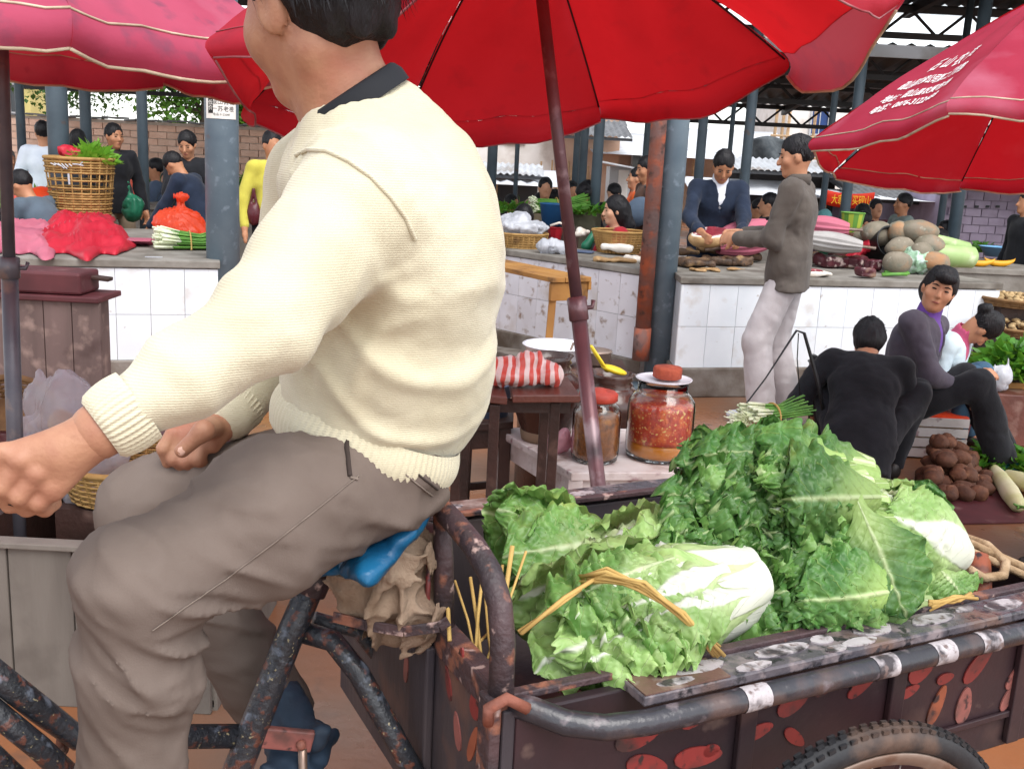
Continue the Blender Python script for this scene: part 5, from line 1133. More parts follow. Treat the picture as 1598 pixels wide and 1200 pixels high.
def knitfold(p):
    w = p + .04 * np.stack([vnoise(p, 6, 31 + k) for k in (1, 2, 3)], 1)
    f1 = .006 * (1 - 2 * np.abs(vnoise(w * np.array((.45, 1, 1.25)), 8, 36))); f2 = .0035 * vnoise(w, 22, 37) + .001 * vnoise(w, 70, 40)
    dv = p - np.array(eln); de = np.exp(-(dv ** 2).sum(1) / .012); along = dv @ np.array((wrn - shn).normalized())
    f3 = -de * .007 * (1.6 * np.exp(-(np.sin((along * 60 + (p @ np.array((.3, .2, .9))) * 30 + 4 * vnoise(p, 6, 38)) * .5) / .45) ** 2) - .5)
    dz = p - np.array(P(520, 470, 1.3)); dm = np.exp(-(dz ** 2).sum(1) / .012); f4 = -dm * .007 * (1.6 * np.exp(-(np.sin(((p @ np.array((-.6, 0, .8))) * 75 + 4 * vnoise(p, 7, 39)) * .5) / .45) ** 2) - .5); dl = p - np.array(P(640, 590, 1.3)); dl = np.exp(-(dl ** 2).sum(1) / .02); f4 += -dl * .006 * (1.6 * np.exp(-(np.sin(((p @ np.array((.3, 0, .95))) * 70 + 4 * vnoise(p, 6, 45)) * .5) / .45) ** 2) - .5)
    return f1 * .75 + f2 + f3 + f4
swe = s.obj('sweater', .0055, SWEATER, root, disp=knitfold)
# ribbed cuffs and hem
def ribbed(name, pts, rads, ax_u, ax_v, n, amp, rows=10):
    b = MB(); k = n * 6; v, f = [], []
    for j in range(rows + 1):
        t = j / rows; c = pts(t)
        for i in range(k):
            a = 2 * math.pi * i / k; r = 1 + amp * math.cos(n * a) ; ru, rv = rads(t); v.append(c + ax_u * math.cos(a) * ru * r + ax_v * math.sin(a) * rv * r)
    for j in range(rows):
        for i in range(k): f.append((j * k + i, j * k + (i + 1) % k, (j + 1) * k + (i + 1) % k, (j + 1) * k + i))
    b.add(v, f); return b.obj(name, SWEATER, root, smooth=True)
fd = (wrn - eln).normalized(); cu1 = fd.cross(V(0, 0, 1)).normalized(); cu2 = fd.cross(cu1)
c0, c1 = eln.lerp(wrn, .76), eln.lerp(wrn, .99)
ribbed('cuff', lambda t: c0.lerp(c1, t), lambda t: ((.040 - .004 * t + .003 * math.sin(math.pi * t)) * (1 if t < .97 else .9),) * 2, cu1, cu2, 38, .028)
fd2 = (wrf - elf).normalized(); cv1 = fd2.cross(V(0, 0, 1)).normalized(); cv2 = fd2.cross(cv1)
ribbed('cuff', lambda t: elf.lerp(wrf, .78 + .2 * t), lambda t: (.046 - .006 * t,) * 2, cv1, cv2, 34, .03)
fw = V(-lat.y, lat.x, 0) * -1; fw = V(0, 0, 1).cross(lat).normalized() * -1
htop, hbot = waist + HX * .015, waist - HX * .05
fu = FU
ribbed('hem', lambda t: htop.lerp(hbot, t), lambda t: ((.130 + .008 * math.sin(math.pi * min(1, t * 1.1))) * (1 if t < .98 else .95), (.172 + .008 * math.sin(math.pi * min(1, t * 1.1))) * (1 if t < .98 else .95)), fu, lat, 92, .0045, 12)
# collar: a ribbed black band round the neck
k1 = CA.cross(V(0, 1, 0)).normalized(); k2 = CA.cross(k1)
b = MB(); v, f = [], []; prof = [(.080, -.014), (.079, .002), (.074, .012), (.070, .015), (.068, .008), (.070, -.014)]
for j, (r_, z_) in enumerate(prof):
    for i in range(64):
        a = 2 * math.pi * i / 64; rr = r_ * (1 + .008 * math.cos(32 * a)); v.append(CC + CA * z_ + k1 * math.cos(a) * rr + k2 * math.sin(a) * rr)
for j in range(5):
    for i in range(64): f.append((j * 64 + i, j * 64 + (i + 1) % 64, (j + 1) * 64 + (i + 1) % 64, (j + 1) * 64 + i))
b.add(v, f).obj('collar', COLLAR, root, smooth=True)
# trousers
s = SDF(.05)
hpn, hpf = P(600, 726, 1.335), P(545, 735, 1.52); knn, knf = P(222, 905, 1.11), P(232, 795, 1.50); ann, anf = P(205, 1290, 1.12), P(428, 1100, 1.52)
s.cap(waist - V(0, 0, .02), pel, .085, .086, flat=(tuple(lat), 1.35)); s.ell(P(640, 728, 1.41), (.045, .14, .052), k=.05)
s.chain([hpn, hpn.lerp(knn, .5), knn], [.082, .083, .070], k=.05); s.chain([knn, knn.lerp(ann, .35), ann], [.071, .068, .064], k=.035)
s.chain([hpf, knf], [.1, .075], k=.05); s.chain([knf, knf.lerp(anf, .5), anf], [.07, .066, .062], k=.03)
thd = np.array((knn - hpn).normalized()); shd = np.array((ann - knn).normalized())
def legfold(p):
    w = p + .03 * np.stack([vnoise(p, 8, 51 + k) for k in (1, 2, 3)], 1)
    out = .0035 * (1 - 2.2 * np.abs(vnoise(w @ np.array(((1, 0, .5), (0, 1, 0), (-.5, 0, 1.))) * np.array((.5, 1, 1.2)), 9, 54)))
    for sc_, am_ in ((8, .0030), (17, .0018), (37, .0009)): out -= am_ * (2.2 * np.exp(-(vnoise(w @ np.array(((.9, 0, .45), (0, 1, 0), (-.45, 0, .9))) * np.array((.5, .9, 1.3)), sc_, 70 + sc_) / .16) ** 2) - .6)
    def ridges(c, dirv, freq, amp, rad, sd, wob=3.0):
        d = p - np.array(c); g = np.exp(-(d ** 2).sum(1) / rad); ph = (p @ np.array(dirv)) * freq + wob * vnoise(p, 6, sd)
        return -g * amp * (1.6 * np.exp(-(np.sin(ph * .5) / .38) ** 2) - .5)
    out += ridges(knn + V(.06, 0, -.05), (.75, .1, 1.0), 105, .0085, .008, 56)
    out += ridges(P(340, 820, 1.25), (.8, 0, -.65), 75, .004, .012, 57)
    out += ridges(P(585, 800, 1.3), (.55, 0, .85), 95, .006, .009, 58)
    out += ridges(P(470, 690, 1.3), (.9, 0, .5), 85, .005, .006, 59)
    out += ridges(P(230, 1080, 1.1), (.9, .2, .45), 70, .0045, .02, 60)
    return out
tro = s.obj('trousers', .0058, TROUSER, root, disp=legfold)
s = SDF(.02); s.cap(P(438, 1092, 1.50), P(466, 1145, 1.46), .037, .036); s.cap(P(455, 1140, 1.46), P(492, 1152, 1.42), .034, .024); s.box(P(470, 1172, 1.45), (.05, .085, .012), Matrix.Rotation(.3, 3, 'Y'))
s.obj('shoe', .006, mat('navy_canvas_shoe', '#2c3e52', '#22303f', sc=12, rough=.7, bump=.2), root, disp=creases(.005, 14, 8))
s = SDF(.02); a_ = P(205, 1330, 1.12); s.cap(a_, a_ + V(-.12, -.04, -.06), .05, .04); s.obj('shoe', .01, M['shoe'], root)

# seams and pocket of the trousers, laid on the cloth itself
from mathutils.bvhtree import BVHTree
def on_cloth(o, pts, lift=.001):
    bv = BVHTree.FromPolygons([v.co for v in o.data.vertices], [tuple(p.vertices) for p in o.data.polygons]); out = []
    for (px, py) in pts:
        h_ = bv.ray_cast(V(0, 0, CAM_H), ray(px, py).normalized())
        if h_[0] is not None: out.append(h_[0] + h_[1] * lift)
    return out
def seam(o, pts, r, name, m, n=26):
    full = []
    for a, e in zip(pts[:-1], pts[1:]): full += [(a[0] + (e[0] - a[0]) * k / n, a[1] + (e[1] - a[1]) * k / n) for k in range(n)]
    q = on_cloth(o, full)
    if len(q) > 2: MB().tube(q, r, 5).obj(name, m, root, smooth=True)
THREAD = mat('pale_thread', '#7d7067', '#6d6159', sc=60, rough=.9); SLIT = mat('pocket_lining', '#3a302c', rough=.95)
seam(tro, [(560, 742), (500, 790), (430, 845), (350, 905), (285, 950), (235, 985)], .0009, 'side_seam', THREAD)
seam(tro, [(543, 668), (541, 700), (546, 745)], .0035, 'pocket_slit', SLIT); seam(tro, [(546, 745), (558, 748)], .002, 'pocket_bartack', THREAD)
seam(swe, [(463, 243), (480, 234), (510, 236), (545, 252), (580, 277), (612, 311), (634, 342), (648, 375)], .0032, 'armhole_seam', SWEATER)
seam(tro, [(636, 728), (684, 765)], .0016, 'back_pocket_seam', SLIT); seam(tro, [(636, 728), (632, 740), (676, 775)], .0012, 'back_pocket_seam', THREAD)
# ================================================================ napa cabbages on the cart
def leaf_mat(name, g1, g2, pale, white='#e6ead6', gloss=.38, rib=1.0):
    m = bpy.data.materials.new(name); m.use_nodes = True; nt = m.node_tree; N, L = nt.nodes, nt.links; b = N['Principled BSDF']
    def math_(op, a, bb=None, c=None):
        n = N.new('ShaderNodeMath'); n.operation = op
        for i, x in enumerate((a, bb, c)):
            if x is None: continue
            if isinstance(x, (int, float)): n.inputs[i].default_value = x
            else: L.new(x, n.inputs[i])
        return n.outputs[0]
    def ramp(a, l, h, lo=0., hi=1.):
        r = N.new('ShaderNodeMapRange'); r.interpolation_type = 'SMOOTHSTEP'
        for i, x in enumerate((l, h, lo, hi)): r.inputs[i + 1].default_value = x
        L.new(a, r.inputs[0]); return r.outputs[0]
    def mix(f, a, bb):
        x = N.new('ShaderNodeMix'); x.data_type = 'RGBA'; L.new(f, x.inputs[0])
        for s_, v in ((x.inputs[6], a), (x.inputs[7], bb)):
            if isinstance(v, tuple): s_.default_value = (*v, 1)
            else: L.new(v, s_)
        return x.outputs[2]
    uv = N.new('ShaderNodeUVMap'); uv.uv_map = 'uv'; sp = N.new('ShaderNodeSeparateXYZ'); L.new(uv.outputs[0], sp.inputs[0]); u, v = sp.outputs[0], sp.outputs[1]
    d = math_('ABSOLUTE', math_('MULTIPLY_ADD', u, 2., -1.))
    oi = N.new('ShaderNodeObjectInfo'); tc = N.new('ShaderNodeTexCoord')
    nz = N.new('ShaderNodeTexNoise'); nz.inputs['Scale'].default_value = 22; nz.inputs['Detail'].default_value = 6; L.new(tc.outputs['Object'], nz.inputs['Vector'])
    g = mix(ramp(nz.outputs[0], .35, .65), col(g1), col(g2))
    pl = mix(ramp(math_('ADD', v, math_('MULTIPLY', d, .25)), .25, .75), col(pale), g)
    # side veins: slanting pale lines
    vv = math_('SUBTRACT', v, math_('MULTIPLY', d, .28)); vn = math_('ABSOLUTE', math_('SINE', math_('ADD', math_('MULTIPLY', vv, 24.), math_('MULTIPLY', nz.outputs[0], 1.5))))
    vein = math_('MULTIPLY', ramp(vn, .0, .14, 1., 0.), .55)
    c1 = mix(vein, pl, col(pale))
    wdt = math_('MULTIPLY_ADD', math_('POWER', math_('SUBTRACT', 1.02, v), 2.2), .75 * rib, .02 if rib > 1 else .004)
    rb = ramp(math_('SUBTRACT', d, wdt), -.03, .06, 1., 0.)
    c2 = mix(rb, c1, col(white))
    n2 = N.new('ShaderNodeTexNoise'); n2.inputs['Scale'].default_value = 9; n2.inputs['Detail'].default_value = 5; L.new(tc.outputs['Object'], n2.inputs['Vector'])
    br = math_('MULTIPLY', ramp(n2.outputs[0], .58, .78), ramp(math_('MAXIMUM', d, v), .78, 1.0, 0., .6)); c2 = mix(br, c2, col('#a7a457'))
    hv = N.new('ShaderNodeHueSaturation'); r = N.new('ShaderNodeMapRange'); r.inputs[3].default_value = .8; r.inputs[4].default_value = 1.18; L.new(oi.outputs['Random'], r.inputs[0]); L.new(r.outputs[0], hv.inputs['Value']); L.new(c2, hv.inputs['Color'])
    L.new(hv.outputs[0], b.inputs['Base Color']); b.inputs['Roughness'].default_value = gloss; b.inputs['Specular IOR Level'].default_value = .45
    n3 = N.new('ShaderNodeTexVoronoi'); n3.inputs['Scale'].default_value = 95; n3.feature = 'SMOOTH_F1'; L.new(tc.outputs['Object'], n3.inputs['Vector'])
    hgt = math_('ADD', math_('MULTIPLY', n3.outputs[0], math_('SUBTRACT', 1., rb)), math_('MULTIPLY', vein, -.8))
    bp = N.new('ShaderNodeBump'); bp.inputs['Strength'].default_value = .55; bp.inputs['Distance'].default_value = .006; L.new(hgt, bp.inputs['Height']); L.new(bp.outputs[0], b.inputs['Normal'])
    t = N.new('ShaderNodeBsdfTranslucent'); L.new(hv.outputs[0], t.inputs[0]); mx = N.new('ShaderNodeMixShader'); mx.inputs[0].default_value = .3; L.new(b.outputs[0], mx.inputs[1]); L.new(t.outputs[0], mx.inputs[2]); L.new(mx.outputs[0], N['Material Output'].inputs[0])
    return m
M['cab_dark'] = leaf_mat('dark_cabbage_leaf', '#416f33', '#648f48', '#9db96a', '#c3d39c', rib=.12)
M['cab_mid'] = leaf_mat('green_cabbage_leaf', '#628f46', '#83a95c', '#b4ca88', '#cddaaa', rib=.25)
M['cab_pale'] = leaf_mat('pale_cabbage_leaf', '#8fb565', '#abc97e', '#cddda6', '#e9ebdc', rib=1.3)
M['cab_white'] = leaf_mat('white_cabbage_leaf', '#bdd292', '#d4e0b2', '#e1e8cb', '#eceee2', rib=2.6)
M['straw'] = mat('dry_straw', '#c6a563', '#a8864a', sc=12, rough=.8)
def smooth(a, b, x): t = np.clip((x - a) / (b - a), 0, 1); return t * t * (3 - 2 * t)
def sheet_mesh(name, X, uv, m):
    nu, nv = X.shape[0], X.shape[1]; idx = np.arange(nu * nv).reshape(nu, nv)
    f = np.stack([idx[:-1, :-1], idx[1:, :-1], idx[1:, 1:], idx[:-1, 1:]], -1).reshape(-1, 4)
    return mk_mesh(name, X.reshape(-1, 3), f, m, True, None, uv.reshape(-1, 2))
def wrap_leaf(name, L, R0, phi, alpha, flare, ruf, m, seed, nu=42, nv=34, tipdrop=0.0, lift=0.0, pk=False):
    rg = np.random.RandomState(seed); s = np.linspace(0, 1, nu)[:, None] * np.ones((1, nv)); t = np.linspace(-1, 1, nv)[None, :] * np.ones((nu, 1))
    wid = (.42 + .58 * smooth(.1, .6, s)) * np.sqrt(np.clip(1 - np.clip((s - .72) / .30, 0, 1) ** 2.4, .03, 1))
    wid = wid * (1 + .05 * np.sin(19 * s + seed) + .03 * np.sin(37 * s + 2 * seed))
    al = alpha * wid
    Rr = R0 * (.42 + .62 * np.sin(np.pi * np.clip(s * .85 + .12, 0, 1)) ** .8) + flare * s ** 2.2 + lift
    blade = smooth(.25, .6, s) * smooth(0, .6, np.abs(t) + s * .5)
    ed = np.maximum(np.abs(t) ** 2.2, smooth(.8, 1, s))
    ph = rg.uniform(0, 6.28, 6)
    Rr = Rr + .006 * blade * np.sin(47 * s + 3 * np.sin(9 * t + ph[0])) * np.cos(31 * t + ph[1] + 6 * s) + ruf * ed * blade * (np.sin(34 * s + ph[0] + 2 * np.sign(t)) * .6 + np.sin(9 * t + 14 * s + ph[1]) * .4 + np.sin(61 * s + 6 * t + ph[2]) * .3) + .0045 * blade * np.sin(70 * s + ph[3] + 5 * np.abs(t)) * np.sin(16 * t + ph[4] + 9 * s)
    Rr = Rr + R0 * .12 * (1 - t ** 2) * (1 - s) ** 2
    q3 = np.stack([t * al * R0 + seed * .37, s * L * .55, 0 * s + seed * .11], -1).reshape(-1, 3); q3 = q3 + .02 * np.stack([vnoise(q3, 16, seed % 13 + k) for k in (1, 2, 3)], 1)
    Rr = Rr + blade * (.0075 * (.5 - np.abs(vnoise(q3, 26, 3))) + .004 * (.5 - np.abs(vnoise(q3, 58, 5)))).reshape(s.shape) * (1.6 if pk else 1)
    y = L * (s - .10 * t ** 2 * s) + .012 * ruf / .01 * ed * blade * np.sin(27 * t + ph[5]) * .3
    a = phi + al * t
    P_ = np.stack([Rr * np.sin(a), y, Rr * np.cos(a)], -1)
    P_[..., 2] -= tipdrop * s ** 2.5
    return sheet_mesh(name, P_, np.stack([t * .5 + .5, s], -1), m)
hcount = 0; HEADS = []
def head(label, base, tip, R0, mats, n=12, flare=.05, ruf=.014, alpha=(.9, 1.3), roll=0.0, cat='cabbage', lens=(.82, 1.08), phis=None, tipdrop=0, core=None, group='cabbages heaped on the cart'):
    global hcount; hcount += 1; rg = random.Random(100 + hcount)
    base, tip = Vector(base), Vector(tip); d = tip - base; L = d.length; d.normalize(); up = V(0, 0, 1); z = (up - d * up.dot(d)).normalized(); x = d.cross(z); Mx = Matrix((x, d, z)).transposed().to_4x4(); Mx.translation = base
    t = thing('cabbage', label, cat, tuple(base), group)
    s = SDF(.02); s.ell((0, L * .42, 0), (R0 * .72, L * .45, R0 * .72)); s.ell((0, .02, 0), (R0 * .5, .03, R0 * .5))
    c = link('heart', s.mesh('heart', .009, core or M['heart'], folds(.004, 14, hcount)), t, mw=Mx)
    for i in range(n):
        lay = i / max(1, n - 1); phi = (phis[i] if phis else roll + (i * 2.39996 if i < n - 5 else (-2.2, 2.2, 3.0, -1.3, 1.35)[i - n + 5] + rg.uniform(-.12, .12)))
        me = wrap_leaf('leaf', L * rg.uniform(*lens) * (.9 + .1 * lay), R0 * (.74 + .30 * lay), phi, rg.uniform(*alpha), flare * (.25 + .75 * lay) * rg.uniform(.6, 1.2), ruf * rg.uniform(.7, 1.3), mats[min(len(mats) - 1, int(lay * len(mats)))], hcount * 40 + i, tipdrop=tipdrop * lay, pk=mats[-1] in (Pa, Wh))
        link('leaf', me, t, mw=Mx)
    HEADS.append((t, base, tip)); return t
M['heart'] = mat('cabbage_heart', '#dfe6c2', '#c4d59a', sc=14, rough=.45)
D_, Mi, Pa, Wh = M['cab_dark'], M['cab_mid'], M['cab_pale'], M['cab_white']
head('pale cabbage with white ribs lying in front near the hoop of the cart', P(1165, 900, 1.50), P(830, 1005, 1.36), .088, [Wh, Pa, Pa], n=13, flare=.035, ruf=.012, alpha=(1.0, 1.4))
head('cabbage with broad dark open leaves at the left end of the cart', P(990, 868, 1.68), P(795, 850, 1.62), .058, [Pa, Mi, Mi], n=11, flare=.07, ruf=.010, alpha=(.9, 1.3), lens=(.85, 1.15))
head('white stemmed cabbage under the straw tie, behind the pale one', P(1150, 860, 1.60), P(900, 900, 1.55), .085, [Wh, Wh, Pa], n=10, flare=.02, ruf=.008)
for lb, b_, t_, Rr, fl in [('cabbage at the bottom of the tall heap, beside the ledge', (1385, 905, 1.56), (1165, 925, 1.50), .075, .05), ('cabbage in the front middle of the tall heap', (1365, 850, 1.60), (1075, 850, 1.58), .075, .06),
        ('cabbage with crinkled leaves in the middle of the tall heap', (1360, 795, 1.67), (1050, 790, 1.63), .075, .06), ('upper cabbage of the tall heap, leaves towards the jars', (1350, 750, 1.74), (1065, 735, 1.70), .066, .05),
        ('topmost cabbage of the heap below the squatting woman', (1345, 742, 1.78), (1150, 725, 1.70), .062, .04), ('cabbage at the back of the heap against the far rail', (1400, 790, 1.86), (1100, 790, 1.84), .08, .04), ('lower back cabbage of the heap on the cart bed', (1380, 880, 1.75), (1090, 890, 1.72), .085, .03),
        ('crinkly green cabbage on the front slope of the heap', (1345, 775, 1.62), (1150, 780, 1.56), .065, .06)]:
    head(lb, P(*b_), P(*t_), Rr, [Pa, Mi, D_, D_], n=13, flare=fl, ruf=.016, alpha=(.85, 1.25))
head('big white headed cabbage at the right end of the heap', P(1470, 865, 1.70), P(1335, 800, 1.64), .082, [Wh, Wh, Wh, Pa], n=10, flare=.01, ruf=.006, alpha=(1.0, 1.4))
head('white cabbage stem half buried beside the ledge', P(1345, 965, 1.52), P(1190, 970, 1.50), .045, [Wh, Wh], n=7, flare=.0, ruf=.004)
head('cabbage at the right end under the white one', P(1468, 930, 1.64), P(1330, 915, 1.62), .066, [Wh, Pa, Mi], n=9, flare=.03, ruf=.01)
# single broad leaves
def flat_leaf(label, base, tip, Wd, m, face, bend=.5, ruf=.012, seed=1, cup=.25, of=None):
    base, tip = Vector(base), Vector(tip); d = tip - base; L = d.length; d.normalize(); z = (Vector(face) - d * d.dot(Vector(face))).normalized(); x = d.cross(z); Mx = Matrix((x, d, z)).transposed().to_4x4(); Mx.translation = base
    nu, nv = (50, 34) if Wd > .075 else (36, 24); rg = np.random.RandomState(seed); s = np.linspace(0, 1, nu)[:, None] * np.ones((1, nv)); t = np.linspace(-1, 1, nv)[None, :] * np.ones((nu, 1)); ph = rg.uniform(0, 6.28, 6)
    wid = Wd * (.16 + .84 * smooth(.08, .55, s)) * np.sqrt(np.clip(1 - np.clip((s - .62) / .39, 0, 1) ** 2.2, .02, 1)) * (1 + .05 * np.sin(21 * s + seed) + .03 * np.sin(43 * s + seed))
    ed = np.maximum(np.abs(t) ** 2, smooth(.8, 1, s)); bl = smooth(.15, .5, s)
    Z = bend * L * (s * (1 - s)) - cup * wid * t ** 2 + ruf * ed * bl * (np.sin(26 * s + ph[0] + 2 * np.sign(t)) + .6 * np.sin(51 * s + ph[1] + 3 * t)) + .0045 * bl * np.sin(48 * s + 8 * np.abs(t) + ph[3]) * np.sin(17 * t + ph[2] + 4 * s)
    q3 = np.stack([t * wid + seed * .37, s * L, 0 * s + seed * .11], -1).reshape(-1, 3); Z = Z + bl * (.006 * (.5 - np.abs(vnoise(q3, 34, 3))) + .003 * (.5 - np.abs(vnoise(q3, 75, 5)))).reshape(s.shape)
    X = np.stack([t * wid, L * (s - .06 * t ** 2 * s), Z], -1)
    if of == 'nearest': of = min(HEADS, key=lambda q: (q[1] * .6 + q[2] * .4 - base).length)[0]
    if of is not None: return link('leaf', sheet_mesh('leaf', X, np.stack([t * .5 + .5, s], -1), m), of, mw=wm(of) .inverted() @ Mx if False else Mx)
    o = link('cabbage_leaf', sheet_mesh('leaf', X, np.stack([t * .5 + .5, s], -1), m), mw=Mx); tag(o, label, 'leaf', 'loose leaves on the cart'); return o
toc = V(-.1, -.8, .5)
flat_leaf('big crinkled leaf with a white midrib hanging over the right side of the heap', P(1335, 775, 1.54), P(1415, 965, 1.46), .075, M['cab_dark'], toc, .12, .008, 3)
flat_leaf('dark leaf standing up at the right end of the heap above the white cabbage', P(1415, 850, 1.66), P(1450, 748, 1.68), .05, M['cab_dark'], V(-.5, -.7, .3), .1, .01, 5)
flat_leaf('broad smooth leaf leaning at the far left of the cart behind the straw', P(985, 842, 1.62), P(785, 868, 1.50), .085, M['cab_mid'], V(0, -.75, .65), .08, .008, 7)
flat_leaf('rounded leaf at the top left of the cart against the far rail', P(980, 860, 1.70), P(775, 795, 1.64), .078, M['cab_mid'], V(.1, -.7, .7), .1, .008, 8)
flat_leaf('dark leaf in shade low at the left end of the cart', P(960, 900, 1.66), P(790, 905, 1.56), .07, M['cab_dark'], V(0, -.6, .8), .05, .01, 9)
flat_leaf('yellowish leaf lying against the ledge below the heap', P(1330, 905, 1.50), P(1190, 985, 1.43), .06, M['cab_mid'], toc, .1, .012, 10)
flat_leaf('green leaf tip peeping past the white cabbage at the tail', P(1465, 885, 1.60), P(1500, 930, 1.54), .05, M['cab_mid'], toc, .1, .008, 11)
flat_leaf('pale leaf folded at the front corner of the cart', P(1000, 950, 1.42), P(835, 1045, 1.30), .075, M['cab_pale'], V(-.1, -.6, .8), .12, .012, 12)
flat_leaf('pale leaf beside the straw tie on the front cabbage', P(1090, 975, 1.43), P(905, 1030, 1.34), .065, M['cab_pale'], V(0, -.6, .8), .15, .012, 13)
rg = random.Random(5)
for k in range(92):
    flat_leaf('crinkled dark green leaf layered on the slope of the cabbage heap', *(lambda bx, by: (P(bx + 150, by + 15 + rg.uniform(-15, 15), 1.66 - (by - 660) * .0006 + .02), P(bx + rg.uniform(-20, 15), by + rg.uniform(0, 40), 1.60 - (by - 660) * .0006)))(1030 + rg.random() * (190 + 1.2 * k), 692 + (k / 92) * 245), rg.uniform(.044, .07), [M['cab_dark'], M['cab_mid'], M['cab_dark']][k % 3], V(-.3 + rg.uniform(-.3, .2), -.75, .6 + rg.uniform(-.2, .3)), .15, .019, 20 + k, .35, of='nearest')
for k in range(16):
    bx, by = 905 + rg.random() * 170, 905 + rg.random() * 90
    flat_leaf('pale crinkled leaf layered on the front cabbage', P(bx + 100, by - 30 + rg.uniform(-15, 15), 1.395 - (by - 900) * .0006), P(bx - 60, by + 25 + rg.uniform(-15, 20), 1.325 - (by - 900) * .0006), rg.uniform(.045, .065), [M['cab_pale'], M['cab_mid'], M['cab_pale']][k % 3], V(-.2 + rg.uniform(-.2, .2), -.6, .8), .2, .016, 220 + k, .4, of=HEADS[0][0])
# straw: wisps at the hoop and the ties
def straw(label, pts, r, n, spread):
    b = MB()
    for k in range(n):
        o = [V(rg.gauss(0, spread), rg.gauss(0, spread), rg.gauss(0, spread)) for _ in pts]; b.tube([p + q for p, q in zip(pts, o)], r * rg.uniform(.6, 1.2), 5)
    return tag(b.obj('straw', M['straw'], smooth=True), label, 'straw', 'straw on the cart')
for k, (a, e) in enumerate([((745, 1030), (712, 905)), ((752, 1040), (735, 900)), ((765, 1040), (785, 880)), ((772, 1050), (760, 930)), ((700, 1000), (690, 880)), ((778, 1046), (800, 850)), ((735, 1010), (762, 990)), ((742, 1025), (752, 890)), ((765, 1045), (790, 935)), ((758, 1035), (820, 860))]):
    tag(straw('dry straw stalk sticking up beside the rusty hoop', [P(*a, 1.33), P((a[0] + e[0]) / 2 + rg.uniform(-4, 4), (a[1] + e[1]) / 2, 1.38), P(*e, 1.42)], .0032, 1, .001), group='straw stalks by the hoop')
straw('straw tie wrapped over the front pale cabbage', [P(905, 902, 1.35), P(945, 896, 1.31), P(1000, 912, 1.285), P(1060, 958, 1.28), P(1122, 1020, 1.32)], .0028, 11, .004)
straw('thin straw band running from the hoop to the white stems', [P(812, 985, 1.26), P(880, 935, 1.29), P(945, 888, 1.34)], .003, 4, .003)
straw('straw tie round the cabbage near the rope', [P(1455, 945, 1.46), P(1490, 935, 1.47), P(1515, 930, 1.5)], .0028, 6, .004)
# ================================================================ goods, stools and stall gear
M['wicker'] = mat('wicker', '#b08a52', '#94713f', sc=14, rough=.7, bump=.3, dirt=[('#6b4c2c', 7, .6, .78)])
M['wicker_dark'] = mat('dark_wicker', '#8c6a44', '#6f5234', sc=14, rough=.75, bump=.3)
M['red_sheet'] = mat('red_plastic_cloth', '#c9283c', '#b82034', sc=4, rough=.5, trans=.15, bump=.2, bsc=12)
M['pink_sheet'] = mat('washed_pink_cloth', '#b86476', '#a4566a', sc=4, rough=.7, bump=.2, bsc=20)
M['orange_film'] = mat('orange_red_plastic_film', '#e2522e', '#d24422', sc=6, rough=.3, trans=.35, tcol='#ff6a40', bump=.35, bsc=14)
M['white_film'] = mat('white_plastic_film', '#dadbe0', '#c9cbd2', sc=8, rough=.3, trans=.35, bump=.5, bsc=18)
M['clear_film'] = mat('cloudy_clear_film', '#d4d0d8', '#bdb8c2', sc=7, rough=.18, trans=.35, bump=.6, bsc=13, alpha=.42)
M['scallion_white'] = mat('scallion_white', '#e3e8cf', '#d2dcb0', sc=20, rough=.4); M['scallion_green'] = mat('scallion_green', '#4f8434', '#6b9e42', sc=20, rough=.45)
M['greens'] = mat('leafy_greens', '#4f8a2c', '#3b6f22', sc=20, rough=.5, trans=.25, tcol='#86b83a', rand=.12)
M['greens_light'] = mat('bright_leafy_greens', '#77ab35', '#5f9628', sc=20, rough=.5, trans=.3, tcol='#a6cf4a', rand=.1)
M['smoked'] = mat('smoked_meat', '#5f4632', '#3b2d24', sc=16, rough=.6, bump=.6, bsc=50, dirt=[('#9c7c54', 9, .54, .68), ('#2a211d', 24, .58, .7)])
M['fat'] = mat('meat_fat', '#e6dfd6', '#d4c8ba', sc=14, rough=.4, bump=.2)
M['rind'] = mat('pork_rind', '#b79468', '#94724c', sc=14, rough=.5, bump=.3)
M['lean'] = mat('red_meat', '#8c2f3a', '#74232f', sc=14, rough=.35, bump=.3, dirt=[('#d8c0bc', 16, .58, .66)])
M['ham'] = mat('dark_ham', '#5d2a30', '#43202a', sc=13, rough=.35, bump=.4, dirt=[('#c9b2aa', 13, .57, .66), ('#8c6f5c', 8, .6, .72)])
M['melon'] = mat('dusty_melon', '#8b8070', '#77705f', sc=9, rough=.7, bump=.3, rand=.14, dirt=[('#a67c58', 5, .52, .68), ('#6b7063', 11, .55, .7), ('#a9a292', 22, .62, .74)])
M['gourd'] = mat('pale_green_gourd', '#a9bf84', '#95b070', sc=6, rough=.45, rand=.08, dirt=[('#cdd8b2', 8, .55, .7)])
M['pumpkin'] = mat('pumpkin_flesh', '#e0a21e', '#d08c12', sc=12, rough=.45); M['pumpkin_skin'] = mat('pumpkin_skin', '#a8702c', '#8a5a24', sc=9, rough=.6)
M['potato'] = mat('muddy_potato', '#68432f', '#513325', sc=22, rough=.75, bump=.5, bsc=60, rand=.2, dirt=[('#9a6e50', 14, .58, .72)])
M['radish'] = mat('pale_radish', '#d9d3b4', '#c2c08c', sc=6, rough=.4, rand=.06, dirt=[('#9fae6a', 4, .55, .72)])
M['white_wood'] = mat('scuffed_white_wood', '#cfc6c4', '#b8aaa6', sc=6, rough=.6, bump=.3, bsc=30, dirt=[('#7f675c', 7, .58, .74), ('#8b6d70', 18, .62, .72)])
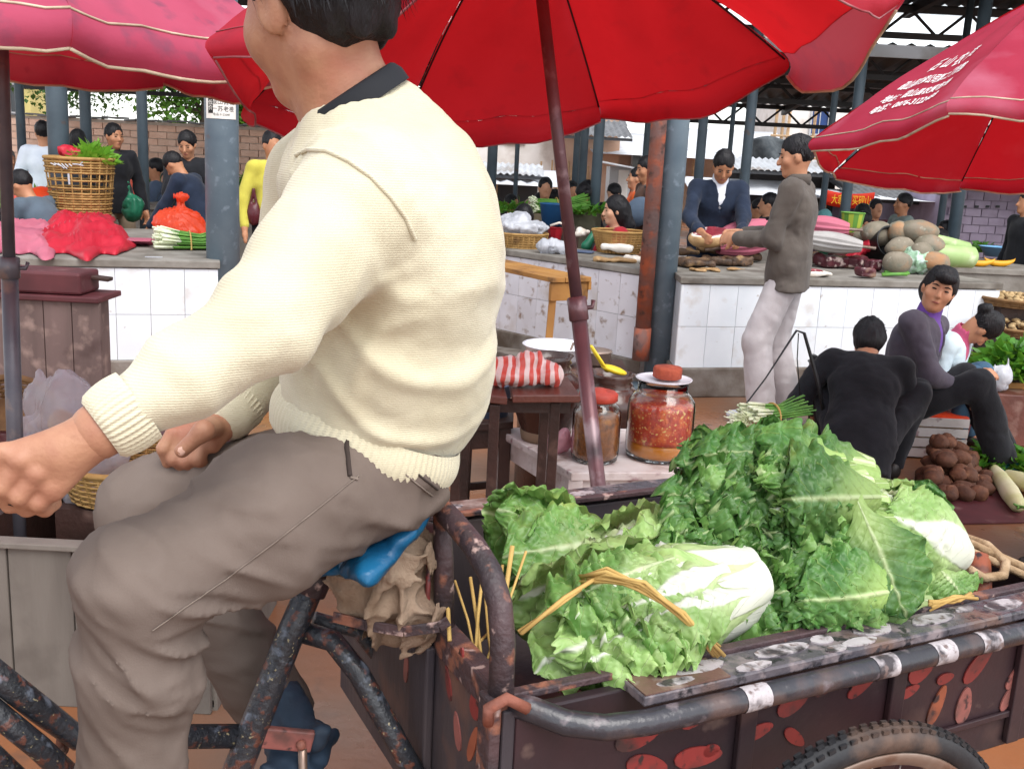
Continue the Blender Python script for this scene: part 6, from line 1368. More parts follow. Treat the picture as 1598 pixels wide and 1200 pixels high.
M['dark_wood'] = mat('dark_stool_wood', '#46302a', '#33241f', sc=8, rough=.5, bump=.25, dirt=[('#6a5148', 9, .6, .75)])
M['brown_wood'] = mat('red_brown_table', '#6d4238', '#57332c', sc=7, rough=.35, bump=.25, stretch=(1, .25, 1), dirt=[('#8c7168', 6, .6, .76)])
M['chest_wood'] = mat('weathered_chest_board', '#75605c', '#5d4c48', sc=7, rough=.7, bump=.35, bsc=30, stretch=(1, 1, .12), dirt=[('#917a72', 12, .54, .7), ('#4a3634', 5, .6, .75)])
M['maroon'] = mat('maroon_lacquer', '#5c2c30', '#4a2226', sc=7, rough=.5, dirt=[('#7a5a58', 8, .6, .75)])
M['grey_plank'] = mat('grey_weathered_plank', '#746d66', '#625b55', sc=9, rough=.8, bump=.4, bsc=30, stretch=(1, 1, .15), dirt=[('#5d5650', 5, .57, .74)], rand=.07)
M['clay'] = mat('glazed_clay', '#4a3028', '#33221e', sc=8, rough=.25, bump=.2, dirt=[('#7a5a48', 6, .6, .75)], coat=.4)
M['clay_foot'] = mat('bare_clay', '#7b6450', '#67523f', sc=9, rough=.8)
M['enamel'] = mat('white_enamel', '#e4e2ea', rough=.12, coat=.5); M['enamel_rim'] = mat('blue_rim', '#4a4f78', rough=.3)
M['yellow_plastic'] = mat('yellow_plastic', '#dcc02a', rough=.35); M['red_plastic'] = mat('red_plastic', '#a3222c', '#8f1b26', sc=5, rough=.35); M['red_lid'] = mat('faded_red_lid', '#bf4a3a', '#ab3f31', sc=12, rough=.5, bump=.2)
M['blue_plastic'] = mat('blue_bucket_plastic', '#2a5f92', '#23527f', sc=5, rough=.4); M['blue_pale'] = mat('pale_blue_plastic', '#7fb4dc', rough=.4); M['slate_plastic'] = mat('slate_blue_plastic', '#55617a', rough=.45)
M['black_plastic'] = mat('black_plastic', '#1d1f20', '#2b2c2e', sc=7, rough=.45); M['green_plastic'] = mat('green_plastic_bag', '#2f7f60', '#256b50', sc=7, rough=.35, trans=.2, bump=.4, bsc=18)
M['chili'] = mat('chili_pickle', '#d0421f', '#b5301a', sc=40, rough=.3, dirt=[('#e06a30', 30, .5, .62), ('#f0cc78', 95, .605, .635)], bump=.5, bsc=90)
M['brine'] = mat('orange_brine', '#dc8a2c', '#cf7a20', sc=5, rough=.15); M['pickle'] = mat('brown_pickle', '#a8642c', '#7d4820', sc=34, rough=.35, dirt=[('#b5752e', 26, .56, .66), ('#4a2614', 16, .58, .7)], bump=.5, bsc=70)
M['chili_cake'] = mat('chili_paste_cake', '#a04a32', '#86392a', sc=26, rough=.8, bump=.5, bsc=80)
M['glass'] = glass_mat('jar_glass', (.97, 1, .99), .03); M['ginger'] = mat('ginger_root', '#b59a70', '#8f7650', sc=26, rough=.75, rand=.2)
M['silver'] = mat('silver_grey_cloth', '#a9a5a2', '#96918f', sc=5, rough=.5); M['yg_plastic'] = mat('lime_woven_plastic', '#9fae3c', rough=.5); M['g_plastic'] = mat('green_woven_plastic', '#5f8f3a', rough=.5)
M['stripe_red'] = mat('red_striped_film', '#d8402e', '#c8362a', sc=9, rough=.35, trans=.25, bump=.4, bsc=20)
rg = random.Random(21)
def things_at(name, label, cat, loc, group=None): return thing(name, label, cat, tuple(loc), group)
def basket(name, label, c, r0, r1, h, rows, n=26, m='wicker', gap=None, cat='basket', th=.007, group='baskets at the stalls', sx=1, tilt=None):
    t = thing(name, label, cat, tuple(c), group); c = Vector(c); b = MB(); T = tilt.to_3x3() if tilt is not None else Matrix.Identity(3)
    for j in range(rows):
        s_ = (j + .5) / rows
        if gap and gap[0] < s_ < gap[1] and j % 3: continue
        r = r0 + (r1 - r0) * s_; k = n * 2; pts = []
        for i in range(k + 1):
            a = 2 * math.pi * i / k; rr = r + (.45 * th if (i + j) % 2 else -.45 * th) * (1.5 if i % 2 else 0); pts.append(c + T @ V(rr * math.cos(a) * sx, rr * math.sin(a), h * s_ + rg.uniform(-.0008, .0008)))
        b.tube(pts, th * .62 if not gap else th * .8, 5, caps=False, flat=None)
    t_w = b.obj('weave', M[m], t, smooth=True); tag(t_w, kind='stuff')
    b = MB()
    for i in range(n):
        a = 2 * math.pi * i / n; b.tube([c + T @ V(r0 * math.cos(a) * sx, r0 * math.sin(a), 0), c + T @ V(r1 * math.cos(a) * sx, r1 * math.sin(a), h)], th * .6, 5)
    tag(b.obj('stakes', M[m], t, smooth=True), kind='stuff')
    b = MB(); b.tube([c + T @ V(r1 * math.cos(a) * sx, r1 * math.sin(a), h) for a in [2 * math.pi * i / 40 for i in range(41)]], th * 1.4, 7, caps=False); b.obj('rim', M[m], t, smooth=True)
    b = MB(); b.lathe([(.001, .004), (r0, .004)], (0, 0, 0), 24, sx=sx); b.v = [c + T @ v for v in b.v]; b.f = b.f[:-1]; b.obj('base', M[m], t)
    return t
def sdf_thing(name, label, cat, s, res, m, disp=None, group=None):
    o = s.obj(name, res, M[m] if isinstance(m, str) else m, disp=disp); return tag(o, label, cat, group)
def leaf_heap(name, label, cat, c, r, n, m, L=.12, Wd=.016, group=None, seed=1, up=.5, kind=None):
    rg2 = random.Random(seed); v, f = [], []
    for k in range(n):
        a, q = rg2.uniform(0, 6.28), rg2.random() ** .6; p = Vector(c) + V(r[0] * q * math.cos(a), r[1] * q * math.sin(a), r[2] * (1 - q * q) * rg2.random())
        d = V(math.cos(a) * q + rg2.gauss(0, .5), math.sin(a) * q + rg2.gauss(0, .5), up * rg2.random()).normalized() * L * rg2.uniform(.6, 1.2); sd_ = d.cross(V(rg2.gauss(0, 1), rg2.gauss(0, 1), 1)).normalized() * Wd * rg2.uniform(.6, 1.3); i = len(v)
        v += [p, p + d * .5 + sd_ + V(0, 0, .01), p + d, p + d * .5 - sd_ + V(0, 0, .01)]; f.append((i, i + 1, i + 2, i + 3))
    o = link(name, mk_mesh(name, v, f, M[m], True)); return tag(o, label, cat, group, kind)
def on(px, py, z): return G(px, py, z)
# ---- left counter
c = on(128, 342, .8); s_ = c.y / FPX
tb = basket('open_basket', 'tall openwork wicker basket with a knotted white strip, on the left counter', c, 41 * s_, 50 * s_, 92 * s_, 24, 22, 'wicker', gap=(.45, .8), th=.011)
b = MB()
for k in range(9): a = V(c.x - .12 + .03 * k, c.y - 50 * s_ - .005, c.z + 84 * s_); b.tube([a, a + V(rg.uniform(.02, .07), -.004, rg.uniform(-.06, .05))], .005, 5)
b.tube([V(c.x + .02, c.y - 50 * s_, c.z + 70 * s_), V(c.x + .025, c.y - 50 * s_, c.z + 54 * s_)], .009, 5); b.obj('white_strip', M['white_film'], tb)
leaf_heap('celery_leaves', 'bright green leafy stems standing in the tall openwork basket', 'greens', c + V(.11, 0, 84 * s_), (.13, .13, .12), 420, 'greens_light', .13, .022, seed=3, up=1.2)
s = SDF(.03); s.ell(c + V(-.06, -.05, 100 * s_), (.09, .08, .07)); s.ell(c + V(0, -.07, 95 * s_), (.08, .06, .05)); sdf_thing('plastic_bag', 'crumpled red bag stuffed in the top of the tall basket', 'plastic bag', s, .012, 'red_sheet', creases(.018, 10, 3))
c = on(120, 392, .8)
def cloth_sheet(label, poly, z, h, m, seed, name='cloth', nu=70, nv=46, group=None, sc=8, hang=0):
    """rumpled sheet over the quadrilateral poly (photo points measured on the counter), lying at height z"""
    A, B, Cc, D = [G(px, py, z) for px, py in poly]; nn = np.zeros((nu, nv, 3))
    u, v = np.meshgrid(np.linspace(0, 1, nu), np.linspace(0, 1, nv), indexing='ij')
    wob = lambda q, k: .07 * np.sin(q * 7 + k) + .04 * np.sin(q * 17 + 2 * k)
    uu = u + (wob(v, seed) * (1 - 2 * np.minimum(u, .5) ) * (u < .5) + wob(v, seed + 3) * (2 * np.maximum(u, .5) - 1) * (u > .5)); vv = v + wob(u, seed + 5) * np.abs(2 * v - 1)
    X = np.array(A)[None, None] * ((1 - uu) * (1 - vv))[..., None] + np.array(B)[None, None] * (uu * (1 - vv))[..., None] + np.array(Cc)[None, None] * (uu * vv)[..., None] + np.array(D)[None, None] * ((1 - uu) * vv)[..., None]
    p = X.reshape(-1, 3); w = p + .06 * np.stack([vnoise(p, 5, seed + k) for k in (1, 2, 3)], 1)
    env = (np.clip(np.minimum(np.minimum(u, 1 - u), np.minimum(v, 1 - v)) * 4, 0, 1) ** .6).ravel()
    hz = .55 + .35 * vnoise(w, 4, seed + 8) + .6 * (1 - 2 * np.abs(vnoise(w * np.array((1, .6, 1)), sc, seed + 4))) + .12 * (1 - 2 * np.abs(vnoise(w, sc * 2.3, seed + 5)))
    p[:, 2] = z + .006 + h * env * np.clip(hz, .02, 2) + .01 * np.abs(vnoise(w, 14, seed + 6))
    o = link(name, sheet_mesh(name, p.reshape(nu, nv, 3), np.stack([u, v], -1), M[m])); md = o.modifiers.new('thick', 'SOLIDIFY'); md.thickness = .003
    return tag(o, label, 'cloth', group)
cloth_sheet('faded pink cloth left of the bright red one on the counter', [(-30, 400), (85, 402), (95, 352), (-20, 350)], .8, .07, 'pink_sheet', 12, sc=6)
cloth_sheet('rumpled bright red plastic cloth lying on the left counter', [(62, 398), (212, 402), (180, 345), (72, 338)], .8, .10, 'red_sheet', 9, sc=6)
b = MB()
for k in range(4): q = on(205, 382 - k * 1.5, .8 + .012 * k); b.box(q + V(0, .1, .006), (.24 - .02 * k, .2, .008), Matrix.Rotation(.1 * k, 3, 'Z'))
tag(b.obj('folded_cloth', M['pink_sheet'], bevel=.003), 'flat folded pink cloth between the red cloth and the orange bag', 'cloth')
c = on(270, 384, .8); s = SDF(.05); s.ell(c + V(0, .12, .13), (.18, .17, .14)); s.ell(c + V(.05, .1, .07), (.17, .16, .09)); s.cap(c + V(.02, .1, .24), c + V(.03, .1, .31), .03, .04); s.ell(c + V(.03, .1, .325), (.055, .04, .02)); s.plane((0, 0, .802), (0, 0, -1))
sdf_thing('plastic_bag', 'knotted orange red bag bulging behind the scallions', 'plastic bag', s, .009, 'orange_film', pleats(c, 22, .016, .8, 1.08, creases(.008, 9, 14)))
def scallions(label, p0, p1, n, rr, group='scallion bundles', tie=.45, seed=1, wf=.35):
    t = thing('scallion_bundle', label, 'scallions', tuple(p0), group); a, e = Vector(p0), Vector(p1); d = (e - a); L = d.length; d.normalize(); x = d.cross(V(0, 0, 1)).normalized(); z = x.cross(d); r2 = random.Random(seed); w, g = MB(), MB()
    for k in range(n):
        q, th = math.sqrt(r2.random()) * rr, r2.uniform(0, 6.28); o = x * q * math.cos(th) * 1.35 + z * q * abs(math.sin(th)) * 1.5; j = r2.uniform(-.03, .03); sp = 1.0 + .5
        m = a + d * (L * wf + j) + o; w.tube([a + d * j + o * 1.25 , m], [r2.uniform(.005, .008), .005], 5)
        g.tube([m, a + d * L * .6 + o * .8, a + d * (L + j) + o * 1.3 + V(0, 0, r2.uniform(-.01, .01))], [.005, .0055, .004], 4)
    tag(w.obj('stems', M['scallion_white'], t, smooth=True), kind='stuff'); tag(g.obj('tops', M['scallion_green'], t, smooth=True), kind='stuff')
    MB().tube([a + d * L * tie + (x * math.cos(k) * 1.25 + z * (abs(math.sin(k)) * 1.5 if math.sin(k) > 0 else -.02)) * rr for k in [2 * math.pi * i / 20 for i in range(21)]], .005, 5).obj('tie', M['straw'], t)
    return t
q0, q1 = on(242, 390, .8), on(345, 392, .8); scallions('tied bundle of scallions lying against the orange bag, white ends left', q0 + V(0, .04, .01), q1 + V(.02, .1, .01), 120, .075, seed=4, wf=.25)
b = MB(); p_ = on(240, 402, .8); b.box(p_ + V(0, 0, .003), (.1, .02, .004), Matrix.Rotation(.3, 3, 'Z')); tag(b.obj('paper_scrap', M['white_film']), 'white paper scrap at the front of the left counter', 'paper')
for (px, py, z, r, n, m, lb) in [(30, 322, .8, (.5, .35, .10), 500, 'greens_light', 'heap of bright greens on the back counter by the grey haired person'), (50, 300, .8, (.3, .3, .12), 300, 'greens', 'heap of darker greens beyond the bright heap'), (262, 300, .8, (.45, .25, .16), 420, 'greens', 'pile of green vegetables between the slim post and the woman in black'), (392, 300, .8, (.4, .3, .2), 420, 'greens_light', 'pile of greens behind the yellow cardigan')]:
    leaf_heap('greens', lb, 'greens', on(px, py, z), r, n, m, .2, .03, 'heaps of greens on the far counters', seed=px)
s = SDF(.05); q = on(62, 335, .8); s.ell(q + V(0, 0, .1), (.25, .2, .14)); s.ell(q + V(.1, 0, .05), (.2, .2, .1)); s.plane((0, 0, .80), (0, 0, -1)); sdf_thing('plastic_bag', 'orange red plastic sack at the left of the tall basket', 'plastic bag', s, .014, 'orange_film', folds(.016, 7, 5, (1, 1, .7)))
s = SDF(.05); q = P(204, 290, 11.2); s.cap(q + V(0, 0, .25), q - V(0, 0, .2), .07, .2); sdf_thing('plastic_bag', 'tall orange sack behind the man in the black jacket', 'plastic bag', s, .016, 'orange_film', folds(.018, 6, 6, (1, 1, .7)))
s = SDF(.03); q = P(207, 325, 9.3); s.ell(q, (.1, .07, .13)); s.cap(q + V(-.02, 0, .1), q + V(-.03, 0, .22), .03, .02); sdf_thing('plastic_bag', 'green shopping bag in the hand of the man in the black jacket', 'plastic bag', s, .012, 'green_plastic', creases(.012, 10, 7))
s = SDF(.02); q = P(396, 335, 8.45); s.ell(q, (.06, .05, .09)); s.cap(q + V(-.03, 0, .07), q + V(0, 0, .2), .012, .01); s.cap(q + V(.03, 0, .07), q + V(0, 0, .2), .012, .01); sdf_thing('handbag', 'maroon handbag hanging beside the yellow cardigan', 'bag', s, .010, mat('maroon_leather', '#4f1820', rough=.35), None)
# ---- chest, baskets, bag and plank box at the left
t = thing('wooden_chest', 'weathered brown wooden chest with a maroon tray lid, at the left', 'chest', tuple(P(60, 640, 4.6)))
x0, x1, yf = P(-60, 550, 4.6).x, P(160, 550, 4.6).x, 4.6; zt = P(90, 470, 4.6).z; xm = (x0 + x1) / 2
nb = 5; w_ = (x1 - x0) / nb
for k in range(nb): MB().box((x0 + w_ * (k + .5), yf + rg.uniform(-.003, .003), zt / 2), (w_ - .004, .022, zt)).obj('plank', M['chest_wood'], t, bevel=.003)
MB().box((xm - .03, yf + .13, zt / 2), (x1 - x0 - .06, .22, zt - .004)).obj('body', M['chest_wood'], t)
MB().box((xm - .02, yf + .11, zt + .014), (x1 - x0 + .04, .28, .026)).obj('top_board', M['maroon'], t, bevel=.005)
MB().box((xm - .06, yf + .11, zt + .08), (x1 - x0 - .06, .22, .10)).obj('tray', M['maroon'], t, bevel=.012)
o = MB().box(P(148, 433, 4.75), (.15, .06, .018), Matrix.Rotation(.08, 3, 'Y')).obj('cleaver_block', M['dark_wood'], bevel=.004); tag(o, 'small dark board lying on the maroon tray lid', 'board')
s = SDF(.02); s.ell(P(95, 434, 4.8), (.09, .05, .014)); s.ell(P(110, 432, 4.8), (.03, .03, .018)); sdf_thing('plastic_bag', 'thin white and green bag lying flat on the chest', 'plastic bag', s, .008, 'white_film', folds(.006, 18, 2, (1, 1, 1)))
t = thing('plank_box', 'low grey plank box at the lower left behind the rider', 'box', (-1.2, 2.5, 0)); yb = 2.5; e0, e1 = P(-60, 970, yb).x, P(330, 970, yb).x
for k, (a, e) in enumerate(((e0, P(20, 970, yb).x), (P(20, 970, yb).x, P(119, 970, yb).x), (P(119, 970, yb).x, P(215, 970, yb).x), (P(215, 970, yb).x, e1))): MB().box(((a + e) / 2, yb + rg.uniform(-.004, .004), .225), (e - a - .004, .02, .45)).obj('plank', M['grey_plank'], t, bevel=.003)
MB().box(((e0 + e1) / 2, yb, .458), (e1 - e0 + .03, .05, .016)).obj('rim_board', M['grey_plank'], t, bevel=.003)
MB().box(((e0 + e1) / 2, yb + .7, .225), (e1 - e0, .02, .45)).obj('back_board', M['dark_wood'], t); MB().box((e0, yb + .35, .225), (.02, .68, .45)).obj('side_board', M['dark_wood'], t); MB().box((e1, yb + .35, .225), (.02, .68, .45)).obj('side_board', M['grey_plank'], t); MB().box(((e0 + e1) / 2, yb + .35, .02), (e1 - e0, .68, .02)).obj('bottom', M['dark_wood'], t)
t = thing('low_table', 'dark red low table with an iron frame behind the plank box', 'table', (-1.35, 3.35, 0)); MB().box((-1.45, 3.5, .50), (1.0, .42, .03)).obj('tabletop', M['maroon'], t, bevel=.004); MB().box((-1.45, 3.5, .42), (.95, .38, .05)).obj('apron', M['dark_wood'], t)
for dx in (-.42, .42):
    for dy in (-.17, .17): MB().box((-1.45 + dx, 3.5 + dy, .24), (.04, .04, .48)).obj('leg', M['dark_wood'], t)
c = P(205, 768, 3.0); basket('round_basket', 'round wicker basket beside the hand resting on the knee', V(c.x, c.y, c.z), .17, .2, .11, 13, 30, 'wicker', th=.007)
o = MB().box((c.x, c.y, c.z / 2 - .005), (.34, .3, c.z - .01)).obj('wooden_crate', M['dark_wood']); tag(o, 'dark wooden crate under the round wicker basket', 'crate')
c = P(8, 690, 3.3); basket('winnowing_basket', 'shallow brown wicker tray tilted up at the left edge', c, .17, .21, .07, 9, 34, 'wicker_dark', th=.008, tilt=Matrix.Rotation(R(50), 3, 'X'))
o = MB().box((c.x, c.y + .15, c.z / 2 - .06), (.36, .3, max(.1, c.z - .12))).obj('wooden_crate', M['maroon']); tag(o, 'maroon crate supporting the tilted wicker tray', 'crate')
s = SDF(.06)
for (px, py, Y, r) in [(110, 650, 3.1, (.13, .1, .13)), (90, 625, 3.12, (.09, .08, .1)), (140, 700, 3.0, (.14, .1, .12)), (130, 770, 2.95, (.08, .07, .12)), (175, 640, 3.1, (.07, .08, .08)), (150, 820, 2.9, (.03, .04, .06)), (60, 690, 3.05, (.07, .07, .1))]: s.ell(P(px, py, Y), r)
sdf_thing('plastic_bag', 'cloudy clear plastic bag hanging behind the gripping hand', 'plastic bag', s, .008, 'clear_film', creases(.024, 7, 17, (1, 1, .5)))
s = SDF(.03)
for (px, py, r) in [(105, 690, .05), (130, 670, .05), (140, 705, .055), (95, 660, .045)]: s.ell(P(px, py, 3.1), (r, .05, r))
sdf_thing('bread_rolls', 'pale brown bread rolls inside the clear plastic bag', 'bread', s, .009, 'rind', folds(.006, 10, 2))
# ---- stools, tables and pickle jars
def stool(label, name, top4, z, m, legs=True, th=.03, rung=True, leg=.04, cat='stool', mtop=None, inset_=.03, planks=1):
    cx, cy = sum(p[0] for p in top4) / 4, sum(p[1] for p in top4) / 4; t = thing(name, label, cat, (cx, cy, 0)); T = [Vector((p[0], p[1], 0)) for p in top4]
    for k in range(planks):
        a0, a1 = k / planks + (.004 if k else 0), (k + 1) / planks - (.004 if k < planks - 1 else 0)
        q = [T[0].lerp(T[3], a0), T[1].lerp(T[2], a0), T[1].lerp(T[2], a1), T[0].lerp(T[3], a1)]; b = MB(); poly_prism(b, [(p.x, p.y) for p in q], z - th, z); b.obj('plank' if planks > 1 else 'seat', mtop or m, t, bevel=.004)
    b = MB(); ins = inset([(p.x, p.y) for p in T], inset_)
    for i in range(4): b = MB(); p, q = ins[i], ins[(i + 1) % 4]; b.beam((p[0], p[1], z - th - .04), (q[0], q[1], z - th - .04), .018, .075); b.obj('apron', m, t, bevel=.002)
    for p in ins: b = MB(); d = (Vector((p[0], p[1], 0)) - V(cx, cy, 0)) * .08; b.beam(V(p[0], p[1], 0) + d, V(p[0], p[1], z - th), leg, leg, up=(0, 1, 0)); b.obj('leg', m, t, bevel=.003)
    if rung:
        for i in range(4): p, q = ins[i], ins[(i + 1) % 4]; b = MB(); b.beam((p[0], p[1], z * .33), (q[0], q[1], z * .33), .016, .03); b.obj('rung', m, t)
    return t
stool('white scuffed wooden bench carrying the pickle jars', 'bench', [(.22, 3.38), (.86, 3.5), (.72, 4.06), (-.06, 3.94)], .45, M['white_wood'], planks=3, cat='bench', leg=.05)
stool('dark brown square stool left of the white bench', 'stool', [tuple(P(712, 690, 3.75)[:2]), tuple(P(800, 680, 3.85)[:2]), (P(800, 680, 3.85).x, 4.15), (P(712, 690, 3.75).x, 4.05)], .5, M['dark_wood'], leg=.045)
tz = P(800, 606, 3.2).z; T_ = [(P(690, 600, 3.12).x, 3.12), (P(800, 618, 3.08).x, 3.06), (P(905, 612, 3.28).x, 3.2), (P(905, 612, 3.28).x - .1, 3.5), (P(690, 600, 3.12).x, 3.5)]
t = thing('small_table', 'red brown small table holding the red striped bag', 'table', (T_[1][0], 3.2, 0))
b = MB(); poly_prism(b, [T_[0], (P(792, 616, 3.06).x, 3.07), (P(780, 616, 3.3).x, 3.42), (T_[0][0], 3.42)], tz - .025, tz); b.obj('plank', M['brown_wood'], t, bevel=.004)
b = MB(); poly_prism(b, [(P(800, 616, 3.06).x, 3.09), (P(904, 612, 3.2).x, 3.14), (P(885, 612, 3.35).x, 3.42), (P(790, 616, 3.3).x, 3.42)], tz - .022, tz + .003); b.obj('plank', M['brown_wood'], t, bevel=.004)
MB().beam((T_[0][0], 3.12, tz - .045), (P(890, 612, 3.2).x, 3.18, tz - .045), .025, .04).obj('frame', M['dark_wood'], t)
for (px, Y) in ((772, 3.1), (866, 3.17), (715, 3.38), (850, 3.4)): q = P(px, 640, Y); MB().box((q.x, Y, (tz - .03) / 2), (.032, .032, tz - .03)).obj('leg', M['dark_wood'], t, bevel=.003)
s = SDF(.03); q = P(805, 575, 3.22); q.z = tz; s.ell(q + V(-.02, 0, .045), (.085, .08, .05)); s.ell(q + V(.10, .02, .045), (.06, .06, .048)); s.cap(q + V(.04, 0, .07), q + V(.06, 0, .095), .02, .026); s.cap(q + V(.0, 0, .08), q + V(.03, -.02, .095), .018, .018); s.plane((0, 0, tz + .004), (0, 0, -1))
bag = bpy.data.materials.new('striped_film'); bag.use_nodes = True; N_, L_ = bag.node_tree.nodes, bag.node_tree.links; b_ = N_['Principled BSDF']; tc_ = N_.new('ShaderNodeTexCoord'); wv = N_.new('ShaderNodeTexWave'); wv.bands_direction = 'X'; wv.inputs['Scale'].default_value = 11; wv.inputs['Distortion'].default_value = 3.2; wv.inputs['Detail'].default_value = 1; wv.inputs['Detail Scale'].default_value = 1.2
L_.new(tc_.outputs['Object'], wv.inputs[0]); cr = N_.new('ShaderNodeValToRGB'); cr.color_ramp.elements[0].position = .45; cr.color_ramp.elements[1].position = .55; cr.color_ramp.elements[0].color = (*col('#d4594e'), 1); cr.color_ramp.elements[1].color = (*col('#e6cfcb'), 1); L_.new(wv.outputs[0], cr.inputs[0]); L_.new(cr.outputs[0], b_.inputs['Base Color']); b_.inputs['Roughness'].default_value = .3
sdf_thing('plastic_bag', 'red and white striped plastic bag tied up on the small table', 'plastic bag', s, .005, bag, creases(.008, 14, 8, (1, 1, .5)))
def jar(label, c, r, h, neck, fills, lid=None, name='pickle_jar'):
    t = thing(name, label, 'jar', tuple(c), 'pickle jars on the white bench'); c = Vector(c)
    prof = [(r * .86, 0), (r * .96, .008), (r, .03), (r, h * .68), (r * .97, h * .76), (r * .84, h * .84), (neck, h * .88), (neck, h)]
    MB().lathe(prof + [(neck - .004, h), (neck - .004, h * .885), (r * .82, h * .835), (r * .95, h * .755), (r - .005, h * .68), (r - .005, .03), (r * .92, .012), (.001, .012)], c, 48).obj('glass', M['glass'], t, smooth=True)
    for (nm, m, z0, z1) in fills: MB().lathe([(.001, z0), ((r - .0065) * (.95 if z0 < .02 else 1), z0 + .001), (r - .0065, z0 + .02), (r - .0065, z1 - .006), (r - .012, z1), (.001, z1 + .002)], c, 48).obj(nm, M[m], t, smooth=True)
    return t
c = on(1026, 712, .45); rr = 54 * c.y / FPX; hh_ = 116 * c.y / FPX * 1.06
jb = jar('large glass jar of chopped red chili pickle under a white plate', c, rr, hh_, rr * .74, [('brine', 'brine', .013, .065), ('chili_pickle', 'chili', .066, hh_ * .72)])
t = thing('plate', 'white enamel plate covering the large chili jar', 'plate', tuple(c + V(0, 0, hh_))); MB().lathe([(.001, .004), (rr * .55, .004), (rr * .82, .012), (rr * .84, .016), (rr * .8, .014), (rr * .5, .009), (.001, .009)], c + V(0, 0, hh_), 40).obj('dish', M['enamel'], t, smooth=True)
o = MB().lathe([(.045, 0), (.052, .004), (.052, .034), (.048, .042), (.001, .046)], c + V(.012, .0, hh_ + .016), 36, wob=lambda a, z: .02 * math.sin(5 * a) + .015 * math.sin(11 * a + 40 * z)).obj('chili_cake', M['chili_cake'], smooth=True); tag(o, 'round brick red chili paste cake on the white plate', 'chili cake')
c2 = on(927, 717, .45); r2 = 39 * c2.y / FPX; h2 = 104 * c2.y / FPX * 1.04; js = jar('smaller glass jar of brown pickle with a red lid', c2, r2, h2, r2 * .7, [('pickle', 'pickle', .013, h2 * .7)])
MB().lathe([(r2 * .76, h2 - .02), (r2 * .8, h2 - .018), (r2 * .8, h2 + .006), (r2 * .72, h2 + .012), (r2 * .35, h2 + .013), (r2 * .3, h2 + .022), (.001, h2 + .024)], c2, 36, wob=lambda a, z: .012 * math.sin(24 * a)).obj('lid', M['red_lid'], js, smooth=True)
def pot(label, c, r, h, m='clay', rneck=.55, group='clay pickle pots'):
    t = thing('clay_pot', label, 'pot', tuple(c), group)
    MB().lathe([(r * .62, 0), (r * .66, h * .12), (r * .9, h * .4), (r, h * .58), (r * .93, h * .7), (r * rneck * 1.15, h * .8), (r * rneck, h * .83), (r * rneck * 1.06, h * .86), (r * rneck * .95, h * .89), (r * rneck * 1.06, h * .92), (r * rneck, h * .95), (r * rneck * 1.15, h), (r * rneck * 1.0, h), (r * rneck * .85, h * .9), (.001, h * .5)], c, 36).obj('body', M[m], t, smooth=True)
    MB().lathe([(r * .635, .0), (r * .66, h * .04), (r * .685, h * .12), (r * .64, h * .125)], c + V(0, 0, .001), 36).obj('foot', M['clay_foot'], t, smooth=True); return t
pc_ = V(P(850, 690, 3.82).x, 3.80, .45); pot('dark clay pot with a ribbed neck behind the red striped bag', pc_, .145, .33)
pc2 = V(P(952, 640, 4.05).x, 4.3, 0); 
stool('low stool under the clay pot with the yellow spoon', 'stool', [(pc2.x - .2, 4.12), (pc2.x + .2, 4.12), (pc2.x + .2, 4.48), (pc2.x - .2, 4.48)], .30, M['dark_wood'])
pot('brown clay pot holding a yellow spoon, behind the pickle jars', V(pc2.x + .02, 4.3, .30), .15, .32, rneck=.6)
t = thing('spoon', 'yellow plastic spoon stuck in the brown clay pot', 'spoon', (pc2.x, 4.3, .7)); MB().tube([P(922, 540, 4.22), P(940, 568, 4.24), P(948, 578, 4.25)], [.018, .02, .028], 8, flat=.4).obj('handle', M['yellow_plastic'], t, smooth=True); MB().ell(P(958, 577, 4.25), (.06, .04, .016), Matrix.Rotation(R(15), 3, 'Y'), 12).obj('bowl', M['yellow_plastic'], t, smooth=True)
q = P(868, 545, 4.55); t = thing('enamel_basin', 'wide white enamel basin behind the striped bag', 'basin', (q.x, q.y, q.z - .06), 'basins'); MB().lathe([(.09, 0), (.125, .03), (.145, .075), (.155, .08), (.152, .084), (.138, .076), (.115, .03), (.08, .008), (.001, .008)], V(q.x, q.y, q.z - .06), 40).obj('bowl', M['enamel'], t, smooth=True); MB().tube([P(885, 560, 4.45), P(895, 535, 4.45)], .006, 6).obj('ladle', M['rim_steel'], t)
o = MB().lathe([(.14, 0), (.16, .02), (.16, q.z - .1), (.13, q.z - .068)], V(q.x, q.y, 0), 28).obj('stove', M['clay'], smooth=True); tag(o, 'dark round stove under the enamel basin', 'stove')
q = P(928, 552, 4.9); o = MB().lathe([(.07, 0), (.08, .01), (.08, .06), (.086, .065), (.08, .07), (.02, .08)], V(q.x, q.y, q.z - .05), 28).obj('steel_pot', M['rim_steel'], smooth=True); tag(o, 'small steel pot behind the clay pot', 'pot')
o = MB().box((q.x, q.y, (q.z - .05) / 2), (.3, .3, q.z - .055)).obj('wooden_crate', M['dark_wood']); tag(o, 'dark crate under the small steel pot', 'crate')
q = P(757, 675, 3.9); o = MB().lathe([(.085, 0), (.1, .12), (.106, .13), (.1, .132), (.08, .01), (.001, .01)], V(q.x, 3.95, .5), 28).obj('plastic_tub', M['slate_plastic'], smooth=True); tag(o, 'slate blue tub standing on the dark stool', 'tub')
s = SDF(.02); q = on(868, 708, .45); s.ell(q + V(0, .02, .03), (.06, .05, .04)); s.ell(q + V(.02, .0, .06), (.04, .04, .03)); sdf_thing('plastic_bag', 'pinkish thin bag beside the small pickle jar', 'plastic bag', s, .006, mat('pink_film', '#d9a5b0', rough=.3, trans=.4), folds(.009, 18, 9, (1, 1, 1)))
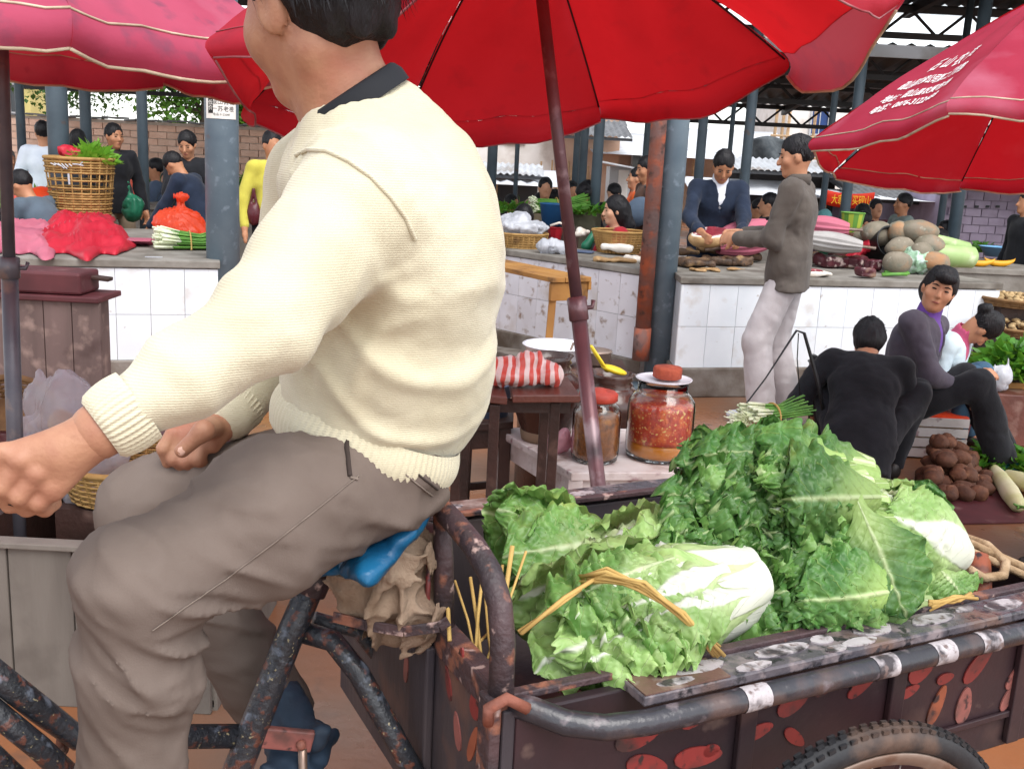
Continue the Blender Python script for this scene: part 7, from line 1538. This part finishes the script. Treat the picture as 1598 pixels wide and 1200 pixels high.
# timber trestle
t = thing('timber_trestle', 'raw timber trestle bench in front of the stained counter', 'trestle', tuple(P(860, 430, 6.5))); a, e = P(893, 437, 6.3), P(740, 398, 7.3); d = (e - a); d.z = 0; d.normalize(); nrm = V(-d.y, d.x, 0); z = a.z; e.z = z
for k in (-1, 0, 1): MB().beam(a + nrm * .1 * k, e + nrm * .1 * k, .095, .03).obj('plank', M['plank'], t, bevel=.003)
MB().beam(a - nrm * .14 + d * .03 - V(0, 0, .075), a + nrm * .14 + d * .03 - V(0, 0, .075), .03, .11).obj('end_rail', M['plank'], t, bevel=.003)
for pp in (a + d * .05, e - d * .05):
    for sg in (-1, 1): MB().beam(V(pp.x, pp.y, z - .02) + nrm * .1 * sg, V(pp.x, pp.y, 0) + nrm * .13 * sg, .045, .045, up=(0, 1, 0)).obj('leg', M['plank'], t, bevel=.003)
MB().beam(a - nrm * .14 - V(0, 0, .04) , e - nrm * .14 - V(0, 0, .04), .02, .05).obj('side_rail', M['plank'], t)
# ---- middle counter goods
c = on(812, 388, .8); c += V(0, .15, 0); basket('low_basket', 'low wicker basket lined with a white sack on the stained counter', c, .2, .215, .11, 12, 30, 'wicker', th=.007)
s = SDF(.04); s.ell(c + V(0, 0, .17), (.215, .2, .07)); s.ell(c + V(-.05, .05, .22), (.13, .12, .05)); s.plane(c + V(0, 0, .1), (0, 0, -1)); sdf_thing('white_sack', 'crumpled white sack filling the low wicker basket', 'sack', s, .009, 'white_film', creases(.02, 8, 4))
c = on(968, 398, .8) + V(0, .2, 0); basket('round_basket', 'round wicker basket left of the rusty pipe on the stained counter', c, .16, .215, .17, 17, 32, 'wicker', th=.007)
s = SDF(.03); q = on(866, 397, .8); s.ell(q + V(0, .06, .05), (.15, .09, .055)); s.ell(q + V(-.05, .05, .07), (.08, .08, .05)); s.plane((0, 0, .803), (0, 0, -1)); sdf_thing('plastic_bag', 'white plastic bag lying before the low basket on the stained counter', 'plastic bag', s, .008, 'white_film', creases(.014, 11, 5))
q = on(866, 374, .8); t = thing('plastic_basket', 'small red plastic basket on the stained counter', 'basket', tuple(q)); MB().lathe([(.05, 0), (.07, .1), (.075, .105), (.068, .105), (.048, .008), (.001, .008)], q, 8).obj('tub', M['red_plastic'], t); MB().tube([q + V(-.05, -.03, .12), q + V(.03, -.03, .15), q + V(.1, -.02, .13)], .012, 7).obj('contents', M['fat'], t, smooth=True)
def slab(label, px, py, z, rx, ry, rz, m, rot=0, seed=1, group='pieces of meat on the counters', dz=.0, name='meat', amp=.012, res=.009, top=None, cat='meat'):
    q = on(px, py, z); s = SDF(.02); M3 = Matrix.Rotation(rot, 3, 'Z'); s.box(q + V(0, 0, rz + dz), (rx, ry, rz), M3, rd=min(rz, .03) * .95); o = sdf_thing(name, label, cat, s, res, m, folds(amp, 8, seed, (1, 1, 1), amp * .6), group)
    if top: s = SDF(.02); s.box(q + V(0, 0, rz * 1.75 + dz), (rx * .93, ry * .93, rz * .35), M3, rd=rz * .33); link('lean', s.mesh('lean', res, M[top], folds(amp, 8, seed, (1, 1, 1), amp * .6)), o)
    return o
slab('flat slab of white pork fat at the front of the stained counter', 958, 409, .8, .15, .08, .018, 'rind', .2, 2); slab('folded white piece of pork beside the rusty pipe', 962, 398, .8, .13, .08, .03, 'fat', -.3, 3, dz=.03); slab('smaller white piece of pork right by the rusty pipe', 992, 409, .8, .08, .06, .025, 'fat', .6, 4)
slab('pale slice of pork leaning at the round basket', 1003, 396, .8, .06, .05, .03, 'fat', .2, 6, dz=.02)
s = SDF(.02); q = on(905, 372, .8) + V(0, 0, .05)
for k in range(14): s.ell(q + V(rg.uniform(-.07, .07), rg.uniform(-.03, .03), rg.uniform(-.02, .03)), (.025, .02, .02))
sdf_thing('peeled_roots', 'pile of peeled white roots beside the long haired girl', 'vegetable', s, .008, 'fat', None)
s = SDF(.03); q = on(915, 388, .8); s.cap(q + V(0, 0, .02), q + V(.08, .05, .15), .05, .03); sdf_thing('green_cloth', 'green cloth fold left of the round basket', 'cloth', s, .01, 'green_plastic', folds(.008, 10, 5)); o = MB().box(on(908, 395, .8) + V(0, 0, .012), (.18, .1, .016), Matrix.Rotation(-.3, 3, 'Z')).obj('tray', M['slate_plastic'], bevel=.005); tag(o, 'dark flat tray in front of the green cloth', 'tray')
t = thing('bucket', 'blue plastic bucket on the far counter among the leeks', 'bucket', tuple(P(862, 348, 10))); MB().lathe([(.1, 0), (.13, .2), (.138, .205), (.13, .21), (.1, .01), (.001, .01)], P(862, 352, 10), 28).obj('tub', M['blue_plastic'], t, smooth=True)
o = MB().box(P(862, 352, 10) - V(0, 0, .4), (.5, .4, .78)).obj('wooden_crate', M['dark_wood']); tag(o, 'dark crate under the blue bucket', 'crate')
q = P(862, 325, 10.6); scallions('heap of green leeks above the blue bucket', q + V(-.2, 0, -.05), q + V(.35, .1, .0), 80, .09, seed=8, wf=.06); leaf_heap('greens', 'flat heap of green vegetables left of the blue bucket', 'greens', P(790, 330, 11), (.5, .3, .05), 300, 'greens', .14, .02, 'heaps of greens on the far counters', seed=4)
leaf_heap('greens', 'heap of mixed greens at the foot of the dark post', 'greens', P(935, 335, 10.8), (.4, .3, .07), 300, 'greens', .14, .02, 'heaps of greens on the far counters', seed=6)
s = SDF(.05); q = P(1000, 328, 9.0); s.ell(q, (.13, .1, .12)); s.ell(q + V(-.06, 0, -.06), (.12, .1, .1)); sdf_thing('cloth_bundle', 'slate blue cloth bundle behind the long haired girl', 'bundle', s, .014, cloth('#4c5a6b'), folds(.012, 7, 3))
# ---- right counter goods
for k, (px, py, rx, ry, rz, rot, dz) in enumerate([(1085, 418, .12, .09, .035, .3, 0), (1118, 414, .12, .09, .035, -.2, 0), (1150, 415, .10, .09, .04, .4, 0), (1105, 404, .12, .08, .03, .1, .05), (1140, 402, .11, .08, .03, -.3, .05), (1075, 406, .08, .07, .03, .8, .03), (1170, 408, .08, .07, .035, .1, .01)]):
    slab('dark smoked slab of meat in the pile between pillar and customer', px, py, .8, rx, ry, rz, 'smoked', rot, 30 + k, dz=dz, group='smoked meat slabs by the pillar', amp=.018)
slab('pale rind edge under the smoked slabs', 1100, 424, .8, .1, .05, .012, 'rind', .3, 41); slab('second pale rind piece nearer the customer', 1152, 424, .8, .09, .04, .012, 'rind', .1, 42)
for k, (px, py, rx, ry, rz, m, rot, dz, lb) in enumerate([(1275, 432, .10, .07, .025, 'fat', .2, 0, 'white fat edged cut beside the customer\'s back'), (1300, 418, .14, .09, .05, 'ham', .5, 0, 'large dark ham wrapped in film below the green bag'), (1318, 404, .11, .08, .04, 'ham', -.2, .06, 'ham piece on top of the large dark ham'), (1350, 434, .07, .06, .04, 'ham', .2, 0, 'cut ham end at the counter edge showing a ringed face'), (1338, 420, .09, .07, .05, 'ham', .9, 0, 'reddish ham joint behind the cut end'), (1362, 424, .06, .05, .05, 'ham', .3, 0, 'small ham joint against the black bucket'), (1270, 410, .09, .07, .04, 'smoked', .3, 0, 'brown smoked piece behind the customer')]):
    slab(lb, px, py, .8, rx, ry, rz, m, rot, 50 + k, dz=dz, amp=.014, top='lean' if m == 'fat' else None)
# slab in the seller's hands
q = P(1108, 366, 7.62); Mh = Matrix.Rotation(R(-8), 3, 'Y') @ Matrix.Rotation(R(20), 3, 'X'); s = SDF(.02); s.ell(q - V(0, 0, .02), (.165, .11, .075), Mh); s.plane(q + V(0, -.02, .012), Mh @ V(0, 0, 1)); hs_ = sdf_thing('meat_slab', 'thick slab of fresh pork held out by the seller, lean side up', 'meat', s, .007, 'rind', folds(.006, 10, 3, (1, 1, 1)))
s = SDF(.01); s.ell(q - V(0, 0, .02), (.16, .106, .07), Mh); s.plane(q + V(0, -.02, .02), Mh @ V(0, 0, 1)); s.plane(q + V(0, -.02, -.014), Mh @ V(0, 0, -1)); link('fat', s.mesh('fat', .007, M['fat'], folds(.004, 10, 3, (1, 1, 1))), hs_)
s = SDF(.01); s.ell(q - V(0, 0, .012), (.145, .094, .07), Mh); s.plane(q + V(0, -.02, .026), Mh @ V(0, 0, 1)); s.plane(q + V(0, -.02, .0), Mh @ V(0, 0, -1)); link('lean', s.mesh('lean', .007, M['lean'], folds(.004, 10, 3, (1, 1, 1))), hs_)
def rolled(label, p0, p1, r, m, n=12, group='rolled parasol cloths'):
    t = thing('rolled_parasol', label, 'parasol', tuple(p0), group); a, e = Vector(p0), Vector(p1); d = (e - a).normalized(); x = d.cross(V(0, 0, 1)).normalized(); z = x.cross(d); b = MB(); k, nn = 14, 40; v, f = [], []
    for i in range(k + 1):
        u = i / k; rr = r * (.35 + .65 * math.sin(math.pi * (.12 + .8 * u)))
        for j in range(nn): th = 2 * math.pi * j / nn; q = rr * (1 + .13 * math.sin(n * th + 2 * u)); v.append(a + (e - a) * u + x * q * math.cos(th) * 1.2 + z * q * math.sin(th) * .8)
    for i in range(k):
        for j in range(nn): f.append((i * nn + j, i * nn + (j + 1) % nn, (i + 1) * nn + (j + 1) % nn, (i + 1) * nn + j))
    b.add(v, f); b.obj('cloth', M[m], t, smooth=True); MB().tube([a - d * .15, e + d * .1], .012, 8).obj('pole', M['rim_steel'], t, smooth=True)
for k, (pa, pe, Y, r, m, lb) in enumerate([((1195, 352), (1120, 372), 8.0, .1, 'pink_sheet', 'upper rolled pink parasol beside the meat slab'), ((1200, 378), (1120, 388), 7.9, .09, 'pink_sheet', 'lower rolled pink parasol near the customer\'s hands'), ((1245, 352), (1325, 358), 8.0, .1, 'pink_sheet', 'rolled pink parasol right of the customer'), ((1250, 372), (1345, 385), 7.8, .09, 'silver', 'rolled grey parasol in front of the pink one')]):
    rolled(lb, P(*pa, Y), P(*pe, Y - .1), r, m)
s = SDF(.05); q = on(1352, 395, .8); s.ell(q + V(0, 0, .15), (.16, .1, .06)); s.cap(q, q + V(0, 0, .15), .1, .1); sdf_thing('plastic_bag', 'silvery clear bag heaped between rolled cloth and melons', 'plastic bag', s, .010, 'white_film', creases(.018, 9, 8))
s = SDF(.03); q = on(1290, 405, .8); s.ell(q + V(0, 0, .09), (.09, .07, .07)); s.cap(q, q + V(0, 0, .08), .05, .06); sdf_thing('plastic_bag', 'dark green plastic bag among the hams', 'plastic bag', s, .008, 'green_plastic', creases(.012, 12, 10))
q = on(1365, 418, .8); axb = V(.35, -.85, .35).normalized(); t = thing('bucket', 'black bucket tipped on its side with a red bag, before the melons', 'bucket', tuple(q)); MB().lathe([(.001, .01), (.09, .0), (.125, .24), (.132, .245), (.118, .24), (.085, .012), (.001, .012)], q + V(-.02, .12, .12), 30, axis=axb).obj('tub', M['black_plastic'], t, smooth=True)
s = SDF(.03); s.cap(q + V(-.18, .0, .06), q + V(-.04, .02, .2), .04, .055); s.cap(q + V(-.2, .05, .03), q + V(-.08, .1, .1), .05, .05); sdf_thing('plastic_bag', 'shiny red bag hanging over the tipped black bucket', 'plastic bag', s, .008, 'red_sheet', creases(.012, 12, 11))
for k, (px, py, Y, rx, rz, rot, lb) in enumerate([(1370, 365, 8.05, .14, .10, .1, 'round melon at the back left of the melon heap'), (1402, 362, 7.95, .085, .085, 0, 'small upright melon between two big ones'), (1432, 362, 7.9, .155, .095, .05, 'big elongated melon on top of the heap'), (1405, 388, 7.75, .13, .085, 0, 'grey melon in the middle row'), (1450, 385, 7.8, .13, .085, 0, 'orange tinged melon in the middle row'), (1400, 412, 7.55, .11, .085, 0, 'melon at the front left beside the bagged cabbage'), (1458, 408, 7.6, .12, .075, .1, 'melon at the front right of the heap'), (1438, 396, 7.65, .10, .08, 0, 'melon in front of the middle row'), (1352, 372, 8.2, .12, .09, 0, 'melon half hidden behind the silvery bag')]):
    q = P(px, py, Y); q.z = max(q.z, .8 + rz); b = MB(); b.ell((0, 0, 0), (rx, rz, rz), None, 22, nz=14, noise=.025, seed=k); o = link('melon', b.mesh('melon', M['melon'], True), mw=Matrix.Translation(q) @ Matrix.Rotation(rg.uniform(-.4, .4), 4, 'Z') @ Matrix.Rotation(rot, 4, 'Y')); tag(o, lb, 'melon', 'heap of dusty melons')
for k, (pa, pe, Y, r, lb) in enumerate([((1455, 374), (1510, 388), 7.9, .05, 'upper slim pale gourd lying on the thick one'), ((1450, 398), (1518, 402), 7.8, .085, 'thick pale green gourd right of the melons'), ((1440, 380), (1490, 396), 8.05, .05, 'pale gourd behind the thick one')]):
    a, e = P(*pa, Y), P(*pe, Y); a.z = max(a.z, .8 + r); e.z = max(e.z, .8 + r); d = e - a; b = MB(); b.tube([a - d * .12, a - d * .08, a, a + d * .5, e, e + d * .07, e + d * .1], [.012, r * .6, r * .92, r, r * .95, r * .6, .01], 18); tag(b.obj('gourd', M['gourd'], smooth=True), lb, 'gourd', 'long pale gourds')
q = on(1428, 428, .8); b = SDF(.02); b.ell(q + V(0, .02, .1), (.125, .11, .1)); sdf_thing('bagged_cabbage', 'round green cabbage in a clear bag at the counter front', 'cabbage', b, .008, mat('film_over_cabbage', '#88a98c', '#c3d6cc', sc=18, rough=.2, lo=.45, hi=.6), creases(.014, 12, 13))
b = MB()
for k in range(7): a = on(1378 + rg.uniform(-5, 5), 430 + rg.uniform(-3, 3), .8); b.tube([a + V(0, 0, .015), a + V(.18, .02, .02 + rg.uniform(-.005, .01))], [.01, .007], 6)
tag(b.obj('celery', M['scallion_green'], smooth=True), 'few celery stalks lying left of the bagged cabbage', 'celery')
for k, (px, lb) in enumerate(((1534, 'left pumpkin slice on the grey counter'), (1566, 'right pumpkin slice on the grey counter'))):
    q = on(px, 418, .8) + V(0, .06, 0); b = MB(); v, f = [], []
    for i in range(13):
        a = math.pi * (i / 12 - .5); ce = q + V(.13 * math.sin(a), .03, .055 - .05 * math.cos(a) ** 1 + .02)
        for (r_, ang) in ((.028, 0), (.028, 1.2), (.03, 2.4), (.03, 3.6), (.03, 4.9)): w = math.cos(a) * .9 + .1; v.append(ce + V(0, math.cos(ang) * r_ * w, math.sin(ang) * r_ * w))
    for i in range(12):
        for j in range(5): f.append((i * 5 + j, i * 5 + (j + 1) % 5, (i + 1) * 5 + (j + 1) % 5, (i + 1) * 5 + j))
    b.add(v, f); tag(b.obj('pumpkin_slice', M['pumpkin'], smooth=True), lb, 'pumpkin', 'cut pumpkin slices')
q = on(1562, 402, .8) + V(0, .1, 0); t = thing('plastic_basin', 'pale blue plastic basin on the grey counter', 'basin', tuple(q), 'basins'); MB().lathe([(.1, 0), (.16, .09), (.175, .095), (.155, .09), (.095, .008), (.001, .008)], q, 28).obj('bowl', M['blue_pale'], t, smooth=True)
leaf_heap('greens', 'few herbs beside the pale blue basin', 'greens', on(1535, 395, .8), (.12, .1, .08), 120, 'greens', .1, .02, 'heaps of greens on the far counters', seed=9)
t = thing('woven_basket', 'lime and green striped plastic basket behind the rolled parasol', 'basket', tuple(P(1328, 362, 8.3))); q = P(1328, 362, 8.3)
for k in range(14):
    a0, a1 = 2 * math.pi * k / 14, 2 * math.pi * (k + 1) / 14; b = MB(); b.add([q + V(.07 * math.cos(a), .07 * math.sin(a), 0) for a in (a0, a1)] + [q + V(.09 * math.cos(a), .09 * math.sin(a), .15) for a in (a1, a0)], [(0, 1, 2, 3)]); b.obj('strip', M['yg_plastic' if k % 2 else 'g_plastic'], t, solid=.004)
b = MB(); b.tube([q + V(.091 * math.cos(a), .091 * math.sin(a), .15) for a in [2 * math.pi * i / 24 for i in range(25)]], .006, 6); b.obj('rim', M['g_plastic'], t, smooth=True); o = MB().box(q - V(0, 0, (q.z - .8) / 2 + .002), (.2, .2, max(.02, q.z - .805))).obj('wooden_crate', M['brown_wood']); tag(o, 'brown crate under the lime striped basket', 'crate')
# ---- ground at the right: potatoes, radishes, crates, bags
pm = []
for k in range(4): b = MB(); b.ell((0, 0, 0), (.055, .043, .04), None, 14, noise=.05, seed=k); pm.append(b.mesh('potato', M['potato'], True))
pts = []
for k in range(46):
    px, py = rg.uniform(1440, 1540), rg.uniform(735, 792); lay = 0
    q = G(px, py); pts.append((q.x, q.y, .035))
for k in range(26):
    q = G(rg.uniform(1445, 1515), rg.uniform(738, 775)); pts.append((q.x, q.y, .085))
for k in range(14):
    q = G(rg.uniform(1448, 1495), rg.uniform(738, 762)); pts.append((q.x, q.y, .14))
for k in range(5):
    q = G(rg.uniform(1452, 1475), rg.uniform(738, 752)); pts.append((q.x, q.y, .19))
for p_ in pts:
    o = link('potato', pm[rg.randrange(4)], mw=Matrix.Translation(p_) @ Matrix.Rotation(rg.uniform(0, 6), 4, 'Z') @ Matrix.Rotation(rg.uniform(-.5, .5), 4, 'X') @ Matrix.Scale(rg.uniform(.66, 1.05), 4)); tag(o, 'mud brown potato in the heap beside the squatting woman', 'potato', 'potato heap')
q = G(1490, 790); o = MB().box((q.x + .05, q.y + .08, .006), (.62, .62, .006), Matrix.Rotation(.2, 3, 'Z')).obj('ground_sheet', M['maroon']); tag(o, 'dark plastic sheet under the potatoes and radishes', 'sheet')
def radish(label, pa, pe, r):
    a, e = G(*pa), G(*pe); a.z = e.z = r; d = e - a; t = thing('radish', label, 'radish', tuple(a), 'long pale radishes'); b = MB(); b.tube([a, a + d * .04, a + d * .3, a + d * .7, a + d * .93, e], [r * .35, r * .8, r, r * .85, r * .5, .005], 16); b.obj('root', M['radish'], t, smooth=True)
    b = MB(); 
    for k in range(6): b.tube([a, a - d.normalized() * .05 + V(rg.uniform(-.03, .03), rg.uniform(-.03, .03), rg.uniform(0, .04))], [.008, .004], 5)
    b.obj('stalks', M['scallion_green'], t, smooth=True)
for lb, pa, pe, r in [('radish lying towards the cart, nearest its tail', (1588, 805), (1545, 738), .045), ('long radish pointing left behind the dark greens', (1600, 742), (1490, 722), .04), ('thick radish at the right edge of the row', (1640, 790), (1565, 752), .05), ('radish in front at the right edge', (1650, 770), (1590, 748), .045), ('pale radish under the teal slippers', (1580, 726), (1500, 718), .04)]: radish(lb, pa, pe, r)
leaf_heap('mustard_greens', 'dark green leaves lying on the radishes', 'greens', G(1580, 738) + V(0, 0, .05), (.22, .08, .05), 220, 'greens', .16, .025, None, 5, .2)
q = G(1492, 712); t = thing('bucket', 'red plastic bucket behind the legs of the woman in the blazer', 'bucket', tuple(q)); MB().lathe([(.1, 0), (.125, .2), (.135, .205), (.12, .2), (.095, .01), (.001, .01)], V(q.x, q.y + .16, 0), 30).obj('tub', M['red_plastic'], t, smooth=True)
q = P(1438, 650, 5.62); t = thing('crate', 'low pale crate the woman in the blazer sits on', 'crate', (q.x, 5.6, 0)); 
for k in range(4): MB().box((q.x - .02, 5.42, .035 + .058 * k), (.40, .015, .048)).obj('slat', M['white_wood'], t)
MB().box((q.x - .02, 5.6, .115), (.36, .33, .22)).obj('body', M['rind'], t); MB().box((q.x - .02, 5.6, .235), (.4, .36, .018)).obj('lid', M['orange_film'], t, bevel=.005)
q = P(1500, 600, 6.05); o = MB().box((q.x, 6.05, .1), (.34, .3, .2)).obj('wooden_crate', M['dark_wood'], bevel=.005); tag(o, 'dark crate the ponytail girl sits on', 'crate')
s = SDF(.02); q = P(1560, 590, 5.85); s.ell(q + V(0, 0, 0), (.075, .05, .085)); s.cap(q + V(-.04, 0, .05), q + V(-.035, 0, .12), .014, .008); s.cap(q + V(.04, 0, .05), q + V(.03, 0, .12), .014, .008); sdf_thing('plastic_bag', 'white handled plastic bag by the knee of the ponytail girl', 'plastic bag', s, .007, 'white_film', creases(.009, 12, 13, (1, 1, .5)))
o = MB().box((q.x + .06, q.y + .08, (q.z - .08) / 2), (.3, .3, q.z - .085)).obj('wooden_crate', M['brown_wood'], bevel=.006); tag(o, 'brown crate under the white handled bag', 'crate')
for lb, py, Y, g_ in [('upper tray of ginger at the right edge', 476, 7.3, .05), ('lower tray of ginger at the right edge', 520, 7.0, .05)]:
    q = P(1592, py, Y); t = basket('wicker_tray', lb, q, .28, .31, .05, 6, 34, 'wicker_dark', th=.008, group='trays of roots at the right edge', cat='tray')
    b = MB()
    for k in range(60): a, r_ = rg.uniform(0, 6.28), math.sqrt(rg.random()) * .26; b.ell(q + V(r_ * math.cos(a), r_ * math.sin(a), .045 + rg.uniform(0, .03)), (.03, .018, .016), Matrix.Rotation(rg.uniform(0, 3), 3, 'Z'), 6)
    tag(b.obj('ginger', M['ginger'], t, smooth=True), kind='stuff')
    o = MB().box((q.x, q.y + .05, q.z / 2 - .005), (.4, .4, q.z - .01)).obj('wooden_crate', M['dark_wood']); tag(o, 'dark crate under the ' + lb, 'crate')
q = G(1580, 690); t = thing('crate', 'orange brown slatted crate at the right edge behind the teal slippers', 'crate', tuple(q))
for k in range(4): MB().box((q.x + .1, q.y + .1, .05 + .085 * k), (.46, .016, .07)).obj('slat', M['plank'], t, bevel=.002)
MB().box((q.x + .1, q.y + .3, .17), (.44, .36, .33)).obj('body', M['dark_wood'], t)
leaf_heap('leafy_bunch', 'bunch of dark leafy greens on the slatted crate at the right edge', 'greens', V(q.x + .05, q.y + .25, .36), (.2, .18, .2), 420, 'greens', .12, .03, None, 6, .8)
q = G(1310, 640); t = thing('bucket', 'dark grey bucket behind the squatting woman', 'bucket', (q.x, 5.9, 0)); qq = P(1308, 590, 5.95); MB().lathe([(.14, 0), (.17, .4), (.185, .405), (.165, .4), (.135, .01), (.001, .01)], V(qq.x, 5.95, 0), 32).obj('tub', M['black_plastic'], t, smooth=True); MB().box((qq.x - .165, 5.93, .42), (.03, .05, .07)).obj('lug', M['black_plastic'], t)
b = MB(); b.tube([P(1140, 662, 4.7), P(1195, 590, 4.85), P(1243, 516, 5.0), P(1255, 520, 5.0), P(1275, 590, 5.0), P(1285, 640, 5.0)], [.004, .004, .006, .008, .01, .01], 6); b.tube([P(1246, 520, 5.0), P(1244, 560, 5.0), P(1250, 640, 5.0)], .003, 5); tag(b.obj('carrying_strap', M['black_plastic'], smooth=True), 'thin black carrying strap standing up beside the squatting woman', 'strap')
q = P(1158, 655, 4.5); scallions('bundle of scallions with roots held by the squatting woman', P(1165, 656, 4.55), P(1250, 646, 4.75), 50, .045, seed=12, wf=.3); b = MB()
for k in range(70): a = P(1163 + rg.uniform(-8, 12), 657 + rg.uniform(-10, 8), 4.54); b.tube([a, a + V(rg.uniform(-.09, .0), rg.uniform(-.03, .03), rg.uniform(-.05, .04))], .0022, 4)
tag(b.obj('scallion_roots', M['scallion_white']), 'pale hairy roots at the end of the held scallions', 'roots', kind='stuff')
o = MB().lathe([(.13, 0), (.15, .3), (.16, .305), (.14, .3)], V(P(1200, 660, 4.65).x, 4.68, .0), 24).obj('wicker_hamper', M['wicker_dark'], smooth=True); tag(o, 'brown hamper under the held scallions behind the cabbages', 'hamper')
